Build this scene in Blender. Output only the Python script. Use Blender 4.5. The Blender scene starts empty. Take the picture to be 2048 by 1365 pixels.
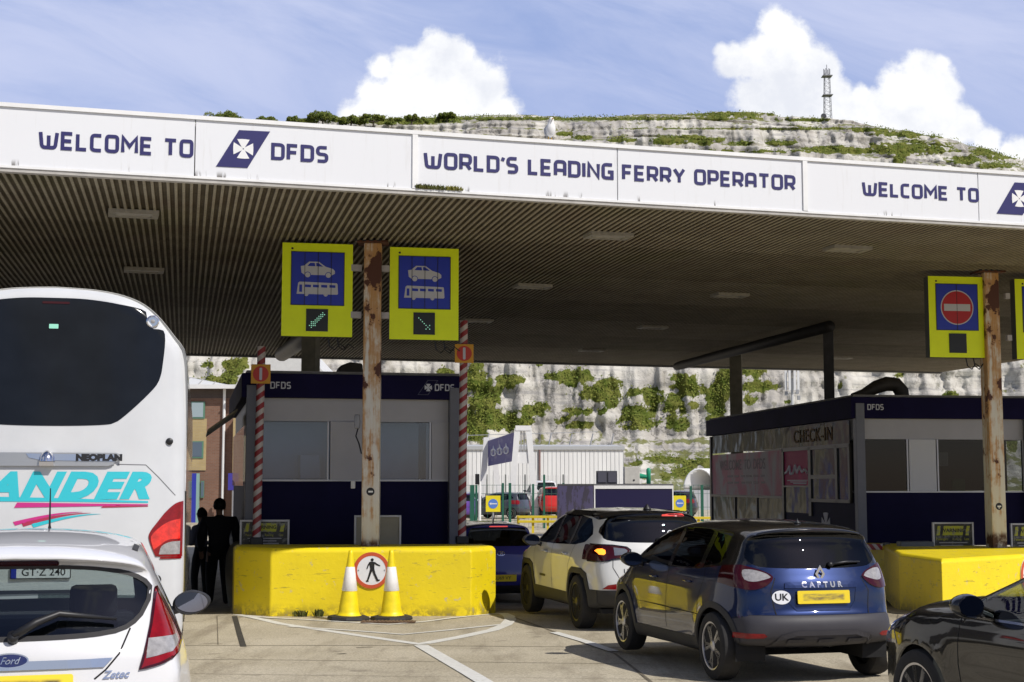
import bpy, bmesh, math, random
from math import radians, sin, cos, tan, pi, atan2, sqrt, floor
from mathutils import Vector, Matrix, noise as mnoise
from mathutils.bvhtree import BVHTree
from mathutils.geometry import delaunay_2d_cdt, tessellate_polygon
random.seed(7)
S = bpy.context.scene
COL = S.collection

# ------------------------------------------------------------------ camera
CAM_H, F_PX, TILT = 1.93, 2930.0, math.atan(286 / 2930.0)
cam_data = bpy.data.cameras.new('camera')
cam_data.sensor_width = 36.0
cam_data.lens = 36.0 * F_PX / 2048.0
cam_data.clip_start, cam_data.clip_end = 0.1, 6000
cam = bpy.data.objects.new('camera', cam_data)
COL.objects.link(cam)
cam.location = (0, 0, CAM_H)
cam.rotation_euler = (pi / 2 + TILT, 0, 0)
S.camera = cam

# ------------------------------------------------------------------ light
SUN_EL = radians(46)
SUN_DIR = Vector((0.75, -0.66, 0)).normalized()          # horizontal direction towards the sun
SUN_AZ = atan2(SUN_DIR.x, SUN_DIR.y)                     # clockwise from +Y
sun_data = bpy.data.lights.new('sun', 'SUN')
sun_data.energy = 4.2
sun_data.angle = radians(0.5)
sun_data.color = (1.0, 0.955, 0.885)
sun = bpy.data.objects.new('sun', sun_data)
COL.objects.link(sun)
to_sun = Vector((SUN_DIR.x * cos(SUN_EL), SUN_DIR.y * cos(SUN_EL), sin(SUN_EL)))
sun.rotation_euler = to_sun.to_track_quat('Z', 'Y').to_euler()
sun.location = (30, -30, 60)

S.view_settings.view_transform = 'Standard'
S.view_settings.look = 'None'
S.view_settings.exposure = 0.0
S.view_settings.gamma = 1.0

# ------------------------------------------------------------------ node helper
class NT:
    """a few shorthands over a node tree"""
    def __init__(s, nt):
        s.nt = nt
    def n(s, t, **kw):
        nd = s.nt.nodes.new(t)
        for k, v in kw.items():
            setattr(nd, k, v)
        return nd
    def put(s, sock, v):
        if v is None:
            return
        if hasattr(v, 'is_output'):
            s.nt.links.new(v, sock)
        else:
            if hasattr(v, '__len__') and sock.type == 'RGBA' and len(v) == 3:
                v = (v[0], v[1], v[2], 1)
            sock.default_value = v
    def math(s, op, a, b=None, c=None, clamp=False):
        nd = s.n('ShaderNodeMath', operation=op, use_clamp=clamp)
        for i, v in enumerate((a, b, c)):
            s.put(nd.inputs[i], v)
        return nd.outputs[0]
    def vmath(s, op, a, b=None):
        nd = s.n('ShaderNodeVectorMath', operation=op)
        s.put(nd.inputs[0], a)
        if b is not None:
            s.put(nd.inputs[1], b)
        return nd.outputs['Value'] if op in ('LENGTH', 'DOT_PRODUCT', 'DISTANCE') else nd.outputs['Vector']
    def mix(s, f, a, b, blend='MIX'):
        nd = s.n('ShaderNodeMix', data_type='RGBA', blend_type=blend)
        s.put(nd.inputs[0], f); s.put(nd.inputs[6], a); s.put(nd.inputs[7], b)
        return nd.outputs[2]
    def noise(s, vec, scale, detail=4.0, rough=0.55, out=0, dist=0.0):
        nd = s.n('ShaderNodeTexNoise')
        s.put(nd.inputs['Vector'], vec)
        nd.inputs['Scale'].default_value = scale
        nd.inputs['Detail'].default_value = detail
        nd.inputs['Roughness'].default_value = rough
        nd.inputs['Distortion'].default_value = dist
        return nd.outputs[out]
    def ramp(s, f, lo, hi, a=0.0, b=1.0, smooth=True):
        nd = s.n('ShaderNodeMapRange', interpolation_type='SMOOTHSTEP' if smooth else 'LINEAR', clamp=True)
        s.put(nd.inputs[0], f)
        for i, v in ((1, lo), (2, hi), (3, a), (4, b)):
            s.put(nd.inputs[i], v)
        return nd.outputs[0]
    def xyz(s, v):
        nd = s.n('ShaderNodeSeparateXYZ'); s.put(nd.inputs[0], v)
        return nd.outputs
    def comb(s, x, y, z):
        nd = s.n('ShaderNodeCombineXYZ')
        s.put(nd.inputs[0], x); s.put(nd.inputs[1], y); s.put(nd.inputs[2], z)
        return nd.outputs[0]

# ------------------------------------------------------------------ sky
def build_world():
    w = bpy.data.worlds.new('World')
    S.world = w
    w.use_nodes = True
    w.node_tree.nodes.clear()
    T = NT(w.node_tree)
    out = T.n('ShaderNodeOutputWorld')
    bg = T.n('ShaderNodeBackground')
    bg.inputs['Strength'].default_value = 0.072
    T.nt.links.new(bg.outputs[0], out.inputs[0])
    sky = T.n('ShaderNodeTexSky', sky_type='NISHITA')
    sky.sun_disc = False
    sky.sun_elevation = SUN_EL
    sky.sun_rotation = SUN_AZ
    sky.air_density, sky.dust_density, sky.ozone_density = 1.0, 0.6, 2.0
    d = T.n('ShaderNodeTexCoord').outputs['Generated']
    x, y, z = T.xyz(d)
    # direction as slope pairs: u to the side, v upward (north half of the sky)
    yy = T.math('MAXIMUM', y, 0.02)
    u, v = T.math('DIVIDE', x, yy), T.math('DIVIDE', z, yy)
    north = T.ramp(y, 0.25, 0.5)
    uv = T.comb(u, v, 0.0)
    # cumulus heaps: unions of soft discs with a ragged fractal rim
    heaps = [
        (880, 105, 62), (905, 125, 75), (815, 135, 62), (760, 120, 32), (900, 190, 125), (770, 200, 72), (960, 165, 58),
        (1005, 215, 42), (710, 235, 55), (850, 270, 150), (985, 275, 62), (735, 175, 30),
        (1565, 30, 42), (1590, 75, 62), (1545, 105, 70), (1480, 105, 40), (1640, 125, 64), (1600, 190, 110),
        (1525, 185, 60), (1690, 190, 50), (1560, 250, 90), (1455, 85, 18),
        (1860, 128, 46), (1895, 160, 58), (1815, 165, 55), (1775, 200, 48), (1860, 235, 100), (1945, 240, 52),
        (1735, 185, 34), (1720, 250, 90), (1990, 275, 40), (1960, 220, 30), (2050, 300, 44), (1905, 110, 20)]
    acc = None
    for (px, py, r) in heaps:
        c = ((px - 1024) / 2930.0, (968 - py) / 2930.0, 0)
        q = T.math('SUBTRACT', 1.0, T.math('DIVIDE', T.vmath('DISTANCE', uv, c), r / 2930.0))
        q = T.math('MULTIPLY', q, (r / 60.0) ** 0.5)
        acc = q if acc is None else T.math('SMOOTH_MAX', acc, q, 0.12)
    n1 = T.noise(uv, 26, 9, 0.62)
    n2 = T.noise(uv, 75, 6, 0.6)
    rag = T.math('ADD', T.math('MULTIPLY', T.math('SUBTRACT', n1, 0.5), 1.5), T.math('MULTIPLY', T.math('SUBTRACT', n2, 0.5), 0.45))
    dens = T.math('ADD', acc, rag)
    mask = T.math('MULTIPLY', T.ramp(dens, -0.10, 0.32), north)
    # elsewhere: fair weather clouds
    gen = T.noise(d, 2.6, 8, 0.58)
    mask2 = T.math('MULTIPLY', T.ramp(gen, 0.52, 0.63), T.math('SUBTRACT', 1.0, north))
    mask2 = T.math('MULTIPLY', mask2, T.ramp(z, 0.02, 0.25))
    # high thin veil
    vv = T.vmath('MULTIPLY', T.comb(T.math('ADD', u, T.math('MULTIPLY', v, 1.5)), T.math('SUBTRACT', v, T.math('MULTIPLY', u, -0.33)), 0), (2.2, 5.5, 1))
    veil = T.ramp(T.math('MULTIPLY_ADD', T.noise(T.vmath('MULTIPLY', T.comb(T.math('ADD', u, T.math('MULTIPLY', v, 0.8)), T.math('SUBTRACT', v, T.math('MULTIPLY', u, -0.25)), 0), (7, 19, 1)), 1.0, 7, 0.62, dist=0.6), 0.60, T.math('MULTIPLY', T.noise(vv, 0.9, 5, 0.5), 0.6)), 0.36, 0.74)
    veil = T.math('MULTIPLY', veil, T.ramp(v, 0.17, 0.31, 0.35, 1.0))
    base = T.mix(1.0, sky.outputs[0], (1.10, 1.05, 1.24), 'MULTIPLY')
    base = T.mix(T.math('MULTIPLY', north, 0.72), base, (5.6, 7.2, 12.2))
    base = T.mix(T.math('MULTIPLY', T.math('MULTIPLY', veil, north), 0.78), base, (9.0, 9.7, 12.8))
    puff = T.noise(uv, 17, 7, 0.6)
    side = T.ramp(T.math('ADD', dens, T.math('MULTIPLY', puff, 1.2)), 0.6, 2.2, 1.0, 0.0)
    tone = T.mix(T.math('MULTIPLY', T.ramp(puff, 0.40, 0.66), 0.85), (14.4, 14.5, 14.7), (11.0, 11.4, 12.6))
    c1 = T.mix(mask, base, tone)
    c2 = T.mix(mask2, c1, (7.5, 7.7, 8.2))
    T.nt.links.new(c2, bg.inputs[0])
build_world()
# ------------------------------------------------------------------ materials
MATS = {}
def mat(name, color, rough=0.6, metal=0.0, var=0.0, vscale=6.0, bump=0.0, bscale=40.0, coat=0.0, spec=0.5,
        col2=None, c2scale=3.0, c2lo=0.5, c2hi=0.65, emit=None, estr=0.0, alpha=None):
    """principled material with a procedural tone variation, an optional second tone in patches and a bump"""
    if name in MATS:
        return MATS[name]
    m = bpy.data.materials.new(name)
    m.use_nodes = True
    T = NT(m.node_tree)
    b = m.node_tree.nodes['Principled BSDF']
    co = T.n('ShaderNodeTexCoord').outputs['Object']
    c = (color[0], color[1], color[2], 1)
    sock = None
    if var > 0:
        nz = T.noise(co, vscale, 6, 0.6)
        f = T.ramp(nz, 0.3, 0.7, 1 - var, 1 + var, smooth=False)
        sock = T.mix(1.0, c, T.comb(f, f, f), 'MULTIPLY')
    if col2 is not None:
        nz = T.noise(co, c2scale, 7, 0.65)
        sock = T.mix(T.ramp(nz, c2lo, c2hi), sock if sock is not None else c, col2)
    if sock is not None:
        T.nt.links.new(sock, b.inputs['Base Color'])
    else:
        b.inputs['Base Color'].default_value = c
    b.inputs['Roughness'].default_value = rough
    b.inputs['Metallic'].default_value = metal
    b.inputs['Specular IOR Level'].default_value = spec
    if coat:
        b.inputs['Coat Weight'].default_value = coat
        b.inputs['Coat Roughness'].default_value = 0.03
    if bump:
        bn = T.n('ShaderNodeBump')
        bn.inputs['Strength'].default_value = bump
        bn.inputs['Distance'].default_value = 0.02
        T.nt.links.new(T.noise(co, bscale, 5, 0.6), bn.inputs['Height'])
        T.nt.links.new(bn.outputs[0], b.inputs['Normal'])
    if emit:
        b.inputs['Emission Color'].default_value = (emit[0], emit[1], emit[2], 1)
        b.inputs['Emission Strength'].default_value = estr
    MATS[name] = m
    return m

def glass(name, tint, rough=0.0, refl=0.8):
    """thin tinted pane: lets tinted light straight through and mirrors by the viewing angle"""
    if name in MATS:
        return MATS[name]
    m = bpy.data.materials.new(name)
    m.use_nodes = True
    m.node_tree.nodes.clear()
    T = NT(m.node_tree)
    o = T.n('ShaderNodeOutputMaterial')
    tr = T.n('ShaderNodeBsdfTransparent'); tr.inputs[0].default_value = (*tint, 1)
    gl = T.n('ShaderNodeBsdfGlossy'); gl.inputs['Roughness'].default_value = rough
    gl.inputs[0].default_value = (0.95, 0.97, 1, 1)
    ge = T.n('ShaderNodeNewGeometry')
    cs = T.math('ABSOLUTE', T.vmath('DOT_PRODUCT', ge.outputs['Normal'], ge.outputs['Incoming']))
    sch = T.math('POWER', T.math('SUBTRACT', 1.0, cs, clamp=True), 5.0)
    f = T.math('MULTIPLY', T.math('MULTIPLY_ADD', sch, 0.92, 0.08), refl, clamp=True)
    mx = T.n('ShaderNodeMixShader')
    T.nt.links.new(f, mx.inputs[0]); T.nt.links.new(tr.outputs[0], mx.inputs[1]); T.nt.links.new(gl.outputs[0], mx.inputs[2])
    T.nt.links.new(mx.outputs[0], o.inputs[0])
    MATS[name] = m
    return m

# ------------------------------------------------------------------ objects
def link(name, mesh, m=None, parent=None, smooth=False):
    o = bpy.data.objects.new(name, mesh)
    COL.objects.link(o)
    if m is not None:
        for mm in (m if isinstance(m, (list, tuple)) else [m]):
            mesh.materials.append(mm)
    if parent is not None:
        o.parent = parent
    if smooth:
        for p in mesh.polygons:
            p.use_smooth = True
    return o
def tag(o, label=None, cat=None, group=None, kind=None):
    if label: o['label'] = label
    if cat: o['category'] = cat
    if group: o['group'] = group
    if kind: o['kind'] = kind
    return o
def thing(name, label, cat, loc=(0, 0, 0), rz=0.0, group=None):
    o = bpy.data.objects.new(name, None)
    o.empty_display_size = 0.3
    COL.objects.link(o)
    o.location = loc
    o.rotation_euler = (0, 0, rz)
    return tag(o, label, cat, group)
def copy_thing(root, loc, rz, label, group=None):
    r = root.copy(); COL.objects.link(r)
    r.location = loc; r.rotation_euler = (0, 0, rz); r['label'] = label
    if group: r['group'] = group
    for c in list(root.children):
        k = c.copy(); COL.objects.link(k); k.parent = r
        for g in list(c.children):
            h = g.copy(); COL.objects.link(h); h.parent = k
    return r

class MB:
    """collects shapes and links them as one mesh object"""
    def __init__(s):
        s.v, s.f = [], []
    def add(s, vs, fs):
        k = len(s.v)
        s.v += [tuple(p) for p in vs]
        s.f += [tuple(i + k for i in f) for f in fs]
        return s
    def box(s, x0, x1, y0, y1, z0, z1):
        v = [(x0, y0, z0), (x1, y0, z0), (x1, y1, z0), (x0, y1, z0), (x0, y0, z1), (x1, y0, z1), (x1, y1, z1), (x0, y1, z1)]
        return s.add(v, [(0, 3, 2, 1), (4, 5, 6, 7), (0, 1, 5, 4), (1, 2, 6, 5), (2, 3, 7, 6), (3, 0, 4, 7)])
    def cyl(s, p0, p1, r0, r1=None, n=14, cap=True):
        p0, p1 = Vector(p0), Vector(p1)
        r1 = r0 if r1 is None else r1
        d = (p1 - p0).normalized()
        a = d.orthogonal().normalized(); b = d.cross(a)
        vs = []
        for (p, r) in ((p0, r0), (p1, r1)):
            for i in range(n):
                t = 2 * pi * i / n
                vs.append(p + a * (r * cos(t)) + b * (r * sin(t)))
        fs = [(i, (i + 1) % n, n + (i + 1) % n, n + i) for i in range(n)]
        if cap:
            fs += [tuple(range(n))[::-1], tuple(range(n, 2 * n))]
        return s.add(vs, fs)
    def tube(s, pts, r, n=8):
        pts = [Vector(p) for p in pts]
        rs = r if isinstance(r, (list, tuple)) else [r] * len(pts)
        vs, fs = [], []
        a = None
        for i, p in enumerate(pts):
            d = (pts[min(i + 1, len(pts) - 1)] - pts[max(i - 1, 0)]).normalized()
            a = d.orthogonal().normalized() if a is None else (a - d * a.dot(d)).normalized()
            b = d.cross(a)
            for k in range(n):
                t = 2 * pi * k / n
                vs.append(p + a * (rs[i] * cos(t)) + b * (rs[i] * sin(t)))
        for i in range(len(pts) - 1):
            for k in range(n):
                fs.append((i * n + k, i * n + (k + 1) % n, (i + 1) * n + (k + 1) % n, (i + 1) * n + k))
        fs += [tuple(range(n))[::-1], tuple(range((len(pts) - 1) * n, len(pts) * n))]
        return s.add(vs, fs)
    def lathe(s, prof, n=32, center=(0, 0, 0), axis='Z', close=True):
        """prof: (radius, height) pairs, bottom to top"""
        c = Vector(center)
        vs, fs = [], []
        for (r, h) in prof:
            for k in range(n):
                t = 2 * pi * k / n
                if axis == 'Z': vs.append(c + Vector((r * cos(t), r * sin(t), h)))
                elif axis == 'X': vs.append(c + Vector((h, r * cos(t), r * sin(t))))
                else: vs.append(c + Vector((r * sin(t), h, r * cos(t))))
        for i in range(len(prof) - 1):
            for k in range(n):
                fs.append((i * n + k, i * n + (k + 1) % n, (i + 1) * n + (k + 1) % n, (i + 1) * n + k))
        if close:
            fs += [tuple(range(n))[::-1], tuple(range((len(prof) - 1) * n, len(prof) * n))]
        return s.add(vs, fs)
    def prism(s, poly, y0, y1, holes=()):
        """polygon in the local x-z plane, extruded from y0 to y1 (y0 faces the viewer)"""
        loops = [[Vector((p[0], p[1], 0)) for p in poly]] + [[Vector((p[0], p[1], 0)) for p in h] for h in holes]
        tri = tessellate_polygon(loops)
        flat = [p for l in loops for p in l]
        n = len(flat)
        vs = [(p.x, y0, p.y) for p in flat] + [(p.x, y1, p.y) for p in flat]
        fs = []
        for t in tri:
            a, b, c = (flat[i] for i in t)
            ccw = (b - a).cross(c - a).z > 0
            fs.append(tuple(t) if ccw else tuple(t)[::-1])
            fs.append(tuple(i + n for i in (tuple(t)[::-1] if ccw else t)))
        k = 0
        for l in loops:
            m = len(l)
            for i in range(m):
                a, b = k + i, k + (i + 1) % m
                fs.append((a, b, b + n, a + n))
            k += m
        return s.add(vs, fs)
    def xform(s, M):
        s.v = [tuple(M @ Vector(p)) for p in s.v]
        return s
    def build(s, name, m, parent=None, smooth=False, bevel=0.0, recalc=True, auto=None):
        me = bpy.data.meshes.new(name)
        me.from_pydata(s.v, [], s.f)
        if recalc:
            bm = bmesh.new(); bm.from_mesh(me)
            bmesh.ops.recalc_face_normals(bm, faces=bm.faces)
            bm.to_mesh(me); bm.free()
        o = link(name, me, m, parent, smooth)
        if auto is not None:
            sharp_angle(me, auto)
        if bevel:
            md = o.modifiers.new('edge', 'BEVEL')
            md.width = bevel; md.segments = 2; md.limit_method = 'ANGLE'; md.angle_limit = radians(40)
        return o

def sharp_angle(me, deg):
    """smooth shading with edges sharper than deg left crisp"""
    bm = bmesh.new(); bm.from_mesh(me)
    a = radians(deg)
    for f in bm.faces: f.smooth = True
    for e in bm.edges:
        if len(e.link_faces) == 2 and e.calc_face_angle(0) > a:
            e.smooth = False
    bm.to_mesh(me); bm.free()

def circ(cx, cz, r, n=28, a0=0.0, a1=2 * pi):
    full = abs(a1 - a0 - 2 * pi) < 1e-6
    k = n if full else n + 1
    return [(cx + r * cos(a0 + (a1 - a0) * i / n), cz + r * sin(a0 + (a1 - a0) * i / n)) for i in range(k)]
def rrect(x0, x1, z0, z1, r, n=5):
    p = []
    for (cx, cz, a) in ((x1 - r, z0 + r, -pi / 2), (x1 - r, z1 - r, 0), (x0 + r, z1 - r, pi / 2), (x0 + r, z0 + r, pi)):
        for i in range(n + 1):
            t = a + pi / 2 * i / n
            p.append((cx + r * cos(t), cz + r * sin(t)))
    return p

def at(px, py, Y):
    """world point of a photo pixel at depth Y (used to measure places off the photograph)"""
    a, b = (px - 1024) / F_PX, (682.5 - py) / F_PX
    d = Vector((a, cos(TILT) - b * sin(TILT), sin(TILT) + b * cos(TILT)))
    return Vector((0, 0, CAM_H)) + d * (Y / d.y)

def zpy(py, Y):
    """height seen on photo row py at depth Y"""
    return CAM_H + Y * tan(TILT + math.atan((682.5 - py) / F_PX))

# ------------------------------------------------------------------ lettering
def text_mesh(txt, size, depth=0.004, bold=0.0, shear=0.0, align='CENTER', spacing=1.0):
    """built-in font as a mesh standing in the x-z plane, front towards -y"""
    cu = bpy.data.curves.new('lettering', 'FONT')
    cu.body = txt; cu.size = size; cu.extrude = depth / 2; cu.offset = bold; cu.shear = shear
    cu.align_x = align; cu.align_y = 'CENTER'; cu.space_character = spacing
    cu.resolution_u = 4
    o = bpy.data.objects.new('lettering', cu)
    COL.objects.link(o)
    dg = bpy.context.evaluated_depsgraph_get()
    me = bpy.data.meshes.new_from_object(o.evaluated_get(dg))
    COL.objects.unlink(o); bpy.data.objects.remove(o); bpy.data.curves.remove(cu)
    me.materials.clear()
    me.transform(Matrix.Rotation(pi / 2, 4, 'X'))
    return me
def text(name, txt, size, m, parent, loc, depth=0.004, rz=0.0, rx=0.0, bold=0.0, shear=0.0, align='CENTER', spacing=1.0, xs=1.0):
    me = text_mesh(txt, size, depth, bold, shear, align, spacing)
    me.transform(Matrix.Translation(Vector(loc)) @ Matrix.Rotation(rz, 4, 'Z') @ Matrix.Rotation(rx, 4, 'X') @ Matrix.Scale(xs, 4, (1, 0, 0)))
    return link(name, me, m, parent)

def glyph(ch):
    """centre lines on a unit height; a third value marks a rounded corner"""
    r = 1
    G = {
     'W': (0.88, [[(0, 1), (.09, 0, r), (.44, 0), (.44, .8)], [(.44, 0), (.79, 0, r), (.88, 1)]]),
     'E': (0.5, [[(.5, 1), (0, 1), (0, 0), (.5, 0)], [(0, .5), (.45, .5)]]),
     'L': (0.46, [[(0, 1), (0, 0), (.46, 0)]]),
     'C': (0.5, [[(.5, 1), (0, 1, r), (0, 0, r), (.5, 0)]]),
     'O': (0.58, [[(.29, 1), (.58, 1, r), (.58, 0, r), (0, 0, r), (0, 1, r), (.29, 1)]]),
     'M': (0.74, [[(0, 0), (0, 1), (.37, .40), (.74, 1), (.74, 0)]]),
     'T': (0.6, [[(0, 1), (.6, 1)], [(.3, 1), (.3, 0)]]),
     'D': (0.56, [[(0, 0), (0, 1), (.56, 1, r), (.56, 0, r), (0, 0)]]),
     'F': (0.48, [[(.48, 1), (0, 1), (0, 0)], [(0, .5), (.43, .5)]]),
     'S': (0.5, [[(.5, 1), (0, 1, r), (0, .5, r), (.5, .5, r), (.5, 0, r), (0, 0)]]),
     'R': (0.54, [[(0, 0), (0, 1), (.54, 1, r), (.54, .40, r), (0, .40)], [(.30, .40), (.54, 0)]]),
     'A': (0.56, [[(0, 0), (0, 1, r), (.56, 1, r), (.56, 0)], [(0, .36), (.56, .36)]]),
     'I': (0.0, [[(0, 0), (0, 1)]]),
     'N': (0.58, [[(0, 0), (0, 1), (.58, 0), (.58, 1)]]),
     'G': (0.54, [[(.54, 1), (0, 1, r), (0, 0, r), (.54, 0), (.54, .46), (.3, .46)]]),
     'P': (0.54, [[(0, 0), (0, 1), (.54, 1, r), (.54, .38, r), (0, .38)]]),
     'Y': (0.6, [[(0, 1), (.3, .45), (.6, 1)], [(.3, .45), (.3, 0)]]),
     "'": (0.0, [[(.03, 1.02), (-.04, .78)]]),
     ' ': (0.12, [])}
    w, strokes = G[ch]
    out = []
    for st in strokes:
        q = []
        for k, p in enumerate(st):
            if len(p) < 3 or k in (0, len(st) - 1):
                q.append((p[0], p[1])); continue
            c, a, b = Vector(p[:2]), Vector(st[k - 1][:2]), Vector(st[k + 1][:2])
            ra, rb = min(.20, (a - c).length * .48), min(.20, (b - c).length * .48)
            a, b = c + (a - c).normalized() * ra, c + (b - c).normalized() * rb
            for i in range(6):
                t = i / 5
                v = a * (1 - t) ** 2 + c * 2 * t * (1 - t) + b * t * t
                q.append((v.x, v.y))
        out.append(q)
    return w, out
def stroke(pts, t):
    """mitred band along a polyline: (verts, quads) in 2-D"""
    P = [Vector((p[0], p[1])) for p in pts]
    closed = (P[0] - P[-1]).length < 1e-6
    if closed: P = P[:-1]
    n = len(P)
    L, R = [], []
    for i in range(n):
        a = P[i] - P[i - 1] if (i > 0 or closed) else None
        b = P[(i + 1) % n] - P[i] if (i < n - 1 or closed) else None
        a = a.normalized() if a is not None else b.normalized()
        b = b.normalized() if b is not None else a
        na, nb = Vector((-a.y, a.x)), Vector((-b.y, b.x))
        m = (na + nb)
        m = m / max(m.dot(na), 0.35)
        L.append(P[i] + m * t / 2); R.append(P[i] - m * t / 2)
    vs = L + R
    fs = [(i, n + i, n + (i + 1) % n, (i + 1) % n) for i in range(n if closed else n - 1)]
    return vs, fs
def letters(txt, height, width=None, gap=0.30, thick=0.2, depth=0.006):
    """square-cut sign lettering, x from 0, standing in x-z with its foot at z=0; returns an MB and its length"""
    mb = MB()
    x = 0.0
    lay = 0
    t = thick
    for ch in txt:
        w, strokes = glyph(ch)
        for st in strokes:
            vs, fs = stroke([(x + p[0], t / 2 + p[1] * (1 - t)) for p in st], t)
            lay = (lay + 1) % 5
            y0 = -depth - lay * 0.0006
            n = len(vs)
            V = [(v.x, y0, v.y) for v in vs] + [(v.x, 0, v.y) for v in vs]
            F = []
            for q in fs:
                F.append(q)
                F.append(tuple(i + n for i in q[::-1]))
            ed = {}
            for q in fs:
                for i in range(4):
                    e = (q[i], q[(i + 1) % 4])
                    ed[e] = 1
            for (a, b) in list(ed):
                if (b, a) not in ed:
                    F.append((b, a, a + n, b + n))
            mb.add(V, F)
        x += w + gap + (0.0 if ch != ' ' else 0.05)
    L = x - gap
    sx = (width / L) if width else height
    mb.xform(Matrix.Diagonal((sx, 1, height, 1)))
    return mb, L * sx

# ------------------------------------------------------------------ ground
GZ = [(-60, .24), (5, .21), (7, .195), (10.9, .09), (14.3, .075), (18, .0), (21.6, -.005), (23.5, -.06), (27, -.25), (33, -.25), (46, -.1), (80, 0.0), (3000, 0.0)]
def gz(Y):
    for (a, za), (b, zb) in zip(GZ, GZ[1:]):
        if Y <= b:
            t = max(0, min(1, (Y - a) / (b - a)))
            return za + (zb - za) * t
    return 0.0
# ================================================================== PLACE
def at_z(px, py, z):
    a = at(px, py, 1.0) - Vector((0, 0, CAM_H))
    return Vector((0, 0, CAM_H)) + a * ((z - CAM_H) / a.z)
def gpos(px, py):
    z = 0.0
    for _ in range(12):
        p = at_z(px, py, z); z = gz(p.y)
    return p

# ---- materials of the place
def concrete_mat():
    m = bpy.data.materials.new('apron_concrete'); m.use_nodes = True
    T = NT(m.node_tree); b = m.node_tree.nodes['Principled BSDF']
    co = T.n('ShaderNodeTexCoord').outputs['Object']
    big = T.noise(co, 0.55, 6, 0.6)
    fine = T.noise(co, 38, 4, 0.75)
    grit = T.noise(co, 95, 2, 0.6)
    streak = T.noise(T.vmath('MULTIPLY', co, (1.6, 0.22, 1)), 1.3, 5, 0.6)
    c = T.mix(T.ramp(big, 0.3, 0.7), (0.41, 0.36, 0.26), (0.50, 0.445, 0.335))
    c = T.mix(T.math('MULTIPLY', T.ramp(streak, 0.48, 0.70), 0.6), c, (0.20, 0.165, 0.115))
    k = T.math('ADD', T.ramp(fine, 0.28, 0.72, 0.60, 1.36, smooth=False), T.ramp(grit, 0.56, 0.72, 0.0, -0.5))
    c = T.mix(1.0, c, T.comb(k, k, k), 'MULTIPLY')
    spots = T.noise(co, 2.3, 3, 0.5)
    c = T.mix(T.math('MULTIPLY', T.ramp(spots, 0.64, 0.72), 0.42), c, (0.13, 0.11, 0.08))
    oil = T.noise(co, 0.9, 5, 0.6)
    c = T.mix(T.math('MULTIPLY', T.ramp(oil, 0.58, 0.72), 0.35), c, (0.17, 0.145, 0.11))
    T.nt.links.new(c, b.inputs['Base Color'])
    b.inputs['Roughness'].default_value = 0.88
    b.inputs['Specular IOR Level'].default_value = 0.25
    bn = T.n('ShaderNodeBump'); bn.inputs['Strength'].default_value = 0.35; bn.inputs['Distance'].default_value = 0.01
    T.nt.links.new(fine, bn.inputs['Height']); T.nt.links.new(bn.outputs[0], b.inputs['Normal'])
    return m
M_CONC = concrete_mat()
M_MARK = mat('road_paint', (0.66, 0.65, 0.60), 0.7, var=0.10, vscale=14, col2=(0.40, 0.35, 0.25), c2scale=16, c2lo=0.60, c2hi=0.72)
M_TAR = mat('tar', (0.045, 0.04, 0.032), 0.8, var=0.3)
M_JOINT = mat('slab_joint', (0.15, 0.125, 0.085), 0.9, var=0.4, vscale=9)

# ---- ground
def build_ground():
    xs = [-900, -300, -120, -60] + [-40 + 2 * i for i in range(41)] + [60, 120, 300, 900]
    ys = [-60, -20, -8] + [i for i in range(0, 50)] + [55, 60, 70, 80, 100, 130, 170, 230, 300, 420, 700, 1500, 3000]
    mb = MB()
    n = len(xs)
    mb.v = [(x, y, gz(y)) for y in ys for x in xs]
    mb.f = [(j * n + i, j * n + i + 1, (j + 1) * n + i + 1, (j + 1) * n + i) for j in range(len(ys) - 1) for i in range(n - 1)]
    tag(mb.build('ground', M_CONC), kind='structure')
build_ground()
def ribbon_on_ground(pts, w, h=0.004, seg=0.5):
    """flat band along ground points"""
    P = []
    for a, b in zip(pts, pts[1:]):
        k = max(1, int((b - a).length / seg))
        P += [a.lerp(b, i / k) for i in range(k)]
    P.append(pts[-1])
    ws = w if callable(w) else (lambda t: w)
    vs, fs = [], []
    for i, p in enumerate(P):
        d = (P[min(i + 1, len(P) - 1)] - P[max(i - 1, 0)]); d.z = 0; d.normalize()
        nrm = Vector((-d.y, d.x, 0)) * ws(i / max(1, len(P) - 1)) / 2
        for q in (p + nrm, p - nrm):
            vs.append((q.x, q.y, gz(q.y) + h))
    for i in range(len(P) - 1):
        fs.append((2 * i, 2 * i + 1, 2 * i + 3, 2 * i + 2))
    return vs, fs
def G(*pp):
    return [gpos(*p) for p in pp]
mk = MB()
mk.add(*ribbon_on_ground(G((474, 1230), (560, 1248), (700, 1269), (846, 1290)), 0.14, 0.004))
mk.add(*ribbon_on_ground(G((848, 1288), (920, 1275), (985, 1261), (1012, 1250), (1021, 1240), (1018, 1233), (1004, 1227)), 0.17, 0.005))
mk.add(*ribbon_on_ground(G((480, 1231), (534, 1236), (660, 1243), (777, 1250), (850, 1244), (996, 1228)), 0.09, 0.006))
mk.add(*ribbon_on_ground(G((577, 1254), (700, 1262), (806, 1270), (900, 1261), (1012, 1249)), 0.09, 0.007))
mk.add(*ribbon_on_ground(G((842, 1292), (964, 1363), (1010, 1390)), 0.17, 0.008))
mk.add(*ribbon_on_ground(G((1108, 1266), (1170, 1284), (1228, 1304)), 0.13, 0.009))
tag(mk.build('road_marking', M_MARK, recalc=False), kind='structure')
jt = MB()
jt.add(*ribbon_on_ground(G((150, 1292), (800, 1291.5), (1300, 1296)), 0.03, 0.0025))
jt.add(*ribbon_on_ground(G((150, 1318), (600, 1321), (1300, 1329)), 0.02, 0.0028))
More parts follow.
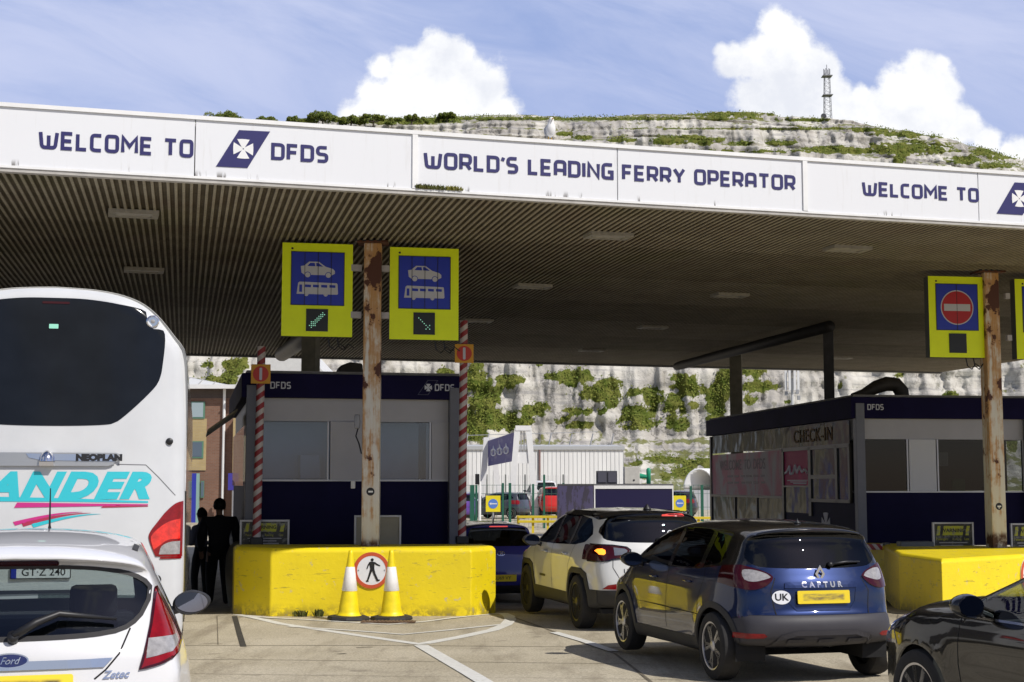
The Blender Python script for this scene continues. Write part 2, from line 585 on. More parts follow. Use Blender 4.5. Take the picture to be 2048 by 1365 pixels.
jt.add(*ribbon_on_ground(G((150, 1345), (700, 1352), (1500, 1362)), 0.012, 0.0026))
jt.add(*ribbon_on_ground(G((434, 1232), (436, 1290)), 0.012, 0.0027))
jt.add(*ribbon_on_ground(G((1030, 1236), (1130, 1272), (1230, 1308), (1310, 1372)), 0.035, 0.0031))
jt.add(*ribbon_on_ground(G((1796, 1230), (1790, 1300), (1782, 1365)), 0.02, 0.0032))
for yy in (9, 12.5, 31.5, 36, 41, 46, 52):
    jt.add(*ribbon_on_ground([Vector((-30, yy - 8, 0)), Vector((30, yy + 8, 0))], 0.03, 0.0034))
tag(jt.build('slab_joint', M_JOINT, recalc=False), kind='structure')
tr = MB()
tr.add(*ribbon_on_ground(G((469, 1233), (477, 1262), (487, 1294)), 0.075, 0.0036))
tr.add(*ribbon_on_ground(G((712, 1296), (745, 1295)), 0.03, 0.0037))
tr.add(*ribbon_on_ground(G((676, 1309), (692, 1308)), 0.05, 0.0037))
tag(tr.build('tar_seam', M_TAR, recalc=False), kind='structure')

# ---- canopy
Z_SOF = 5.70
FA, FB = at_z(388, 357, Z_SOF), at_z(1953.5, 446, Z_SOF)
FDIR = (FB - FA); FDIR.z = 0
PANEL_W = FDIR.length / 4
FDIR.normalize()
F_ANG = atan2(FDIR.y, FDIR.x)
LANE_ANG = radians(-12.6)
LANE = Vector((sin(LANE_ANG), cos(LANE_ANG), 0))
FNRM = Vector((FDIR.y, -FDIR.x, 0))
def fas(px, py):
    """(along, height) on the fascia plane seen at a photo pixel"""
    d = at(px, py, 1.0) - Vector((0, 0, CAM_H))
    o = Vector((0, 0, CAM_H))
    t = (FA - o).dot(FNRM) / d.dot(FNRM)
    p = o + d * t
    return (p - FA).dot(FDIR), p.z
FAS_H = fas(388, 234)[1] - Z_SOF
def soffit_mat():
    m = bpy.data.materials.new('weathered_soffit'); m.use_nodes = True
    T = NT(m.node_tree); b = m.node_tree.nodes['Principled BSDF']
    co = T.n('ShaderNodeTexCoord').outputs['Object']
    big = T.noise(co, 0.35, 6, 0.6)
    med = T.noise(co, 2.2, 6, 0.65)
    fine = T.noise(T.vmath('MULTIPLY', co, (1, 1, 6)), 24, 4, 0.7)
    c = T.mix(T.ramp(med, 0.35, 0.65), (0.33, 0.295, 0.225), (0.22, 0.19, 0.14))
    c = T.mix(T.math('MULTIPLY', T.ramp(big, 0.50, 0.66), 0.55), c, (0.21, 0.205, 0.095))
    c = T.mix(T.math('MULTIPLY', T.ramp(T.noise(co, 0.9, 5, 0.6), 0.52, 0.68), 0.5), c, (0.22, 0.155, 0.12))
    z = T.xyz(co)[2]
    low = T.ramp(z, Z_SOF - 0.006, Z_SOF + 0.020)          # crests painted lighter as if lit, grime packed in the troughs
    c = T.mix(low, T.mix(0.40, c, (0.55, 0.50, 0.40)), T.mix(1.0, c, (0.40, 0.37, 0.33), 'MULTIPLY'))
    k = T.ramp(fine, 0.3, 0.7, 0.75, 1.2, smooth=False)
    c = T.mix(1.0, c, T.comb(k, k, k), 'MULTIPLY')
    T.nt.links.new(c, b.inputs['Base Color'])
    b.inputs['Roughness'].default_value = 0.8
    b.inputs['Specular IOR Level'].default_value = 0.2
    return m
def fascia_mat():
    m = bpy.data.materials.new('white_fascia_panel'); m.use_nodes = True
    T = NT(m.node_tree); b = m.node_tree.nodes['Principled BSDF']
    co = T.n('ShaderNodeTexCoord').outputs['Object']
    z = T.xyz(co)[2]
    runs = T.noise(T.vmath('MULTIPLY', co, (9, 9, 0.8)), 1.5, 5, 0.65)
    c = T.mix(T.math('MULTIPLY', T.ramp(runs, 0.55, 0.8), 0.32), (0.74, 0.75, 0.77), (0.52, 0.50, 0.46))
    drips = T.math('MULTIPLY', T.ramp(z, 0.04, 0.14, 1.0, 0.0), T.ramp(T.noise(T.vmath('MULTIPLY', co, (1, 1, 0.15)), 4.5, 5, 0.7), 0.58, 0.64))
    c = T.mix(T.math('MULTIPLY', drips, 0.9), c, (0.08, 0.065, 0.05))
    T.nt.links.new(c, b.inputs['Base Color'])
    b.inputs['Roughness'].default_value = 0.38
    return m
M_NAVY = mat('navy_sign_blue', (0.022, 0.020, 0.115), 0.45, var=0.05)
M_TRIM = mat('white_trim', (0.78, 0.78, 0.77), 0.45, var=0.06, vscale=3)
M_GUT = mat('grey_edge_trim', (0.42, 0.40, 0.37), 0.55, var=0.15)
M_ROOF = mat('roof_deck', (0.25, 0.24, 0.22), 0.9, var=0.2)
M_BLACKP = mat('black_pipe', (0.018, 0.017, 0.018), 0.6, var=0.2)
M_STEEL = mat('grey_steel', (0.13, 0.13, 0.135), 0.5, var=0.15)

def pattee(cx, cz, r):
    """the spread-arm cross as four wedges"""
    arms = []
    for k in range(4):
        t = k * pi / 2
        pts = []
        for (a, b) in ((-.1, .06), (-.62, .96), (-.2, 1.0), (.2, 1.0), (.62, .96), (.1, .06)):
            x, z = a * r, b * r
            pts.append((cx + x * cos(t) - z * sin(t), cz + x * sin(t) + z * cos(t)))
        arms.append(pts)
    return arms

def build_canopy():
    O = Vector((FA.x, FA.y, 0))
    root = thing('canopy', 'long flat check-in canopy with a white lettered fascia and dirty ribbed soffit', 'canopy', O)
    back = 25.2
    n0, n1 = -8, 9
    # soffit: ribbed sheets lapped every 3.5 m
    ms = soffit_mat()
    mb = MB()
    pitch = 0.098
    prof = [(0.0, 0.030), (0.42, 0.030), (0.52, 0.0), (0.86, 0.0), (1.0, 0.030)]
    s0, s1 = n0 * PANEL_W, n1 * PANEL_W
    nr = int((s1 - s0) / pitch)
    rows = [0.0, 3.4, 6.8, 10.2, 13.6, 17.0, 20.4, back]
    for j in range(len(rows) - 1):
        lift = 0.005 * (j % 2)
        vs, fs = [], []
        for i in range(nr):
            for (u, h) in prof[:-1]:
                b = FDIR * (s0 + (i + u) * pitch)
                for dd in (rows[j] + 0.02, rows[j + 1] + 0.05):
                    p = b + LANE * dd
                    vs.append((p.x, p.y, Z_SOF + h + lift))
        m = len(vs) // 2
        for k in range(m - 1):
            fs.append((2 * k, 2 * k + 1, 2 * k + 3, 2 * k + 2))
        mb.add(vs, fs)
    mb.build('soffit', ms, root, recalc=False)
    # unseen deck on top, added to block the sun
    mb = MB()
    a, b = FDIR * s0, FDIR * s1
    for z0, z1 in ((Z_SOF + 0.06, Z_SOF + FAS_H - 0.12),):
        q = [a, b, b + LANE * back, a + LANE * back]
        vs = [(p.x, p.y, z0) for p in q] + [(p.x, p.y, z1) for p in q]
        mb.add(vs, [(0, 3, 2, 1), (4, 5, 6, 7), (0, 1, 5, 4), (1, 2, 6, 5), (2, 3, 7, 6), (3, 0, 4, 7)])
    mb.build('roof_deck', M_ROOF, root)
    # dark edge beam along the back
    mb = MB()
    q0, q1 = a + LANE * back, b + LANE * back
    n = Vector((-FDIR.y, FDIR.x, 0))
    vs = [(p.x, p.y, z) for z in (Z_SOF - 0.05, Z_SOF + 0.45) for p in (q0 + n * 0.01, q1 + n * 0.01, q1 + n * .16, q0 + n * .16)]
    mb.add(vs, [(0, 3, 2, 1), (4, 5, 6, 7), (0, 1, 5, 4), (1, 2, 6, 5), (2, 3, 7, 6), (3, 0, 4, 7)])
    mb.build('edge_beam', M_STEEL, root)
    # fascia: one panel per bay, each with its own writing
    mf = fascia_mat()
    mlow, H = Z_SOF - 0.03, FAS_H + 0.03
    def panel(k, wide_gap):
        g = 0.006
        mbp = MB().box(k * PANEL_W + g, (k + 1) * PANEL_W - g, -0.06, 0.0, 0.045, H - 0.05)
        o = mbp.build('fascia_panel', mf, root, bevel=0.004)
        o.location = (0, 0, mlow); o.rotation_euler = (0, 0, F_ANG)
        return o
    panels = {k: panel(k, False) for k in range(n0, n1)}
    for nm, (z0, z1, y0, m) in (('top_trim', (H - 0.05, H, -0.085, M_TRIM)), ('bottom_trim', (0.015, 0.045, -0.075, M_TRIM)), ('drip_edge', (-0.03, 0.015, -0.06, M_GUT))):
        o = MB().box(s0, s1, y0, 0.05, z0, z1).build(nm, m, root)
        o.location = (0, 0, mlow); o.rotation_euler = (0, 0, F_ANG)
    for k in range(n0 + 1, n1, 2):
        o = MB().box(k * PANEL_W - 0.035, k * PANEL_W + 0.035, -0.082, -0.061, 0.046, H - 0.051).build('joint_strip', M_TRIM, root)
        o.location = (0, 0, mlow); o.rotation_euler = (0, 0, F_ANG)
    def word(txt, pxa, pya, pxb, pyb, hpx, k):
        sa, za = fas(pxa, pya); sb, zb = fas(pxb, pyb)
        h = fas(pxa, pya - hpx)[1] - za
        nat = letters(txt, 1.0)[1] + 0.192
        sc = (sb - sa) / nat
        x = 0.096 * sc
        for wd in txt.split(' '):
            mbw, L = letters(wd, h, width=letters(wd, 1.0)[1] * sc, thick=0.192)
            o = mbw.build('lettering', M_NAVY, panels[k])
            o.location = (sa + x, -0.0605, za - mlow)
            x += L + (0.30 + 0.47) * sc
    # (word, foot of first letter, foot of last letter, height in px, bay)
    word('WELCOME TO', 77, 300, 386, 313, 37, -1)
    word('DFDS', 541, 322, 655, 329.5, 34, 0)
    word("WORLD'S LEADING", 845, 339, 1224, 361, 34, 1)
    word('FERRY OPERATOR', 1241, 363, 1587, 384, 32, 2)
    word('WELCOME TO', 1720, 393, 1953, 408, 29, 3)
    word('DFDS', 2066, 424, 2160, 431, 27, 4)
    def logo(pxs, k):
        q = [fas(*p) for p in pxs]
        c = (sum(p[0] for p in q) / 4, sum(p[1] for p in q) / 4)
        r = (max(p[1] for p in q) - min(p[1] for p in q)) * 0.255
        poly = [(p[0], p[1] - mlow) for p in q]
        o = MB().prism(poly, -0.068, -0.0605).build('emblem', M_NAVY, panels[k])
        mbx = MB()
        for arm in pattee(c[0], c[1] - mlow, r):
            mbx.prism(arm, -0.072, -0.0684)
        mbx.build('cross', M_TRIM, panels[k])
    logo([(431, 335.5), (494, 338.5), (539, 266), (477, 263)], 0)
    logo([(1988, 429), (2040, 432), (2078, 370), (2024, 367)], 4)
    # drain beam running under the back bays
    p0, p1 = at(1350, 734, 44.4), at(1660, 653, 33.2)
    mb = MB()
    d = p1 - p0
    mb.tube([tuple(p0 + d * t - O) for t in (0, .02, .05, .5, 1)], [0.07, 0.12, 0.13, 0.13, 0.13], 12)
    mb.build('drain_pipe', M_BLACKP, root, smooth=True)
    p0, p1 = at(560, 712, 40.6), at(640, 655, 33)
    mb = MB().tube([tuple(p0 + (p1 - p0) * t - O) for t in (0, .03, .07, .5, 1)], [0.10, 0.17, 0.2, 0.2, 0.2], 12)
    mb.build('drain_pipe', M_STEEL, root, smooth=True)
    # small rust stains and weeds in the bottom trim
    return root
canopy = build_canopy()

# weeds on the fascia ledge
def weed_tuft(name, label, cat, pts, spread, h, n, m, group=None, n_leaf=26):
    mb = MB()
    for p in pts:
        for _ in range(n_leaf):
            a = random.uniform(0, 2 * pi); r = random.uniform(0, spread)
            q = Vector(p) + Vector((cos(a) * r * 1.0, sin(a) * r * 0.4, 0))
            hh = h * random.uniform(0.4, 1.0)
            dx, dy = random.uniform(-.5, .5) * hh, random.uniform(-.4, .2) * hh
            w = hh * 0.16
            t = Vector((random.uniform(-1, 1), random.uniform(-1, 1), 0)).normalized() * w
            mid = q + Vector((dx * .5, dy * .5, hh * .6)); tip = q + Vector((dx, dy, hh))
            mb.add([q - t * .4, q + t * .4, mid + t, mid - t, tip], [(0, 1, 2, 3), (3, 2, 4)])
    return tag(mb.build(name, m, recalc=False), label, cat, group)
M_WEED = mat('weed_leaf', (0.10, 0.11, 0.02), 0.7, var=0.5, vscale=30, col2=(0.16, 0.12, 0.03), c2scale=12)
M_WEEDY = mat('weed_leaf_pale', (0.20, 0.19, 0.03), 0.7, var=0.4, vscale=30)
for i, (a, b, n, lb) in enumerate(((830, 862, 9, 'olive moss and weed tuft on the fascia ledge just past the joint'), (872, 884, 4, 'small weed tuft in the middle of the mossy fascia ledge'), (894, 918, 5, 'yellow green weed tuft ending the mossy stretch of fascia ledge'))):
    pts = []
    for k in range(n):
        s, z = fas(a + (b - a) * k / max(1, n - 1), 379)
        p = FA + FDIR * s + FNRM * 0.083; pts.append((p.x, p.y, Z_SOF + 0.015))
    weed_tuft('weed_tuft', lb, 'weed', pts, 0.04, 0.07, 0, M_WEEDY if i == 2 else M_WEED, 'weeds on the canopy edge', 22)

# ceiling lights
def build_lights():
    m_fr = mat('lamp_frame', (0.30, 0.28, 0.24), 0.5, var=0.2)
    m_ln = mat('lamp_lens', (0.45, 0.43, 0.38), 0.25, var=0.15)
    m_bk = mat('lamp_vent', (0.02, 0.018, 0.015), 0.8)
    rows = [(267, 428, 'grimy ceiling light near the fascia above the coach roof'), (288, 541, 'ceiling light second from the fascia above the coach roof'),
            (1217, 472, 'ceiling light by the fascia under the FERRY OPERATOR panel'), (1695, 498, 'ceiling light by the fascia under the WELCOME TO panel beside the no entry sign'),
            (1065, 573, 'ceiling light just past the second lane sign, level with its lower half'), (1460, 591, 'dim ceiling light between the lane signs, above the far grey pillars'),
            (955, 642, 'pale ceiling light behind the top of the striped boom'), (1305, 655, 'pale ceiling light over the white SUV'),
            (1183, 701, 'pale ceiling light at the far edge over the cliff view'), (1680, 716, 'pale ceiling light at the far edge beside the dark pillar')]
    root = None
    for (px, py, lb) in rows:
        p = at_z(px, py, Z_SOF - 0.02)
        if root is None:
            root = thing('ceiling_light', lb, 'ceiling light', p, F_ANG, 'lights in the canopy soffit')
            mb = MB()
            mb.box(-.34, .34, -.20, -.13, -.03, .03).box(-.34, .34, .13, .20, -.03, .03).box(-.34, -.25, -.13, .13, -.03, .03).box(.25, .34, -.13, .13, -.03, .03)
            mb.build('frame', m_fr, root, bevel=0.004)
            MB().box(-.25, .25, -.13, .13, -.012, .02).build('lens', m_ln, root)
            mb = MB()
            for i in range(5): mb.box(-.31 + i * .14, -.25 + i * .14, .205, .23, -.012, .03)
            mb.build('vent', m_bk, root)
        else:
            copy_thing(root, p, F_ANG, lb)
build_lights()

# ---- columns
def rust_mat():
    m = bpy.data.materials.new('rusty_cream_paint'); m.use_nodes = True
    T = NT(m.node_tree); b = m.node_tree.nodes['Principled BSDF']
    co = T.n('ShaderNodeTexCoord').outputs['Object']
    z = T.xyz(co)[2]
    up = T.ramp(z, 1.5, 5.2, 0.0, 1.0, smooth=False)
    run = T.noise(T.vmath('MULTIPLY', co, (7, 7, 0.55)), 1.6, 6, 0.65)
    blot = T.noise(T.vmath('MULTIPLY', co, (1, 1, 0.75)), 3.1, 7, 0.62)
    c = T.mix(T.math('MULTIPLY', T.ramp(run, 0.34, 0.66), T.math('MULTIPLY_ADD', up, 0.75, 0.25)), (0.68, 0.66, 0.60), (0.60, 0.45, 0.21))
    th = T.math('MULTIPLY_ADD', up, -0.17, 0.640)
    f1 = T.ramp(T.math('SUBTRACT', T.math('MULTIPLY_ADD', run, 0.5, T.math('MULTIPLY', blot, 0.5)), T.math('MULTIPLY_ADD', up, -0.17, 0.575)), -0.05, 0.05)
    c = T.mix(T.math('MULTIPLY', f1, 0.78), c, (0.46, 0.20, 0.03))
    f2 = T.ramp(T.math('SUBTRACT', blot, th), 0.0, 0.035)
    c = T.mix(f2, c, (0.085, 0.025, 0.012))
    foot = T.math('MULTIPLY', T.ramp(z, 1.02, 1.12, 1.0, 0.0), T.ramp(blot, 0.42, 0.55))
    c = T.mix(foot, c, (0.09, 0.035, 0.015))
    T.nt.links.new(c, b.inputs['Base Color'])
    b.inputs['Roughness'].default_value = 0.62
    bn = T.n('ShaderNodeBump'); bn.inputs['Strength'].default_value = 0.5; bn.inputs['Distance'].default_value = 0.01
    T.nt.links.new(f2, bn.inputs['Height']); T.nt.links.new(bn.outputs[0], b.inputs['Normal'])
    return m
M_RUST = rust_mat()
M_RUSTDARK = mat('rust', (0.10, 0.035, 0.015), 0.85, var=0.4, vscale=18)
M_BLACK = mat('black_plastic', (0.012, 0.012, 0.014), 0.45)
M_GALV = mat('galvanised', (0.36, 0.36, 0.37), 0.45, metal=0.3, var=0.15)
def front_column(px, Y, rz, label, z0, badge):
    p = at(px, 1090, Y)
    r = thing('rusty_column', label, 'column', (p.x, p.y, 0), rz, 'rusty cream columns in front of the booths')
    w = 0.135
    MB().box(-w, w, -w, w, z0, Z_SOF - 0.03).build('post', M_RUST, r, bevel=0.015)
    MB().box(-.24, .24, -.2, .2, Z_SOF - 0.03, Z_SOF + 0.0).build('cap_plate', M_RUSTDARK, r)
    mb = MB()
    for x in (-.27, -.16, -.05, .07): mb.box(x, x + .06, -.21, -.19, Z_SOF - .015, Z_SOF + .03)
    mb.build('bolt_row', M_BLACK, r)
    bz = CAM_H + (968 - badge) / F_PX * Y
    mb = MB().prism(circ(0, bz, .062, 24), -w - .004, -w - .001)
    o = mb.build('sticker', M_BLACK, r)
    mb = MB().prism(rrect(-.032, .038, bz - .013, bz + .013, .006), -w - .007, -w - .0045)
    if badge > 1000: mb.prism(rrect(-.012, .012, bz - .036, bz - .018, .004), -w - .007, -w - .0045)
    mb.build('sticker_mark', M_TRIM, o)
    return r
COL1_Y, COL2_Y = 22.7, 25.9
front_column(741, COL1_Y, radians(2), 'rust streaked cream column rising from the yellow block with two cones', 0.96, 983)
front_column(1993, COL2_Y, radians(9), 'rust streaked cream column beside the no entry lane sign', 0.78, 1012)
M_PILLAR = mat('pillar_paint', (0.21, 0.20, 0.155), 0.7, var=0.2)
M_PILLARD = mat('dark_pillar_paint', (0.055, 0.055, 0.06), 0.6, var=0.2)
def back_pillar(px, Y, w, m, label, rz=-0.2):
    p = at(px, 900, Y)
    o = MB().box(-w / 2, w / 2, -w / 2, w / 2, gz(Y), Z_SOF + 0.02).build('pillar', m, bevel=0.01)
    o.location = (p.x, p.y, 0); o.rotation_euler = (0, 0, rz)
    tag(o, label, 'pillar', 'plain pillars at the back of the canopy')
back_pillar(619, 28.6, 0.29, M_PILLAR, 'grey pillar standing behind the nearer booth, under the lane sign pair')
back_pillar(1474, 41.5, 0.34, M_PILLAR, 'pale grey pillar behind the far end of the check-in booth')
back_pillar(1661, 34.5, 0.24, M_PILLARD, 'slim dark pillar rising behind the check-in booth roof')

# ---- islands with yellow blocks
def yellow_mat():
    m = bpy.data.materials.new('yellow_block_paint'); m.use_nodes = True
    T = NT(m.node_tree); b = m.node_tree.nodes['Principled BSDF']
    co = T.n('ShaderNodeTexCoord').outputs['Object']
    z = T.xyz(co)[2]
    n1 = T.noise(co, 1.7, 6, 0.6); n2 = T.noise(co, 7, 6, 0.7)
    c = T.mix(T.ramp(n1, 0.3, 0.7), (0.84, 0.66, 0.008), (0.77, 0.60, 0.012))
    c = T.mix(T.math('MULTIPLY', T.ramp(n2, 0.61, 0.66), 0.65), c, (0.52, 0.46, 0.30))
    sc = T.noise(T.vmath('MULTIPLY', co, (1.2, 1.2, 4.5)), 4.5, 6, 0.7)
    c = T.mix(T.math('MULTIPLY', T.ramp(sc, 0.59, 0.66), 0.5), c, (0.28, 0.22, 0.06))
    rub = T.math('MULTIPLY', T.math('MULTIPLY', T.ramp(z, 0.22, 0.38), T.ramp(z, 0.55, 0.75, 1.0, 0.0)), T.ramp(T.noise(T.vmath('MULTIPLY', co, (0.9, 0.9, 9.0)), 2.2, 6, 0.7), 0.60, 0.68))
    c = T.mix(T.math('MULTIPLY', rub, 0.55), c, (0.07, 0.06, 0.04))
    foot = T.math('MULTIPLY', T.ramp(z, 0.02, 0.24, 1.0, 0.0), T.ramp(n2, 0.40, 0.58))
    c = T.mix(T.math('MULTIPLY', foot, 0.7), c, (0.16, 0.12, 0.03))
    T.nt.links.new(c, b.inputs['Base Color'])
    b.inputs['Roughness'].default_value = 0.5
    bn = T.n('ShaderNodeBump'); bn.inputs['Strength'].default_value = 0.25; bn.inputs['Distance'].default_value = 0.02
    T.nt.links.new(T.noise(co, 9, 5, 0.6), bn.inputs['Height']); T.nt.links.new(bn.outputs[0], b.inputs['Normal'])
    return m
M_YEL = yellow_mat()
M_PLINTH = mat('plinth_concrete', (0.24, 0.23, 0.21), 0.9, var=0.2)
def block(poly, z0, H, name, m, bev=0.05):
    """plan polygon (counter-clockwise) raised to H with a chamfered rim"""
    n = len(poly)
    P = [Vector((p[0], p[1])) for p in poly]
    inn = []
    for i in range(n):
        a, b = (P[i] - P[i - 1]).normalized(), (P[(i + 1) % n] - P[i]).normalized()
        na, nb = Vector((-a.y, a.x)), Vector((-b.y, b.x))
        mm = na + nb
        inn.append(P[i] + mm / max(mm.dot(na), .3) * bev)
    vs = [(p.x, p.y, z0) for p in P] + [(p.x, p.y, H - bev) for p in P] + [(p.x, p.y, H) for p in inn]
    fs = []
    for k in (0, 1):
        for i in range(n):
            j = (i + 1) % n
            fs.append((k * n + i, k * n + j, (k + 1) * n + j, (k + 1) * n + i))
    fs.append(tuple(range(2 * n, 3 * n)))
    return MB().add(vs, fs)
def island(pxs, left_run, H, label, plinth_label, back, top):
    q = [gpos(*p) for p in pxs]
    o = q[1].copy(); o.z = gz(o.y) - 0.02
    ab = [(p - o) for p in q]
    plan = [(p.x, p.y) for p in ab]
    L2 = (LANE.x, LANE.y)
    plan = [(plan[0][0] + L2[0] * left_run, plan[0][1] + L2[1] * left_run)] + plan + [(plan[-1][0] + L2[0] * left_run, plan[-1][1] + L2[1] * left_run)]
    b = block(plan, -0.05, H, 'b', None)
    ob = b.build('crash_block', M_YEL, bevel=0.02)
    ob.location = o
    tag(ob, label, 'barrier', 'yellow crash blocks in front of the booths')
    # the plinth the booth stands on, lower and inside
    c0, c1 = Vector(plan[0]), Vector(plan[-1])
    w = (c1 - c0).normalized()
    a0, a1 = c0 + w * 0.15, c1 - w * 0.15
    run = Vector(L2) * back
    pl = [(a0.x, a0.y), (a1.x, a1.y), (a1.x + run.x, a1.y + run.y), (a0.x + run.x, a0.y + run.y)]
    ob2 = block(pl, -0.4, top, 'p', None, 0.03).build('booth_plinth', M_PLINTH)
    ob2.location = o
    tag(ob2, plinth_label, 'plinth', 'concrete plinths carrying the booths')
    return o, plan
isl1, plan1 = island([(467, 1228.5), (540, 1233), (943, 1232.5), (991, 1227)], 0.75, 1.02, 'yellow crash block with a pedestrian roundel and two cones in front', 'low concrete plinth under the nearer booth with two closed windows', 11.0, 0.93)
isl2, plan2 = island([(1770, 1208), (1800, 1220), (1886, 1233), (2190, 1216)], 0.9, 0.92, 'yellow crash block standing behind the black car', 'low concrete plinth under the mirrored check-in booth', 16.0, 0.80)

# weeds at the foot of the block
for (px, w, h, n, lb) in ((598, .10, .10, 7, 'dark creeping weed at the foot of the yellow block'), (636, .05, .12, 4, 'small dry weed next to the cones at the foot of the yellow block')):
    p = gpos(px, 1233.5); p.y -= 0.03
    weed_tuft('weed', lb, 'weed', [(p.x + random.uniform(-w, w), p.y, gz(p.y)) for _ in range(n)], .05, h, 0, M_WEED, 'weeds along the yellow block', 18)
M_IRON = mat('rusty_iron', (0.14, 0.085, 0.05), 0.8, var=0.3, vscale=20)
p = gpos(777, 1246)
mb = MB().box(-.38, .38, -.10, .10, 0.0, .012)
for i in range(14): mb.box(-.36 + i * .052, -.335 + i * .052, -.085, .085, .012, .02)
o = mb.build('drain_cover', M_IRON); o.location = (p.x, p.y, gz(p.y) + 0.011)
tag(o, 'rusty slotted drain cover in the concrete in front of the two cones', 'drain cover')

# ---- pedestrian roundels
M_RED = mat('sign_red', (0.55, 0.085, 0.03), 0.5, var=0.05)
M_WHITE = mat('sign_white', (0.74, 0.75, 0.78), 0.5, var=0.04)
def walker(cx, cz, h):
    """walking figure as polygons, h tall"""
    k = h
    P = lambda pts: [(cx + x * k, cz + z * k) for (x, z) in pts]
    return [circ(cx - .0 * k, cz + .44 * k, .065 * k, 16),
            P([(-.12, .33), (.06, .34), (.12, .26), (.19, .21), (.33, .17), (.34, .21), (.22, .27), (.13, .34), (.05, .36), (-.09, .36)]),
            P([(-.13, .335), (-.09, .36), (.05, .36), (.10, .30), (.09, .06), (-.08, .06)]),
            P([(-.13, .335), (-.19, .22), (-.24, .06), (-.20, .05), (-.14, .20), (-.07, .28)]),
            P([(-.08, .07), (.04, .07), (-.06, -.18), (-.15, -.42), (-.14, -.47), (-.24, -.47), (-.25, -.42), (-.21, -.40), (-.14, -.16)]),
            P([(-.03, .07), (.09, .07), (.14, -.12), (.26, -.38), (.33, -.38), (.33, -.42), (.23, -.46), (.19, -.44), (.06, -.16)])]
def roundel(label, p, rz, r):
    t = thing('pedestrian_sign', label, 'sign', p, rz, 'round red rimmed pedestrian signs')
    MB().prism(circ(0, 0, r, 48), -0.012, 0).build('sign_plate', M_WHITE, t)
    MB().prism(circ(0, 0, r, 48), -0.016, -0.0124, [circ(0, 0, r * .80, 48)]).build('red_rim', M_RED, t)
    mb = MB()
    for i, pl in enumerate(walker(0.01, 0, r * 1.32)): mb.prism(pl, -0.0165 - .0004 * i, -0.0124)
    mb.build('walking_figure', M_BLACK, t)
    mb = MB()
    for x in (-.72, .72): mb.prism(circ(x * r, -.0, .012, 10), -.0165, -.0124)
    mb.build('bolt', M_GALV, t)
A, B = isl1 + Vector((plan1[2][0], plan1[2][1], 0)), isl1 + Vector((plan1[3][0], plan1[3][1], 0))
rz1 = atan2(B.y - A.y, B.x - A.x)
t = (742 - 540) / (943 - 540)
p = A.lerp(B, t); n1 = Vector((sin(rz1), -cos(rz1), 0))
roundel('round pedestrian sign between two cones on the sunlit yellow block', Vector((p.x, p.y, CAM_H - (1138 - 968) / F_PX * p.y)) + n1 * 0.006, rz1, 0.268)
A2, B2 = isl2 + Vector((plan2[3][0], plan2[3][1], 0)), isl2 + Vector((plan2[4][0], plan2[4][1], 0))
rz2 = atan2(B2.y - A2.y, B2.x - A2.x)
t = (2053 - 1886) / (2190 - 1886); p = A2.lerp(B2, t); n2 = Vector((sin(rz2), -cos(rz2), 0))
roundel('round pedestrian sign on the yellow block partly behind the black car', Vector((p.x, p.y, CAM_H - (1146 - 968) / F_PX * p.y)) + n2 * 0.006, rz2, 0.30)

# ---- cones
def cone_mat():
    m = bpy.data.materials.new('cone_yellow_white'); m.use_nodes = True
    T = NT(m.node_tree); b = m.node_tree.nodes['Principled BSDF']
    co = T.n('ShaderNodeTexCoord').outputs['Object']
    n = T.noise(co, 9, 5, 0.6)
    f = T.ramp(n, 0.3, 0.7, 0.86, 1.08, smooth=False)
    T.nt.links.new(T.mix(1.0, (0.86, 0.67, 0.008), T.comb(f, f, f), 'MULTIPLY'), b.inputs['Base Color'])
    b.inputs['Roughness'].default_value = 0.45
    return m
M_CONE = cone_mat()
M_SLEEVE = mat('cone_sleeve', (0.80, 0.78, 0.76), 0.35, var=0.08, vscale=9)
M_RUBBER = mat('rubber', (0.022, 0.021, 0.022), 0.75, var=0.2)
def cone(px, label, lean):
    p = gpos(px, 1240)
    t = thing('traffic_cone', label, 'traffic cone', (p.x, p.y, gz(p.y) + .003), 0, 'yellow and white traffic cones')
    mb = MB().lathe([(.30, 0), (.305, .02), (.29, .05), (.20, .065)], 8)
    mb.build('foot', M_RUBBER, t)
    H = 0.98
    R = lambda z: .165 + (.028 - .165) * (z / H)
    prof = [(.20, .06), (R(.09) + .01, .075), (R(.12), .12)]
    prof += [(R(z), z) for z in (.3, .45)]
    MB().lathe(prof + [(R(.78), .78), (R(.94), .94), (.03, .98), (.02, .985)], 28).build('body', M_CONE, t, smooth=True)
    MB().lathe([(R(.41) + .001, .41), (R(.415) + .006, .415), (R(.75) + .006, .745), (R(.755) + .001, .75)], 28, close=False).build('white_sleeve', M_SLEEVE, t, smooth=True)
    t.rotation_euler = (radians(1.0), lean, 0)
cone(697, 'yellow traffic cone with white sleeve, on the near side of the roundel by the weeds', radians(1.5))
cone(783, 'yellow traffic cone with white sleeve, between the roundel and the white SUV', radians(-0.5))
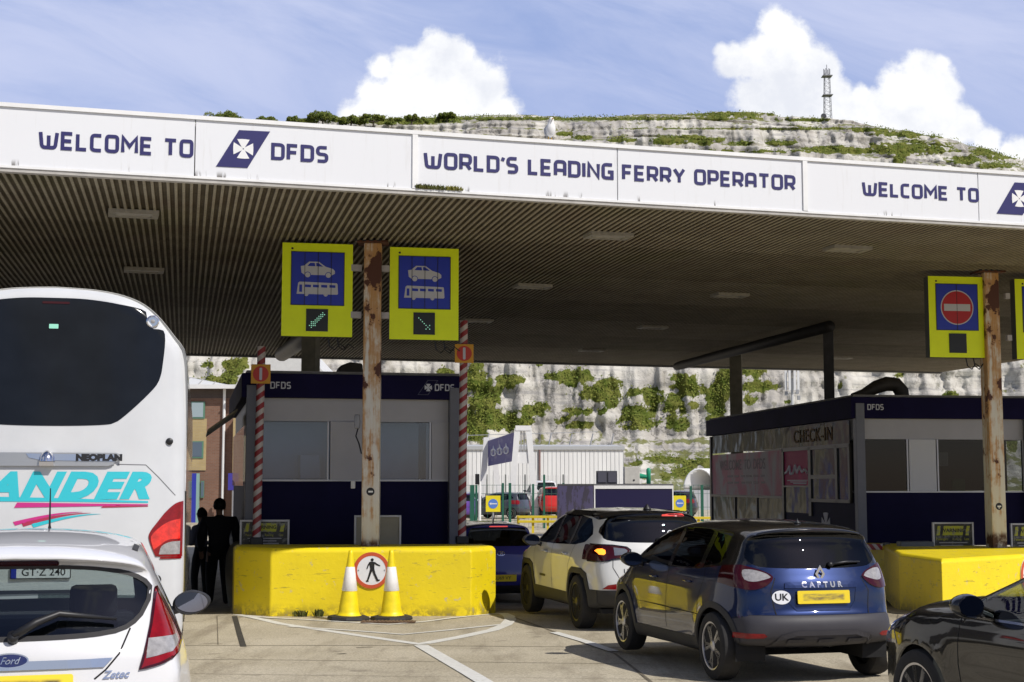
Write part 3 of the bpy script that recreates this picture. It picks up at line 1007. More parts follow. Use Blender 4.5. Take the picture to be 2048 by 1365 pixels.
# ================================================================== VEHICLE SHELLS
def spline(pts, step=0.05, closed=False):
    """Catmull-Rom through the points; a point given as (a, b, 'c') is kept as a corner"""
    P = [Vector((p[0], p[1])) for p in pts]
    cor = [len(p) > 2 for p in pts]
    n = len(P)
    out = []
    for i in range(n if closed else n - 1):
        p1, p2 = P[i], P[(i + 1) % n]
        p0 = P[i - 1] if (closed or i > 0) else p1
        p3 = P[(i + 2) % n] if (closed or i + 2 < n) else p2
        if cor[i]: p0 = p1 - (p2 - p1)
        if cor[(i + 1) % n]: p3 = p2 + (p2 - p1)
        k = max(1, int(round((p2 - p1).length / step)))
        d01, d12, d23 = max((p1 - p0).length, 1e-4) ** .5, max((p2 - p1).length, 1e-4) ** .5, max((p3 - p2).length, 1e-4) ** .5
        m1 = (p2 - p1) + d12 * ((p1 - p0) / d01 - (p2 - p0) / (d01 + d12))
        m2 = (p2 - p1) + d12 * ((p3 - p2) / d23 - (p3 - p1) / (d12 + d23))
        for j in range(k):
            t = j / k
            out.append((2 * t**3 - 3 * t**2 + 1) * p1 + (t**3 - 2 * t**2 + t) * m1 + (-2 * t**3 + 3 * t**2) * p2 + (t**3 - t**2) * m2)
    if not closed: out.append(P[-1])
    return out
def curve1(pts):
    """smooth 1-D lookup through (x, value) knots"""
    xs = [p[0] for p in pts]; ys = [p[1] for p in pts]
    n = len(xs)
    def f(x):
        if x <= xs[0]: return ys[0]
        if x >= xs[-1]: return ys[-1]
        for i in range(n - 1):
            if x <= xs[i + 1]:
                h = xs[i + 1] - xs[i]; t = (x - xs[i]) / h
                def slope(k):
                    if k <= 0: return (ys[1] - ys[0]) / (xs[1] - xs[0])
                    if k >= n - 1: return (ys[-1] - ys[-2]) / (xs[-1] - xs[-2])
                    a = (ys[k] - ys[k-1]) / (xs[k] - xs[k-1]); b = (ys[k+1] - ys[k]) / (xs[k+1] - xs[k])
                    return 0 if a * b <= 0 else 2 * a * b / (a + b)
                return ((2*t**3-3*t**2+1)*ys[i] + (t**3-2*t**2+t)*h*slope(i) + (-2*t**3+3*t**2)*ys[i+1] + (t**3-t**2)*h*slope(i+1))
    return f
def in_poly(p, poly):
    x, y = p
    r = False
    j = len(poly) - 1
    for i in range(len(poly)):
        xi, yi = poly[i][0], poly[i][1]; xj, yj = poly[j][0], poly[j][1]
        if (yi > y) != (yj > y) and x < (xj - xi) * (y - yi) / (yj - yi) + xi:
            r = not r
        j = i
    return r
def rounded(poly, step=.03):
    """outline smoothed through its points; corners marked 'c' stay"""
    return [(p.x, p.y) for p in spline(poly, step, closed=True)]
class Shell:
    """smooth two-sided body: a side silhouette (y forward, z up) inflated to the half width W(y, z)"""
    def __init__(s, sil, W, crown, n_exp=4.5, bow=0.28, step=0.05, arch=(), ribs=11, seam=None):
        pts = spline(sil, step, closed=True)
        m = len(pts)
        area = sum(pts[i].x * pts[(i + 1) % m].y - pts[(i + 1) % m].x * pts[i].y for i in range(m))
        if area < 0: pts = pts[::-1]
        # smoothed inward normals and crown depths
        nr = []
        for i in range(m):
            acc = Vector((0, 0))
            for k in range(-6, 7):
                d = pts[(i + k + 1) % m] - pts[(i + k - 1) % m]
                if d.length > 1e-9: acc += Vector((-d.y, d.x)).normalized() * (7 - abs(k))
            nr.append(acc.normalized())
        cd = [crown(p.x, p.y) for p in pts]
        ring = [pts[i] + nr[i] * cd[i] for i in range(m)]
        for _ in range(6):
            ring = [ring[i] * .5 + (ring[i - 1] + ring[(i + 1) % m]) * .25 for i in range(m)]
        bm = bmesh.new()
        e = 2.0 / n_exp
        rows = []
        for i in range(m):
            row = []
            for k in range(ribs + 1):
                ph = (k / ribs) * pi / 2
                sx = sin(ph) ** e if k else 0.0
                sd = bow * sx * sx + (1 - bow) * (1 - (cos(ph) if k < ribs else 0.0) ** e)
                q = pts[i].lerp(ring[i], sd)
                row.append((W(q.x, q.y) * sx, q.x, q.y))
            rows.append(row)
        for side in (1, -1):
            V = [[bm.verts.new((p[0] * side, p[1], p[2])) for p in row] for row in rows]
            for i in range(m):
                j = (i + 1) % m
                for k in range(ribs):
                    q = (V[i][k], V[i][k + 1], V[j][k + 1], V[j][k])
                    bm.faces.new(q if side > 0 else q[::-1])
            # flank
            loop = [Vector((p.x, p.y)) for p in ring]
            y0, y1 = min(p.x for p in loop), max(p.x for p in loop)
            z0, z1 = min(p.y for p in loop), max(p.y for p in loop)
            inner = []
            g = step * 1.15
            yy = y0
            while yy < y1:
                zz = z0
                while zz < z1:
                    if in_poly((yy, zz), loop) and min((Vector((yy, zz)) - q).length for q in loop) > g * .55:
                        inner.append(Vector((yy, zz)))
                    zz += g
                yy += g
            r = delaunay_2d_cdt(loop + inner, [(i, (i + 1) % m) for i in range(m)], [], 1, 1e-5)
            vmap = {}
            def getv(i):
                if i not in vmap:
                    org = r[3][i]
                    hit = next((o for o in org if o < m), None)
                    vmap[i] = V[hit][ribs] if hit is not None else bm.verts.new((W(r[0][i].x, r[0][i].y) * side, r[0][i].x, r[0][i].y))
                return vmap[i]
            for f in r[2]:
                vs = [getv(i) for i in f]
                if len(set(vs)) < 3: continue
                a, b, c = vs[0].co, vs[1].co, vs[2].co
                nn = (b - a).cross(c - a)
                if nn.x * side < 0: vs = vs[::-1]
                try: bm.faces.new(vs)
                except ValueError: pass
        bmesh.ops.remove_doubles(bm, verts=bm.verts, dist=1e-4)
        bmesh.ops.recalc_face_normals(bm, faces=bm.faces)
        s.finish(bm)
    def finish(s, bm):
        s.bm = bm
        s.lay = bm.faces.layers.int.new('part')
        s.names = ['body']
        s.bvh = BVHTree.FromBMesh(bm)
    # --- cutting regions: view 'rear' (x,z from behind), 'front', 'side' (y,z; both flanks), 'right', 'left', 'top'
    def _proj(s, view):
        if view in ('rear', 'front'): return (lambda c: (c.x, c.z)), Vector((1, 0, 0)), Vector((0, 0, 1))
        if view == 'top': return (lambda c: (c.x, c.y)), Vector((1, 0, 0)), Vector((0, 1, 0))
        return (lambda c: (c.y, c.z)), Vector((0, 1, 0)), Vector((0, 0, 1))
    def _ok(s, view, f):
        n, c = f.normal, f.calc_center_median()
        if view == 'rear': return n.y < 0.10 and c.y < s.rear_lim
        if view == 'front': return n.y > -0.10 and c.y > s.front_lim
        if view == 'side': return abs(n.x) > 0.12
        if view == 'right': return n.x > 0.12
        if view == 'left': return n.x < -0.12
        return n.z > 0.05
    rear_lim, front_lim = 0.9, 2.2
    def cut(s, name, poly, view, only=None):
        bm, lay = s.bm, s.lay
        if name not in s.names: s.names.append(name)
        idx = s.names.index(name)
        allow = None if only is None else [s.names.index(o) for o in only if o in s.names]
        proj, ax, az = s._proj(view)
        n = len(poly)
        def good(f): return s._ok(view, f) and (allow is None or f[lay] in allow)
        fs_all = [f for f in bm.faces if good(f)]
        bx0, bx1 = min(p[0] for p in poly), max(p[0] for p in poly)
        bz0, bz1 = min(p[1] for p in poly), max(p[1] for p in poly)
        def bb(f):
            q = [proj(v.co) for v in f.verts]
            return min(a for a, b in q), max(a for a, b in q), min(b for a, b in q), max(b for a, b in q)
        near = set()
        for f in fs_all:
            a, b, c, d = bb(f)
            if a <= bx1 + .01 and b >= bx0 - .01 and c <= bz1 + .01 and d >= bz0 - .01: near.add(f)
        for i in range(n):
            p, q = poly[i], poly[(i + 1) % n]
            if abs(p[0] - q[0]) + abs(p[1] - q[1]) < 1e-6: continue
            sx0, sx1, sz0, sz1 = min(p[0], q[0]) - .004, max(p[0], q[0]) + .004, min(p[1], q[1]) - .004, max(p[1], q[1]) + .004
            sel = []
            for f in near:
                if not f.is_valid: continue
                a, b, c, d = bb(f)
                if a <= sx1 and b >= sx0 and c <= sz1 and d >= sz0: sel.append(f)
            if not sel: continue
            dirv = ax * (q[0] - p[0]) + az * (q[1] - p[1])
            view_axis = ax.cross(az)
            no = dirv.cross(view_axis).normalized()
            co = ax * p[0] + az * p[1]
            geom = list({v for f in sel for v in f.verts}) + list({e for f in sel for e in f.edges}) + sel
            res = bmesh.ops.bisect_plane(bm, geom=geom, dist=1e-5, plane_co=co, plane_no=no)
            for g in res['geom']:
                if isinstance(g, bmesh.types.BMFace): near.add(g)
            near = {f for f in near if f.is_valid}
        for f in near:
            if not f.is_valid or not good(f): continue
            if in_poly(proj(f.calc_center_median()), poly): f[lay] = idx
        return s
    def mirror_cut(s, name, poly, view, only=None):
        s.cut(name, poly, view, only)
        s.cut(name, [(-p[0], p[1]) for p in poly], view, only)
        return s
    def hit(s, view, a, b, off=0.0):
        """surface point and normal seen at (a, b) in a view"""
        if view == 'rear': o, d = Vector((a, -9, b)), Vector((0, 1, 0))
        elif view == 'front': o, d = Vector((a, 30, b)), Vector((0, -1, 0))
        elif view == 'left': o, d = Vector((-9, a, b)), Vector((1, 0, 0))
        elif view == 'right': o, d = Vector((9, a, b)), Vector((-1, 0, 0))
        else: o, d = Vector((a, b, 9)), Vector((0, 0, -1))
        p, n, _, _ = s.bvh.ray_cast(o, d)
        if p is None: return None, None
        if n.dot(d) > 0: n = -n
        return p + n * off, n
    def strip(s, pts, w, view, off=0.0015, step=0.04, closed=False):
        """thin band laid on the surface along a polyline given in a view"""
        P = [Vector(p) for p in pts]
        if closed: P.append(P[0])
        Q = []
        for a, b in zip(P, P[1:]):
            k = max(1, int((b - a).length / step))
            Q += [a.lerp(b, i / k) for i in range(k)]
        Q.append(P[-1])
        mb = MB(); prev = None; vs = []; fs = []
        for i, q in enumerate(Q):
            d = (Q[min(i + 1, len(Q) - 1)] - Q[max(i - 1, 0)]).normalized()
            n = Vector((-d.y, d.x)) * w / 2
            l, _ = s.hit(view, q.x + n.x, q.y + n.y, off)
            r, _ = s.hit(view, q.x - n.x, q.y - n.y, off)
            if l is None or r is None: prev = None; continue
            vs += [l, r]
            if prev is not None: fs.append((prev, prev + 1, len(vs) - 1, len(vs) - 2))
            prev = len(vs) - 2
        return mb.add(vs, fs)
    def patch(s, poly, view, off=0.003, step=0.05, holes=()):
        """flat shape laid on the surface"""
        loops = [poly] + list(holes)
        P, E = [], []
        for lp in loops:
            k0 = len(P); n = len(lp)
            for i in range(n):
                a, b = Vector(lp[i]), Vector(lp[(i + 1) % n])
                k = max(1, int((b - a).length / step))
                for j in range(k): P.append(a.lerp(b, j / k))
            E += [(k0 + i, k0 + (i + 1) % (len(P) - k0)) for i in range(len(P) - k0)]
        x0, x1 = min(p.x for p in P), max(p.x for p in P); z0, z1 = min(p.y for p in P), max(p.y for p in P)
        nx, nz = int((x1 - x0) / step), int((z1 - z0) / step)
        for i in range(1, nx + 1):
            for j in range(1, nz + 1):
                q = (x0 + (x1 - x0) * i / (nx + 1), z0 + (z1 - z0) * j / (nz + 1))
                if in_poly(q, poly) and not any(in_poly(q, h) for h in holes): P.append(Vector(q))
        r = delaunay_2d_cdt(P, E, [], 0, 1e-6)
        mb = MB(); vs = []; ok = []
        for v in r[0]:
            p, n = s.hit(view, v.x, v.y, off)
            ok.append(p is not None); vs.append(p if p is not None else Vector((0, 0, 0)))
        fs = []
        for f in r[2]:
            c = sum((r[0][i] for i in f), Vector((0, 0))) / len(f)
            if in_poly(c, poly) and not any(in_poly(c, h) for h in holes) and all(ok[i] for i in f): fs.append(tuple(f))
        return mb.add(vs, fs)
    def lay_text(s, txt, size, view, a, b, off=0.004, xs=1.0, **kw):
        """lettering bent onto the surface"""
        me = text_mesh(txt, size, 0.0, **kw)
        me.transform(Matrix.Diagonal((xs, 1, 1, 1)))
        bm = bmesh.new(); bm.from_mesh(me)
        bmesh.ops.triangulate(bm, faces=bm.faces)
        bmesh.ops.subdivide_edges(bm, edges=[e for e in bm.edges if e.calc_length() > .08], cuts=1)
        sgn = {'rear': 1, 'right': 1, 'left': -1, 'front': -1}[view]
        for v in bm.verts:
            p, n = s.hit(view, a + sgn * v.co.x, b + v.co.z, off)
            if p is not None: v.co = p
        mb = MB()
        bm.verts.index_update()
        mb.add([v.co.copy() for v in bm.verts], [tuple(v.index for v in f.verts) for f in bm.faces])
        bm.free()
        return mb
    def parts(s, root, spec, rim=0.018):
        """split into part meshes. spec: {name: (object name, material, offset, parent name or None)}"""
        bm = s.bm
        bm.normal_update()
        nrm = {v.index: None for v in bm.verts}
        bm.verts.index_update()
        s.made = {}
        for name in s.names:
            if name not in spec or spec[name] is None: continue
            oname, m, off, par = spec[name]
            idx = s.names.index(name)
            fs = [f for f in bm.faces if f[s.lay] == idx]
            if not fs: continue
            s.made.setdefault(name, [])
            groups = [fs]
            if name in s.separate:                          # one part per connected region
                left = set(fs); groups = []
                while left:
                    seed = left.pop(); comp = [seed]; st = [seed]
                    while st:
                        for e in st.pop().edges:
                            for g in e.link_faces:
                                if g in left: left.remove(g); comp.append(g); st.append(g)
                    if len(comp) > 1: groups.append(comp)
            for grp in groups:
                vm, vs, ns, faces = {}, [], [], []
                cnt = {}
                for f in grp:
                    for v in f.verts:
                        if v.index not in vm:
                            vm[v.index] = len(vs); vs.append(v.co + v.normal * off); ns.append(v.normal.copy())
                    faces.append(tuple(vm[v.index] for v in f.verts))
                    k = len(f.verts)
                    for i in range(k):
                        a, b = vm[f.verts[i].index], vm[f.verts[(i + 1) % k].index]
                        cnt[(a, b)] = cnt.get((a, b), 0) + 1
                nf = len(faces)
                inner = {}
                for (a, b) in list(cnt):
                    if (b, a) in cnt: continue
                    for q in (a, b):
                        if q not in inner:
                            inner[q] = len(vs); vs.append(vs[q] - ns[q] * rim); ns.append(ns[q])
                    faces.append((b, a, inner[a], inner[b]))
                me = bpy.data.meshes.new(oname)
                me.from_pydata([tuple(v) for v in vs], [], faces)
                for p in me.polygons: p.use_smooth = True
                o = link(oname, me, m, s.made[par][0] if par else root)
                me.normals_split_custom_set_from_vertices([tuple(n) for n in ns])
                s.made[name].append(o)
        return s.made
    separate = ()

def wheel(root, x, y, R, width, side, m_tyre, m_rim, m_dark, spokes=10, style='multi', rim_r=0.68, name='wheel'):
    """tyre with rim; axle along x, outer face towards side*x"""
    s = side
    w = width / 2
    prof = [(R * .66, -w * .8), (R * .70, -w), (R * .90, -w), (R * .97, -w * .86), (R, -w * .6), (R, w * .6), (R * .97, w * .86), (R * .90, w), (R * (rim_r + .02), w), (R * rim_r, w * .8)]
    mb = MB()
    mb.lathe([(r, h * s) for r, h in prof], 44, axis='X', close=False)
    t = mb.build(name, m_tyre, root, smooth=False, auto=35)
    t.location = (x, y, R)
    rr = R * rim_r
    mb = MB().lathe([(rr, w * .8 * s), (rr * .93, w * .5 * s), (rr * .90, -w * .5 * s)], 40, axis='X', close=True)
    mb.build('rim_well', m_dark, t, auto=40)
    mb = MB()
    mb.lathe([(rr * 1.02, w * .78 * s), (rr * 1.02, w * .93 * s), (rr * .95, w * .90 * s), (rr * .93, w * .62 * s)], 44, axis='X', close=False)
    face = w * .80 * s
    def arm(a0, r0, w0, a1, r1, w1, th=0.03):
        pts = []
        for (a, r, ww) in ((a0, r0, w0), (a1, r1, w1)):
            c = Vector((r * cos(a), r * sin(a))); 
            d = Vector((r1 * cos(a1) - r0 * cos(a0), r1 * sin(a1) - r0 * sin(a0))).normalized()
            n = Vector((-d.y, d.x)) * ww / 2
            pts += [c + n, c - n]
        vs = []
        for dx in (face, face - th * s):
            vs += [(dx, p.x, p.y) for p in pts]
        mb.add(vs, [(0, 1, 3, 2), (4, 6, 7, 5), (0, 2, 6, 4), (1, 5, 7, 3)])
    if style == 'multi':
        for i in range(spokes):
            a = 2 * pi * i / spokes
            arm(a, rr * .18, rr * .16, a + .05, rr * .96, rr * .20)
    elif style == 'hook':
        for i in range(5):
            a = 2 * pi * i / 5
            arm(a - .20, rr * .15, rr * .15, a - .26, rr * .97, rr * .13)
            arm(a - .26, rr * .93, rr * .12, a + .05, rr * .70, rr * .12)
            arm(a + .05, rr * .72, rr * .12, a + .34, rr * .97, rr * .14)
            arm(a + .12, rr * .15, rr * .10, a + .05, rr * .70, rr * .11)
    elif style == 'five':
        for i in range(5):
            a = 2 * pi * i / 5
            arm(a - .13, rr * .2, rr * .13, a - .16, rr * .97, rr * .13)
            arm(a + .13, rr * .2, rr * .13, a + .16, rr * .97, rr * .13)
    mb.lathe([(rr * .24, (w * .60) * s), (rr * .24, face), (rr * .20, face + .006 * s), (.004, face + .006 * s)], 24, axis='X', close=False)
    mb.build('rim', m_rim, t, auto=40)
    return t
def arch_poly(y, z, r, flat=None, n=26):
    p = [(y + r * cos(pi * i / n), z + r * sin(pi * i / n)) for i in range(n + 1)]
    return p + [(y - r, -0.2), (y + r, -0.2)]
def wells(root, axles, R, half, m, depth=0.30):
    """dark wheel-arch liners"""
    for y in axles:
        for sd in (1, -1):
            mb = MB()
            n = 20
            vs, fs = [], []
            for i in range(n + 1):
                a = -0.25 + (pi + .5) * i / n
                for xx in (half * sd, (half - depth) * sd):
                    vs.append((xx, y + R * cos(a), R * .8 + R * sin(a)))
            for i in range(n): fs.append((2 * i, 2 * i + 1, 2 * i + 3, 2 * i + 2))
            mb.add(vs, fs)
            k = [2 * i + 1 for i in range(n + 1)]
            mb.add([vs[i] for i in k], [tuple(range(len(k)))])
            mb.build('arch_liner', m, root, recalc=False)
def seat(root, x, y, m, wd=0.50, z=0.38, top=1.12):
    """car seat facing +y: cushion, back and headrest"""
    sx = wd / 2
    mb = MB()
    mb.box(x - sx, x + sx, y, y + .50, z, z + .16)
    a = [(x - sx, y, z + .1), (x + sx, y, z + .1), (x + sx, y + .14, z + .1), (x - sx, y + .14, z + .1)]
    t = top - .16
    b = [(x - sx * .8, y - .16, t), (x + sx * .8, y - .16, t), (x + sx * .8, y - .06, t), (x - sx * .8, y - .06, t)]
    mb.add(a + b, [(0, 3, 2, 1), (4, 5, 6, 7), (0, 1, 5, 4), (1, 2, 6, 5), (2, 3, 7, 6), (3, 0, 4, 7)])
    mb.box(x - .13, x + .13, y - .20, y - .11, t + .02, t + .20)
    o = mb.build('seat', m, root, bevel=0.03)
    return o
def plate(root, shell, cx, cz, w, h, m, view='rear', off=0.012, name='number_plate'):
    p, n = shell.hit(view, cx, cz, off)
    o = MB().prism(rrect(-w / 2, w / 2, -h / 2, h / 2, .012), -0.008, 0.0).build(name, m, root)
    o.location = p
    o.rotation_euler = (atan2(n.z, -n.y) if view == 'rear' else 0, 0, 0)
    o.rotation_euler.x = -atan2(n.z, -n.y)
    return o
def smear_mat(name, base, dark, sx, sz, thr=0.5):
    """plate with its characters blurred to a smear"""
    m = bpy.data.materials.new(name); m.use_nodes = True
    T = NT(m.node_tree); b = m.node_tree.nodes['Principled BSDF']
    co = T.n('ShaderNodeTexCoord').outputs['Object']
    x, y, z = T.xyz(co)
    n = T.noise(T.vmath('MULTIPLY', co, (sx, 1, sz)), 1.0, 4, 0.6)
    f = T.ramp(n, thr - .24, thr + .26)
    ex = T.ramp(T.math('ABSOLUTE', x), .19, .225, 1.0, 0.0)
    ez = T.ramp(T.math('ABSOLUTE', z), .022, .042, 1.0, 0.0)
    f = T.math('MULTIPLY', T.math('MULTIPLY', f, ex), ez)
    T.nt.links.new(T.mix(f, base, dark), b.inputs['Base Color'])
    b.inputs['Roughness'].default_value = 0.4
    return m
M_TYRE = mat('tyre_rubber', (0.018, 0.017, 0.017), 0.85, var=0.25, vscale=25)
M_ALLOY = mat('alloy', (0.55, 0.55, 0.58), 0.28, metal=0.85)
M_ALLOYD = mat('dark_alloy', (0.03, 0.03, 0.032), 0.35, metal=0.6)
M_WELL = mat('underbody', (0.008, 0.008, 0.009), 0.9)
M_TRIMB = mat('grained_black_trim', (0.022, 0.022, 0.024), 0.6, bump=0.1, bscale=300)
M_GLOSSB = mat('gloss_black', (0.008, 0.008, 0.009), 0.12, coat=0.4)
M_CHROME = mat('chrome', (0.72, 0.72, 0.74), 0.12, metal=1.0)
M_SEAT = mat('seat_cloth', (0.035, 0.034, 0.036), 0.9, var=0.2)
M_LAMPR = mat('lamp_red', (0.22, 0.003, 0.006), 0.12, coat=0.6, spec=0.2, var=0.25, vscale=20)
M_LAMPD = mat('lamp_dark_red', (0.040, 0.001, 0.003), 0.12, coat=0.6, spec=0.2)
M_LAMPC = mat('lamp_clear', (0.30, 0.29, 0.29), 0.12, coat=0.8, var=0.25, vscale=30)
M_LAMPS = mat('lamp_smoke', (0.13, 0.14, 0.17), 0.12, coat=0.9)
M_GLS = glass('window_glass', (0.20, 0.24, 0.25))
M_GLSD = glass('privacy_glass', (0.045, 0.05, 0.065), refl=0.5)
M_GLSC = glass('clear_glass', (0.62, 0.68, 0.66))
M_MIRR = mat('mirror_glass', (0.24, 0.25, 0.30), 0.03, metal=1.0)
def paint(name, c, rough=0.28, metal=0.0, ior=1.5):
    m = mat(name, c, rough, metal, var=0.04, vscale=2.5, coat=1.0, spec=0.15)
    m.node_tree.nodes['Principled BSDF'].inputs['Coat IOR'].default_value = ior
    return m
def mirror(root, x, y, z, side, m_body, sc=1.0, mirror_front=True):
    """door mirror: rounded shell with its glass facing rearwards"""
    w, h, d = .115 * sc, .075 * sc, .10 * sc
    me = bmesh.new()
    bmesh.ops.create_uvsphere(me, u_segments=18, v_segments=12, radius=1)
    for v in me.verts:
        c = v.co
        yy = c.y
        if yy < -0.35: yy = -0.35
        taper = 1.0 - 0.18 * (c.x * side > 0) * abs(c.x)
        v.co = Vector((c.x * w, yy * d, c.z * h * taper + 0.01 * c.x * side))
    mb = MB()
    me.verts.index_update()
    mb.add([v.co.copy() for v in me.verts], [tuple(v.index for v in f.verts) for f in me.faces]); me.free()
    mb.tube([(-side * w * .7, 0, -h * .5), (-side * (w + .09), .02, -h * 1.0)], [.028, .03], 8)
    o = mb.build('door_mirror', m_body, root, auto=40)
    o.location = (x, y, z); o.rotation_euler = (0, 0, -side * 0.12)
    g = MB().prism([(p[0], p[1]) for p in [(w * .84 * cos(2 * pi * i / 24), h * .80 * sin(2 * pi * i / 24) + .004) for i in range(24)]], -.004, 0).build('mirror_glass', M_MIRR, o)
    g.location = (0, -d * .352, 0)
    return o
def gaps(strips, m, root):
    for q in strips:
        if q.f: q.build('panel_gap', m, root, recalc=False)
# ================================================================== BLUE CROSSOVER
def blue_crossover():
    M_BLUE = paint('deep_blue_paint', (0.0020, 0.0105, 0.055), 0.36, metal=0.5, ior=1.6)
    M_GREYP = mat('grey_bumper_plastic', (0.048, 0.046, 0.053), 0.5, var=0.06, spec=0.25)
    p = Vector((2.93, 13.75, 0)); 
    r = thing('parked_car', 'dark blue crossover with black roof and a white UK oval sticker on its tailgate', 'car', (p.x, p.y, gz(14.4)), radians(14.6), 'cars queueing under the canopy')
    r.scale = (1, 1, .955)
    L = 4.12
    sil = [(.16, .375), (.05, .43), (.01, .52), (.02, .64), (.075, .70), (.10, .80), (.115, .93), (.15, 1.02), (.20, 1.11), (.30, 1.32), (.36, 1.43), (.30, 1.49, 'c'), (.42, 1.525), (.80, 1.555), (1.5, 1.572), (2.1, 1.545), (2.55, 1.44),
           (2.95, 1.24), (3.28, 1.06), (3.55, .99), (3.85, .90), (4.03, .78), (4.10, .62), (4.12, .45), (4.05, .28), (3.9, .22), (2.0, .20), (1.0, .24), (.45, .34)]
    plan = curve1([(0, .80), (.25, .87), (.7, .985), (1.5, 1.0), (3.0, 1.0), (3.6, .955), (3.95, .85), (4.12, .72)])
    sec = curve1([(.2, .93), (.38, .985), (.52, 1.0), (.75, .997), (.92, .980), (1.05, .95), (1.15, .905), (1.3, .825), (1.45, .745), (1.6, .69)])
    def W(y, z):
        b = 0.0
        for ay in (.70, 3.31):
            d = sqrt((y - ay) ** 2 + (z - .34) ** 2)
            b += .022 * math.exp(-((d - .38) / .10) ** 2)
        if y < .9: b += .03 * math.exp(-((z - 1.03) / .16) ** 2) * (1 - y / .9)
        return .865 * plan(y) * sec(z) + b
    crown = lambda y, z: (.07 if z < .40 else .30 if y < .6 else .26 if y > 3.4 else .16) if z < 1.2 else (.17 if y < .5 else .13)
    sh = Shell(sil, W, crown, 4.2, bow=.30, step=.05)
    sh.rear_lim = .62
    # rear face
    sh.mirror_cut('dark_roof', [(-1.2, 1.44), (0.001, 1.44), (0.001, 1.7), (-1.2, 1.7)], 'rear')
    sh.cut('dark_roof', [(-1.2, .22), (1.2, .22), (1.2, 3.0), (-1.2, 3.0)], 'top', only=['body'])
    k = sh.names.index('dark_roof')
    for f in sh.bm.faces:                                    # keep only what lies above the cant rail
        if f[sh.lay] == k and f.calc_center_median().z < 1.40: f[sh.lay] = 0
    sh.cut('dark_roof', [(.24, 1.16), (.70, 1.125), (1.2, 1.07), (2.1, 1.045), (3.12, 1.05), (2.9, 1.35), (2.5, 1.6), (.2, 1.65)], 'side', only=['body'])
    rw = [(-.50, 1.128), (.50, 1.128), (.60, 1.15), (.665, 1.215), (.635, 1.32), (.585, 1.415), (.50, 1.442), (0, 1.452), (-.50, 1.442), (-.585, 1.415), (-.635, 1.32), (-.665, 1.215), (-.60, 1.15)]
    sh.cut('rear_window', rounded(rw, .05), 'rear')
    lamp = [(-.905, 1.125), (-.74, 1.155), (-.64, 1.13), (-.50, 1.075), (-.455, 1.035), (-.49, .985), (-.56, .94), (-.66, .915), (-.76, .93), (-.84, .975), (-.93, 1.04)]
    sh.mirror_cut('tail_light', rounded(lamp), 'rear', only=['body'])
    lens = [(-.70, 1.10), (-.62, 1.105), (-.50, 1.062), (-.475, 1.035), (-.53, 1.012), (-.64, .99), (-.70, 1.01)]
    sh.mirror_cut('lamp_lens', rounded(lens), 'rear', only=['tail_light'])
    bum = [(-1.0, .20), (1.0, .20), (1.0, .60), (.84, .615), (.70, .672), (-.70, .672), (-.84, .615), (-1.0, .60)]
    sh.cut('rear_bumper', bum, 'rear', only=['body'])
    sh.mirror_cut('reflector', [(-.80, .452), (-.80, .505), (-.60, .505), (-.57, .480), (-.60, .462)], 'rear', only=['rear_bumper'])
    sh.cut('rear_bumper', [(-.1, .18), (.62, .18), (.62, .44), (.42, .60), (-.1, .64)], 'side', only=['body'])
    # flanks
    sidew = [(.63, 1.215), (.74, 1.32), (.90, 1.43), (1.3, 1.475), (1.9, 1.475), (2.3, 1.43), (2.62, 1.32), (2.95, 1.13), (2.98, 1.06), (2.2, 1.055), (1.2, 1.085), (.75, 1.15)]
    sh.cut('side_window', sidew, 'side')
    sh.cut('cladding', [(.35, .14), (.35, .36), (1.1, .38), (2.9, .36), (3.7, .36), (4.2, .40), (4.2, .14)], 'side', only=['body'])
    for ay in (.70, 3.31):
        sh.cut('cladding', arch_poly(ay, .34, .435), 'side', only=['body', 'cladding', 'rear_bumper'])
        sh.cut('gone', arch_poly(ay, .34, .375), 'side', only=['cladding', 'rear_bumper', 'body'])
    sh.cut('windscreen', [(-.62, 1.10), (.62, 1.10), (.56, 1.47), (-.56, 1.47)], 'front', only=['body', 'dark_roof'])
    sh.mirror_cut('headlight', [(-.80, .72), (-.5, .74), (-.45, .82), (-.80, .93)], 'front', only=['body'])
    sh.separate = ('tail_light', 'reflector', 'side_window', 'headlight')
    made = sh.parts(r, {'body': ('body', M_BLUE, 0, None), 'dark_roof': ('roof', M_GLOSSB, .001, None), 'rear_window': ('rear_window', M_GLSD, -.002, None),
                        'tail_light': ('tail_light', M_LAMPD, .012, None), 'lamp_lens': None, 'rear_bumper': ('rear_bumper', M_GREYP, .002, None),
                        'reflector': ('reflector', M_LAMPR, .006, None), 'side_window': ('side_window', M_GLSD, -.001, None), 'cladding': ('cladding', M_TRIMB, .010, None),
                        'windscreen': ('windscreen', M_GLS, 0, None), 'headlight': ('headlight', M_LAMPC, .004, None)})
    sh2 = {'lamp_lens': ('lamp_lens', M_LAMPC, .010, None)}
    sh.separate = ('lamp_lens',)
    keep = dict(made)
    lens_made = sh.parts(r, sh2)
    for o in lens_made.get('lamp_lens', []):
        best = min(keep['tail_light'], key=lambda t: abs(sum(v.co.x for v in t.data.vertices) / len(t.data.vertices) - sum(v.co.x for v in o.data.vertices) / len(o.data.vertices)))
        o.parent = best
    # window frames and pillars in black
    mb = MB()
    mb.v, mb.f = [], []
    st = sh.strip([(1.12, 1.09), (1.10, 1.46)], .11, 'left', .003).build('window_pillar', M_GLOSSB, r)
    sh.strip([(1.95, 1.06), (1.93, 1.47)], .10, 'left', .003).build('window_pillar', M_GLOSSB, r)
    sh.strip([(1.95, 1.06), (1.93, 1.47)], .10, 'right', .003).build('window_pillar', M_GLOSSB, r)
    # gaps
    gm = M_WELL
    g = []
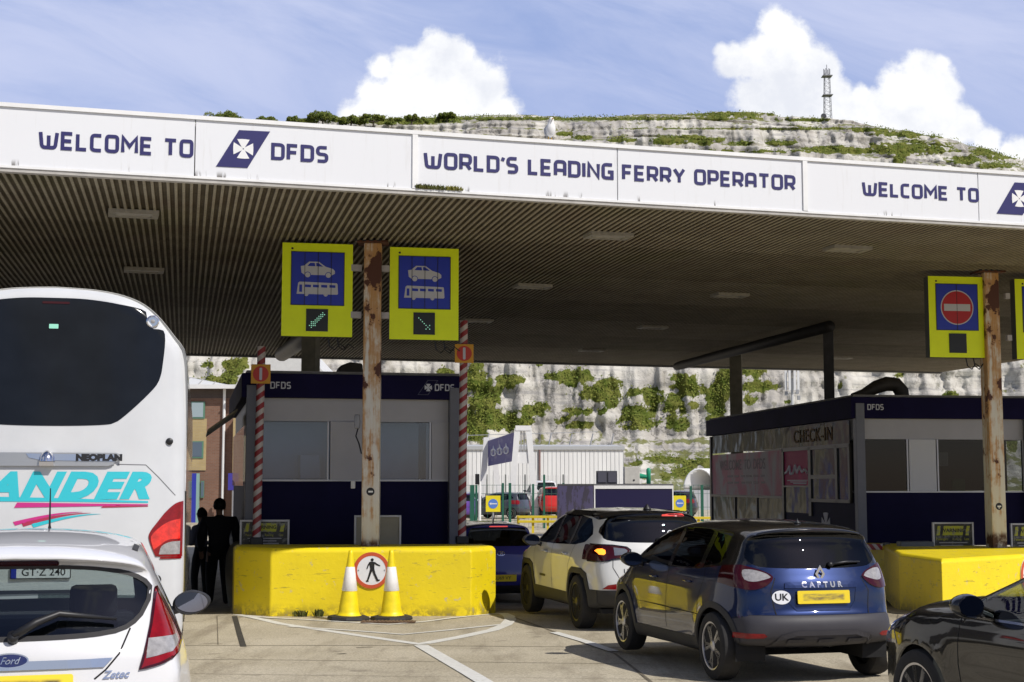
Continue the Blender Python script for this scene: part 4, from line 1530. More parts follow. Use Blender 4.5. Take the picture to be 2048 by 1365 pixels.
    for pts in ([(1.08, .42), (1.10, .75), (.98, .98), (1.0, 1.08)], [(1.97, .40), (1.95, 1.055)], [(2.92, .42), (2.98, .85), (2.96, 1.04)]):
        for vw in ('left', 'right'):
            q = sh.strip(pts, .008, vw)
            g.append(q)
    for pts in ([(-.44, 1.03), (-.50, .90), (-.47, .68)], [(.44, 1.03), (.50, .90), (.47, .68)], [(-.70, .672), (.70, .672)], [(-.88, .62), (-.70, .672)], [(.88, .62), (.70, .672)]):
        q = sh.strip(pts, .009, 'rear'); g.append(q)
    gaps(g, gm, r)
    # recess and plate
    rec = [(-.36, .925), (.36, .925), (.34, .80), (.27, .72), (-.27, .72), (-.34, .80)]
    sh.strip(rec, .014, 'rear', .004, closed=True).build('plate_recess', M_BLUE, r, recalc=False)
    tb = sh.patch([(-.37, .930), (.37, .930), (.36, .985), (-.36, .985)], 'rear', .012).build('tailgate_bar', M_BLUE, r, recalc=False)
    pl = plate(r, sh, 0.0, .845, .53, .125, smear_mat('blurred_yellow_plate', (.80, .60, .02), (.20, .15, .06), 9, 46, .46), off=.014)
    tx = sh.lay_text('CAPTUR', .072, 'rear', 0.0, .957, off=.016, spacing=1.75, bold=.003)
    tx.build('badge_lettering', M_CHROME, r, recalc=False)
    # diamond badge
    o = thing  # (badge below is one mesh)
    mb = MB().prism([(-.052, 1.065), (0, 1.155), (.052, 1.065), (0, .975)], -.012, 0, [[(-.022, 1.065), (0, 1.025), (.022, 1.065), (0, 1.105)]])
    b = mb.build('badge', M_CHROME, r, bevel=.003); p0, _ = sh.hit('rear', 0, 1.065, .012); b.location = (0, p0.y, 0); b.rotation_euler = (0, 0, 0)
    # UK oval
    cx, cz = -.405, .845
    ov = [(cx + .088 * cos(2 * pi * i / 32), cz + .066 * sin(2 * pi * i / 32)) for i in range(32)]
    so = sh.patch(ov, 'rear', .005).build('oval_sticker', M_WHITE, r, recalc=False)
    sh.lay_text('UK', .092, 'rear', cx, cz, off=.0075, bold=.002).build('sticker_lettering', M_BLACK, so, recalc=False)
    # wiper, brake light, aerial, handles
    a, n = sh.hit('rear', .13, 1.145, .02); b2, _ = sh.hit('rear', .46, 1.165, .022)
    mb = MB().tube([a, a.lerp(b2, .5) + Vector((0, -.015, .012)), b2], [.016, .013, .008], 8)
    mb.cyl(a + Vector((0, .02, 0)), a + Vector((0, -.025, 0)), .024)
    mb.build('rear_wiper', M_BLACK, r, smooth=True)
    sh.patch(rrect(-.13, .13, 1.478, 1.494, .006), 'rear', .004, step=.03).build('brake_light', M_LAMPD, r, recalc=False)
    MB().lathe([(.035, 0), (.03, .012), (.008, .03), (.004, .05)], 12, (0, .62, 1.545)).build('aerial', M_BLACK, r, smooth=True)
    for x in (-.30, 0, .30): sh.patch(rrect(x - .085, x + .085, .40, .455, .02), 'rear', .016, step=.04).build('bumper_vent', M_GREYP, r, recalc=False)
    q = sh.strip([(-.52, .36), (-.44, .47), (-.30, .51), (.30, .51), (.44, .47), (.52, .36)], .045, 'rear', .012)
    q.build('skid_rim', M_GREYP, r, recalc=False)
    for (yy, zz) in ((1.28, .93), (2.25, .92)):
        for sd, vw in ((-1, 'left'), (1, 'right')):
            a, n = sh.hit(vw, yy, zz, .02); b2, _ = sh.hit(vw, yy + .17, zz, .02)
            MB().tube([a + n * -.02, a, b2, b2 + n * -.02], .012, 8).build('door_handle', M_BLUE, r, smooth=True)
    for sd in (-1, 1):
        mirror(r, sd * .97, 2.72, 1.09, sd, M_GLOSSB, 1.15)
        for ay in (.70, 3.31):
            wheel(r, sd * .785, ay, .335, .205, sd, M_TYRE, M_ALLOY, M_WELL, style='hook', rim_r=.70)
    wells(r, (.70, 3.31), .40, .80, M_WELL)
    MB().box(-.66, .66, 1.0, 3.9, .19, .24).build('floor_pan', M_WELL, r)
    for x in (-.38, .38):
        seat(r, x, 1.9, M_SEAT); seat(r, x, 1.0, M_SEAT, .56)
    MB().box(-.66, .66, 2.75, 3.1, .6, .98).build('dashboard', M_SEAT, r, bevel=.05)
    return r
blue_crossover()
# ================================================================== WHITE SUV
def white_suv():
    M_W = paint('white_suv_paint', (0.62, 0.62, 0.60), 0.3)
    p = Vector((1.96, 19.35, 0))
    r = thing('parked_car', 'white SUV with dark roof, lit orange indicator and black lower trim behind the blue crossover', 'car', (p.x, p.y, gz(20.6) - .005), radians(14.2), 'cars queueing under the canopy')
    sil = [(.16, .36), (.05, .44), (.01, .58), (.02, .74), (.05, .88), (.07, 1.0), (.10, 1.10), (.15, 1.18), (.24, 1.36), (.30, 1.48), (.25, 1.545, 'c'), (.38, 1.575), (.9, 1.60), (1.6, 1.61), (2.2, 1.585), (2.6, 1.49),
           (3.0, 1.28), (3.30, 1.13), (3.6, 1.09), (4.0, 1.04), (4.22, .96), (4.32, .80), (4.37, .58), (4.33, .38), (4.15, .27), (2.0, .25), (.5, .28)]
    plan = curve1([(0, .84), (.25, .90), (.7, .985), (1.5, 1.0), (3.2, 1.0), (3.9, .965), (4.2, .88), (4.37, .74)])
    sec = curve1([(.2, .93), (.4, .975), (.6, .99), (.85, 1.0), (1.0, .985), (1.12, .945), (1.2, .895), (1.35, .825), (1.5, .755), (1.65, .70)])
    def W(y, z):
        b = 0.0
        for ay in (.92, 3.55):
            d = sqrt((y - ay) ** 2 + (z - .35) ** 2)
            b += .026 * math.exp(-((d - .42) / .10) ** 2)
        return .885 * plan(y) * sec(z) + b
    crown = lambda y, z: (.07 if z < .36 else .30 if y < .6 else .26 if y > 3.6 else .16) if z < 1.25 else (.16 if y < .5 else .13)
    sh = Shell(sil, W, crown, 4.4, bow=.30, step=.06)
    sh.rear_lim, sh.front_lim = .7, 2.4
    sh.cut('dark_roof', [(-.85, 1.495), (.85, 1.495), (.85, 1.8), (-.85, 1.8)], 'rear')
    sh.cut('dark_roof', [(.60, 1.46), (.95, 1.50), (1.9, 1.52), (2.4, 1.42), (3.28, 1.10), (2.95, 1.45), (2.5, 1.7), (.2, 1.75), (.2, 1.50)], 'side', only=['body'])
    rw = [(-.60, 1.19), (.60, 1.19), (.70, 1.225), (.715, 1.30), (.66, 1.42), (.60, 1.50), (-.60, 1.50), (-.66, 1.42), (-.715, 1.30), (-.70, 1.225)]
    sh.cut('rear_window', rounded(rw, .06), 'rear')
    lamp = [(-.95, 1.115), (-.84, 1.135), (-.60, 1.128), (-.44, 1.105), (-.40, 1.075), (-.43, 1.005), (-.50, .975), (-.62, .965), (-.68, .945), (-.80, .93), (-.95, .945)]
    sh.mirror_cut('tail_light', lamp, 'rear', only=['body'])
    sh.mirror_cut('lamp_lens', [(-.60, 1.105), (-.46, 1.09), (-.43, 1.07), (-.45, 1.02), (-.60, 1.005)], 'rear', only=['tail_light'])
    sh.mirror_cut('indicator', [(-.795, 1.06), (-.775, 1.085), (-.73, 1.09), (-.70, 1.07), (-.70, 1.03), (-.725, 1.01), (-.77, 1.015)], 'rear', only=['tail_light'])
    sh.cut('rear_bumper', [(-1.1, .24), (1.1, .24), (1.1, .545), (.62, .56), (-.62, .56), (-1.1, .545)], 'rear', only=['body'])
    sh.mirror_cut('reflector', [(-.76, .572), (-.70, .625), (-.58, .645), (-.42, .640), (-.42, .572)], 'rear', only=['body'])
    sidew = [(.62, 1.27), (.70, 1.36), (.88, 1.47), (1.4, 1.51), (2.0, 1.51), (2.4, 1.43), (2.75, 1.30), (3.05, 1.14), (3.05, 1.09), (2.2, 1.09), (1.15, 1.115), (.80, 1.16)]
    sh.cut('side_window', sidew, 'side')
    sh.cut('cladding', [(.3, .14), (.3, .545), (.6, .545), (1.3, .455), (3.0, .455), (4.4, .50), (4.5, .14)], 'side', only=['body', 'rear_bumper'])
    for ay in (.92, 3.55):
        trap = [(ay - .50, .0), (ay - .47, .50), (ay - .36, .76), (ay - .2, .82), (ay + .2, .82), (ay + .36, .76), (ay + .47, .50), (ay + .50, .0)]
        sh.cut('cladding', trap, 'side', only=['body', 'cladding', 'rear_bumper'])
        trap = [(ay - .43, .0), (ay - .41, .46), (ay - .31, .69), (ay - .18, .745), (ay + .18, .745), (ay + .31, .69), (ay + .41, .46), (ay + .43, .0)]
        sh.cut('gone', trap, 'side', only=['cladding', 'rear_bumper', 'body'])
    sh.cut('windscreen', [(-.64, 1.16), (.64, 1.16), (.58, 1.53), (-.58, 1.53)], 'front', only=['body', 'dark_roof'])
    sh.separate = ('tail_light', 'reflector', 'side_window', 'lamp_lens', 'indicator')
    M_IND = mat('lit_indicator', (0.75, 0.18, 0.01), 0.2, emit=(1.0, 0.33, 0.03), estr=2.0)
    made = sh.parts(r, {'body': ('body', M_W, 0, None), 'dark_roof': ('roof', M_GLOSSB, .001, None), 'rear_window': ('rear_window', M_GLSD, -.002, None),
                        'tail_light': ('tail_light', M_LAMPD, .010, None), 'rear_bumper': ('rear_bumper', M_TRIMB, .003, None), 'reflector': ('reflector', M_LAMPR, .005, None),
                        'side_window': ('side_window', M_GLSD, -.001, None), 'cladding': ('cladding', M_TRIMB, .010, None), 'windscreen': ('windscreen', M_GLS, 0, None)})
    extra = sh.parts(r, {'lamp_lens': ('lamp_lens', M_LAMPS, .012, None), 'indicator': ('indicator', M_IND, .013, None)})
    cxm = lambda o: sum(v.co.x for v in o.data.vertices) / len(o.data.vertices)
    for k in ('lamp_lens', 'indicator'):
        for o in extra.get(k, []):
            o.parent = min(made['tail_light'], key=lambda t: abs(cxm(t) - cxm(o)))
            if k == 'indicator' and cxm(o) > 0:
                o.data.materials.clear(); o.data.materials.append(M_LAMPR)
    sh.strip([(-.96, 1.125), (-.84, 1.142), (-.60, 1.135), (-.43, 1.11), (-.385, 1.075), (-.42, 1.0), (-.50, .968), (-.62, .958), (-.68, .936), (-.80, .922), (-.95, .935)], .016, 'rear', .012).build('lamp_surround', M_GLOSSB, r, recalc=False)
    for vw in ('left', 'right'):
        sh.strip([(1.42, 1.11), (1.38, 1.50)], .09, vw, .003).build('window_pillar', M_GLOSSB, r)
        sh.strip([(2.22, 1.09), (2.18, 1.50)], .09, vw, .003).build('window_pillar', M_GLOSSB, r)
    g = []
    for pts in ([(1.30, .46), (1.38, .80), (1.24, .98), (1.14, 1.12)], [(2.22, .46), (2.20, 1.09)], [(3.10, .46), (3.15, .9), (3.10, 1.10)]):
        for vw in ('left', 'right'):
            q = sh.strip(pts, .008, vw); g.append(q)
    for sx in (-1, 1):
        q = sh.strip([(sx * .62, 1.0), (sx * .63, .85), (sx * .56, .72), (sx * .44, .66), (0, .655)], .009, 'rear'); g.append(q)
    gaps(g, M_WELL, r)
    sh.lay_text('UK', .085, 'rear', -.44, .80, off=.004, bold=.002).build('badge_lettering', M_BLACK, r, recalc=False)
    sh.patch(rrect(.10, .42, 1.515, 1.54, .008), 'rear', .004, step=.03).build('brake_light', mat('lit_brake_light', (.5, .03, .03), .2, emit=(1, .12, .10), estr=.8), r, recalc=False)
    a, n = sh.hit('rear', -.02, 1.205, .02); b2, _ = sh.hit('rear', .30, 1.215, .02)
    MB().tube([a, b2], [.018, .010], 8).build('rear_wiper', M_BLACK, r, smooth=True)
    so = sh.patch(circ(.20, 1.285, .042, 24), 'rear', .003, holes=[circ(.20, 1.285, .034, 24)]).build('window_sticker', M_WHITE, r, recalc=False)
    sh.patch(rrect(.17, .23, 1.272, 1.298, .006), 'rear', .003).build('sticker_mark', M_WHITE, so, recalc=False)
    plate(r, sh, 0, .80, .53, .12, mat('yellow_plate', (.80, .60, .02), .4))
    sh.strip([(.9, 1.525), (2.2, 1.525)], .05, 'left', .03).build('roof_rail', M_GLOSSB, r)
    sh.strip([(.9, 1.525), (2.2, 1.525)], .05, 'right', .03).build('roof_rail', M_GLOSSB, r)
    MB().lathe([(.06, 0), (.05, .02), (.02, .06), (.008, .075)], 12, (0.05, .70, 1.592)).build('aerial', M_BLACK, r, smooth=True)
    for (yy, zz) in ((1.42, .975), (2.42, .965)):
        for vw in ('left', 'right'):
            a, n = sh.hit(vw, yy, zz, .022); b2, _ = sh.hit(vw, yy + .20, zz, .022)
            MB().tube([a + n * -.02, a, b2, b2 + n * -.02], .015, 8).build('door_handle', M_W, r, smooth=True)
    sh.patch(rrect(2.55, 2.85, .60, .635, .008), 'left', .004, step=.03).build('door_badge', M_BLACK, r, recalc=False)
    for sd in (-1, 1):
        mirror(r, sd * 1.02, 2.80, 1.12, sd, M_TRIMB, 1.2)
        for ay in (.92, 3.55):
            wheel(r, sd * .80, ay, .36, .22, sd, M_TYRE, M_ALLOYD, M_WELL, style='five', rim_r=.70)
    wells(r, (.92, 3.55), .43, .82, M_WELL)
    MB().box(-.72, .72, .35, 4.1, .24, .30).build('floor_pan', M_WELL, r)
    for x in (-.38, .38):
        seat(r, x, 2.0, M_SEAT, top=1.2); seat(r, x, 1.1, M_SEAT, .56, top=1.2)
    return r
white_suv()

# ================================================================== BLUE HATCHBACK AHEAD
def plain_hatch(label, p, rz, M_P, scale=1.0, detail='rear', roof=None, taller=1.0, plate_txt=None, group='cars queueing under the canopy', L=3.7):
    r = thing('parked_car', label, 'car', (p.x, p.y, gz(p.y + 1)), rz, group)
    k = L / 3.7
    sil = [(.12, .32), (.03, .42), (.0, .56), (.03, .72), (.06, .86), (.10, .98), (.24, 1.26), (.32, 1.38), (.26, 1.435, 'c'), (.40, 1.46), (.9, 1.485), (1.5, 1.49), (2.0, 1.45),
           (2.4, 1.30), (2.75, 1.10), (3.0, 1.0), (3.3, .93), (3.55, .80), (3.66, .62), (3.70, .42), (3.6, .26), (2.0, .21), (.4, .22)]
    sil = [(q[0] * k,) + (q[1] * taller,) + q[2:] for q in sil]
    plan = curve1([(0, .82), (.25 * k, .90), (.7 * k, .985), (1.4 * k, 1.0), (2.7 * k, 1.0), (3.3 * k, .93), (3.7 * k, .74)])
    sec = curve1([(.2, .92), (.4, .97), (.7, 1.0), (.9, .98), (1.0, .94), (1.2, .84), (1.4, .75), (1.5, .70)])
    W = lambda y, z: .82 * scale * plan(y) * sec(z / taller)
    crown = lambda y, z: (.07 if z < .30 else .28 if y < .6 else .24 if y > 3.0 * k else .15) if z < 1.1 else .14
    sh = Shell(sil, W, crown, 4.2, bow=.3, step=.075)
    sh.rear_lim, sh.front_lim = .62, 2.0 * k
    Z = lambda z: z * taller
    sh.cut('rear_window', [(-.52, Z(1.06)), (.52, Z(1.06)), (.60, Z(1.12)), (.56, Z(1.28)), (.50, Z(1.385)), (-.50, Z(1.385)), (-.56, Z(1.28)), (-.60, Z(1.12))], 'rear')
    sh.mirror_cut('tail_light', [(-.85, Z(1.02)), (-.66, Z(1.04)), (-.56, Z(.98)), (-.60, Z(.84)), (-.72, Z(.80)), (-.85, Z(.84))], 'rear', only=['body'])
    sh.cut('rear_bumper', [(-1, .2), (1, .2), (1, .36), (-1, .36)], 'rear', only=['body'])
    sh.cut('side_window', [(.50 * k, Z(1.14)), (.70 * k, Z(1.32)), (1.2 * k, Z(1.40)), (1.7 * k, Z(1.39)), (2.1 * k, Z(1.27)), (2.55 * k, Z(1.05)), (2.5 * k, Z(1.0)), (1.3 * k, Z(1.0))], 'side')
    sh.cut('windscreen', [(-.58, Z(1.06)), (.58, Z(1.06)), (.52, Z(1.40)), (-.52, Z(1.40))], 'front', only=['body'])
    sh.mirror_cut('headlight', [(-.72, Z(.66)), (-.45, Z(.66)), (-.42, Z(.76)), (-.72, Z(.86))], 'front', only=['body'])
    for ay in (.62 * k, 3.02 * k):
        sh.cut('gone', arch_poly(ay, .30, .345), 'side', only=['body', 'rear_bumper'])
    if roof is not None:
        sh.cut('roof', [(-.70, .55), (.70, .55), (.66, 2.0 * k), (-.66, 2.0 * k)], 'top', only=['body'])
        kk = sh.names.index('roof')
        for f in sh.bm.faces:
            if f[sh.lay] == kk and f.calc_center_median().z < Z(1.41): f[sh.lay] = 0
    sh.separate = ('tail_light', 'side_window', 'headlight')
    sh.parts(r, {'body': ('body', M_P, 0, None), 'rear_window': ('rear_window', M_GLSD, 0, None), 'tail_light': ('tail_light', M_LAMPR, .006, None), 'rear_bumper': ('rear_bumper', M_TRIMB, .004, None),
                 'side_window': ('side_window', M_GLSD, 0, None), 'windscreen': ('windscreen', M_GLS, 0, None), 'headlight': ('headlight', M_LAMPC, .004, None), 'roof': ('roof', roof or M_P, .001, None)})
    for sd in (-1, 1):
        for ay in (.62 * k, 3.02 * k):
            wheel(r, sd * .72 * scale, ay, .30, .185, sd, M_TYRE, M_ALLOY, M_WELL, spokes=8, rim_r=.66)
        mirror(r, sd * .93 * scale, 2.25 * k, Z(1.04), sd, M_P, 1.0)
    wells(r, (.62 * k, 3.02 * k), .36, .74 * scale, M_WELL)
    MB().box(-.66, .66, .35, 3.4 * k, .2, .26).build('floor_pan', M_WELL, r)
    for x in (-.35, .35): seat(r, x, 1.6 * k, M_SEAT)
    if detail == 'rear':
        pl = plate(r, sh, 0, .50, .53, .12, mat('yellow_plate', (.80, .60, .02), .4))
        if plate_txt: text('plate_lettering', plate_txt, .085, M_BLACK, pl, (0, -.0085, 0), .001)
        sh.patch(rrect(-.17, .17, Z(1.405), Z(1.425), .006), 'rear', .006, step=.04).build('brake_light', mat('lit_brake_light', (.5, .03, .03), .2), r, recalc=False)
        MB().tube([(0, .75, Z(1.47)), (0, .60, Z(1.62))], [.012, .006], 6).build('aerial', M_BLACK, r)
        ov = [(.075 * cos(2 * pi * i / 24), Z(.93) + .042 * sin(2 * pi * i / 24)) for i in range(24)]
        iv = [(.066 * cos(2 * pi * i / 24), Z(.93) + .034 * sin(2 * pi * i / 24)) for i in range(24)]
        b = sh.patch(ov, 'rear', .006, step=.03, holes=[iv]).build('badge', M_CHROME, r, recalc=False)
        sh.lay_text('H', .075, 'rear', 0, Z(.93), off=.007, shear=.35, bold=.003).build('badge_letter', M_CHROME, b, recalc=False)
    return r
plain_hatch('violet blue hatchback half hidden between the yellow block and the white SUV', Vector((-.18, 26.6, 0)), radians(13.5), paint('violet_blue_paint', (0.035, 0.035, 0.22), 0.3), plate_txt='KU69 VY')

# ================================================================== BLACK SALOON AT THE EDGE
def black_car():
    M_K = paint('black_paint', (0.005, 0.005, 0.006), 0.25, ior=1.6)
    r = thing('parked_car', 'black hatchback in the foreground cut off by the picture edge, beside the blue crossover', 'car', (4.86, 7.87, .09), radians(19.0), 'cars queueing under the canopy')
    sil = [(.15, .32), (.03, .45), (.0, .60), (.04, .80), (.12, .98), (.35, 1.22), (.62, 1.38), (1.0, 1.43), (1.6, 1.45), (2.1, 1.40), (2.55, 1.22), (2.95, 1.065), (3.15, 1.04), (3.5, 1.01), (3.85, .95), (4.08, .84), (4.20, .63), (4.21, .40), (4.1, .25), (3.8, .20), (2.0, .19), (.4, .21)]
    plan = curve1([(0, .80), (.3, .90), (.8, .985), (1.6, 1.0), (3.0, .995), (3.55, .965), (3.95, .86), (4.21, .66)])
    sec = curve1([(.2, .92), (.35, .965), (.55, .985), (.75, 1.0), (.88, .985), (.95, .955), (1.05, .905), (1.25, .81), (1.45, .70)])
    def W(y, z):
        b = 0.0
        for ay in (.75, 3.38):
            d = sqrt((y - ay) ** 2 + (z - .32) ** 2)
            b += .022 * math.exp(-((d - .37) / .09) ** 2)
        b += -.012 * math.exp(-((z - .62) / .07) ** 2) * max(0, min(1, (y - .8) / .4)) * max(0, min(1, (3.0 - y) / .4))
        return .885 * plan(y) * sec(z) + b
    crown = lambda y, z: (.07 if z < .30 else .28 if y < .6 else .30 if y > 3.3 else .15) if z < 1.0 else .13
    sh = Shell(sil, W, crown, 4.2, bow=.30, step=.055)
    sh.rear_lim, sh.front_lim = .7, 2.4
    sw = [(.75, 1.12), (.95, 1.27), (1.3, 1.355), (1.8, 1.37), (2.1, 1.32), (2.5, 1.15), (2.86, .975), (2.84, .93), (1.9, .925), (1.1, .97)]
    sh.cut('side_window', sw, 'side')
    sh.cut('windscreen', [(-.66, .98), (.66, .98), (.58, 1.37), (-.58, 1.37)], 'front', only=['body'])
    sh.mirror_cut('headlight', [(-.84, .66), (-.52, .62), (-.48, .72), (-.62, .80), (-.80, .82)], 'front', only=['body'])
    sh.cut('rear_window', [(-.56, 1.0), (.56, 1.0), (.50, 1.34), (-.50, 1.34)], 'rear', only=['body'])
    sh.mirror_cut('tail_light', [(-.9, .95), (-.55, .93), (-.55, .80), (-.9, .78)], 'rear', only=['body'])
    for ay in (.75, 3.38): sh.cut('gone', arch_poly(ay, .32, .365), 'side', only=['body'])
    sh.separate = ('side_window', 'headlight', 'tail_light')
    sh.parts(r, {'body': ('body', M_K, 0, None), 'side_window': ('side_window', M_GLSC, 0, None), 'windscreen': ('windscreen', M_GLSC, 0, None), 'headlight': ('headlight', M_LAMPS, .004, None),
                 'rear_window': ('rear_window', M_GLS, 0, None), 'tail_light': ('tail_light', M_LAMPR, .004, None)})
    for vw in ('left', 'right'):
        sh.strip([(1.72, .925), (1.66, 1.37)], .10, vw, .003).build('window_pillar', M_GLOSSB, r)
        sh.strip([(2.84, .932), (1.9, .925), (1.1, .972)], .016, vw, .005).build('chrome_strip', M_CHROME, r, recalc=False)
    g = []
    for pts in ([(1.72, .36), (1.70, .92)], [(2.86, .34), (2.90, .60), (2.86, .93)]):
        for vw in ('left', 'right'):
            q = sh.strip(pts, .007, vw); g.append(q)
    for vw in ('left', 'right'):
        q = sh.strip([(4.0, .72), (3.6, .845), (2.95, .93)], .006, vw); g.append(q)
    gaps(g, M_WELL, r)
    for sd in (-1, 1):
        mirror(r, sd * 1.0, 2.60, 1.02, sd, M_K, 1.12)
        for ay in (.75, 3.38):
            wheel(r, sd * .785, ay, .325, .21, sd, M_TYRE, M_ALLOY, M_WELL, spokes=10, rim_r=.69)
    wells(r, (.75, 3.38), .385, .80, M_WELL)
    MB().box(-.70, .70, .35, 3.9, .18, .24).build('floor_pan', M_WELL, r)
    for x in (-.38, .38): seat(r, x, 1.5, M_SEAT); 
    MB().box(-.66, .66, 2.35, 2.85, .6, .90).build('dashboard', M_SEAT, r, bevel=.06)
    return r
black_car()

# ================================================================== WHITE HATCHBACK IN THE FOREGROUND
def white_hatch():
    M_W = paint('white_hatch_paint', (0.66, 0.66, 0.67), 0.3)
    r = thing('parked_car', 'white hatchback in the foreground with roof aerial and blurred yellow plate, behind the coach', 'car', (-2.30, 6.80, .20), radians(15.5), 'cars queueing under the canopy')
    L = 3.95
    sil = [(.14, .30), (.04, .42), (.0, .55), (.02, .68), (.06, .80), (.075, .88), (.09, .96), (.17, 1.06), (.30, 1.25), (.36, 1.335), (.27, 1.375, 'c'), (.36, 1.415), (.60, 1.45), (1.1, 1.485), (1.6, 1.48), (2.05, 1.42),
           (2.5, 1.24), (2.95, 1.03), (3.2, .97), (3.55, .86), (3.8, .72), (3.93, .55), (3.95, .40), (3.85, .26), (3.6, .20), (2.0, .19), (.4, .21)]
    plan = curve1([(0, .83), (.25, .89), (.7, .98), (1.5, 1.0), (2.8, 1.0), (3.4, .95), (3.7, .86), (3.95, .68)])
    sec = curve1([(.2, .92), (.4, .97), (.6, .99), (.78, 1.0), (.9, .975), (1.0, .935), (1.1, .885), (1.25, .805), (1.4, .72), (1.5, .68)])
    def W(y, z):
        b = 0.0
        for ay in (.68, 3.17):
            d = sqrt((y - ay) ** 2 + (z - .31) ** 2)
            b += .02 * math.exp(-((d - .36) / .09) ** 2)
        if y < .9: b += .025 * math.exp(-((z - .85) / .18) ** 2) * (1 - y / .9)
        return .86 * plan(y) * sec(z) + b
    crown = lambda y, z: (.07 if z < .29 else .22 if y < .6 else .26 if y > 3.2 else .15) if z < 1.1 else (.14 if y < .6 else .12)
    sh = Shell(sil, W, crown, 4.0, bow=.34, step=.05, ribs=12)
    sh.rear_lim, sh.front_lim = .62, 1.5
    rw = [(-.40, 1.02), (.40, 1.02), (.52, 1.045), (.59, 1.10), (.625, 1.165), (.632, 1.225), (.57, 1.275), (.42, 1.312), (.2, 1.328), (-.2, 1.328), (-.42, 1.312), (-.57, 1.275), (-.632, 1.225), (-.625, 1.165), (-.59, 1.10), (-.52, 1.045)]
    rw = rounded(rw, .05)
    sh.cut('rear_window', rw, 'rear')
    lamp = [(-.655, 1.22, 'c'), (-.71, 1.12), (-.77, 1.0), (-.785, .95), (-.765, .915), (-.70, .88), (-.585, .853, 'c'), (-.605, .92), (-.635, 1.05)]
    lamp = rounded(lamp)
    sh.mirror_cut('tail_light', lamp, 'rear', only=['body'])
    sh.mirror_cut('lamp_lens', [(-.622, .985), (-.755, .99), (-.765, .955), (-.735, .92), (-.612, .90)], 'rear', only=['tail_light'])
    sw = [(.62, 1.13), (.82, 1.27), (1.2, 1.375), (1.7, 1.385), (2.1, 1.30), (2.5, 1.13), (2.78, .98), (2.74, .93), (1.6, .95), (.95, 1.03)]
    sh.cut('side_window', sw, 'side')
    sh.cut('windscreen', [(-.62, 1.00), (.62, 1.00), (.56, 1.405), (-.56, 1.405)], 'front', only=['body'])
    sh.mirror_cut('headlight', [(-.80, .60), (-.45, .58), (-.42, .68), (-.78, .86)], 'front', only=['body'])
    for ay in (.68, 3.17): sh.cut('gone', arch_poly(ay, .31, .355), 'side', only=['body'])
    sh.separate = ('tail_light', 'lamp_lens', 'side_window', 'headlight')
    M_GLSR = glass('rear_glass', (0.62, 0.68, 0.67), refl=0.8)
    made = sh.parts(r, {'body': ('body', M_W, 0, None), 'rear_window': ('rear_window', M_GLSR, -.003, None), 'tail_light': ('tail_light', M_LAMPR, .010, None), 'side_window': ('side_window', M_GLS, 0, None),
                        'windscreen': ('windscreen', M_GLSC, 0, None), 'headlight': ('headlight', M_LAMPC, .004, None)})
    extra = sh.parts(r, {'lamp_lens': ('lamp_lens', M_LAMPC, .013, None)})
    cxm = lambda o: sum(v.co.x for v in o.data.vertices) / len(o.data.vertices)
    for o in extra.get('lamp_lens', []): o.parent = min(made['tail_light'], key=lambda t: abs(cxm(t) - cxm(o)))
    sh.strip(rw, .022, 'rear', .003, closed=True).build('window_seal', M_RUBBER, r, recalc=False)
    for sx in (-1, 1):
        for lm in ([(sx * p[0] * 1.0, p[1]) for p in lamp],):
            sh.strip(lm, .012, 'rear', .012, closed=True).build('lamp_surround', M_LAMPD, r, recalc=False)
    g = []
    for sx in (-1, 1):
        q = sh.strip([(sx * .54, 1.04), (sx * .49, .93), (sx * .43, .86), (sx * .38, .82)], .008, 'rear'); g.append(q)
        q = sh.strip([(sx * .50, .80), (sx * .50, .62), (0, .60)], .007, 'rear'); g.append(q)
    for pts in ([(1.35, .36), (1.33, .96)], [(2.72, .34), (2.78, .95)]):
        for vw in ('left', 'right'):
            q = sh.strip(pts, .007, vw); g.append(q)
    gaps(g, M_WELL, r)
    sh.patch([(-.46, .912), (.46, .912), (.42, .872), (-.42, .872)], 'rear', .010).build('chrome_bar', M_CHROME, r, recalc=False)
    ov = [(.085 * cos(2 * pi * i / 36), .915 + .034 * sin(2 * pi * i / 36)) for i in range(36)]
    b = sh.patch(ov, 'rear', .014, step=.03).build('badge', M_CHROME, r, recalc=False)
    iv = [(.078 * cos(2 * pi * i / 36), .915 + .0275 * sin(2 * pi * i / 36)) for i in range(36)]
    sh.patch(iv, 'rear', .0165, step=.03).build('badge_field', mat('badge_blue', (.006, .012, .09), .2, coat=1), b, recalc=False)
    sh.lay_text('Ford', .042, 'rear', 0, .914, off=.019, shear=.4).build('badge_lettering', M_CHROME, b, recalc=False)
    sh.lay_text('Zetec', .05, 'rear', .475, .835, off=.008, shear=.35, bold=.001).build('badge_lettering', M_CHROME, r, recalc=False)
    plate(r, sh, 0.02, .79, .53, .115, smear_mat('smeared_yellow_plate', (.80, .60, .02), (.05, .04, .03), 11, 24, .42), off=.016)
    # lit high brake lamp housing, wiper, aerial, hinge trim
    sh.patch(rrect(-.22, .20, 1.340, 1.368, .010), 'rear', .006, step=.03).build('brake_light', M_LAMPD, r, recalc=False)
    a, n = sh.hit('rear', .01, 1.005, .03); c, _ = sh.hit('rear', .47, 1.07, .03); m_, _ = sh.hit('rear', .21, 1.095, .045)
    mb = MB().tube([a, a.lerp(m_, .5) + Vector((0, 0, .012)), m_, c], [.020, .019, .016, .007], 10)
    mb.cyl(a + n * -.03, a + n * .012, .026)
    mb.build('rear_wiper', M_BLACK, r, smooth=True)
    pa, _ = sh.hit('top', .105, 1.75, 0.0)
    MB().tube([pa, pa + Vector((0, -.02, .03)), pa + Vector((0, -.06, .24))], [.012, .006, .003], 8).build('aerial', M_BLACK, r)
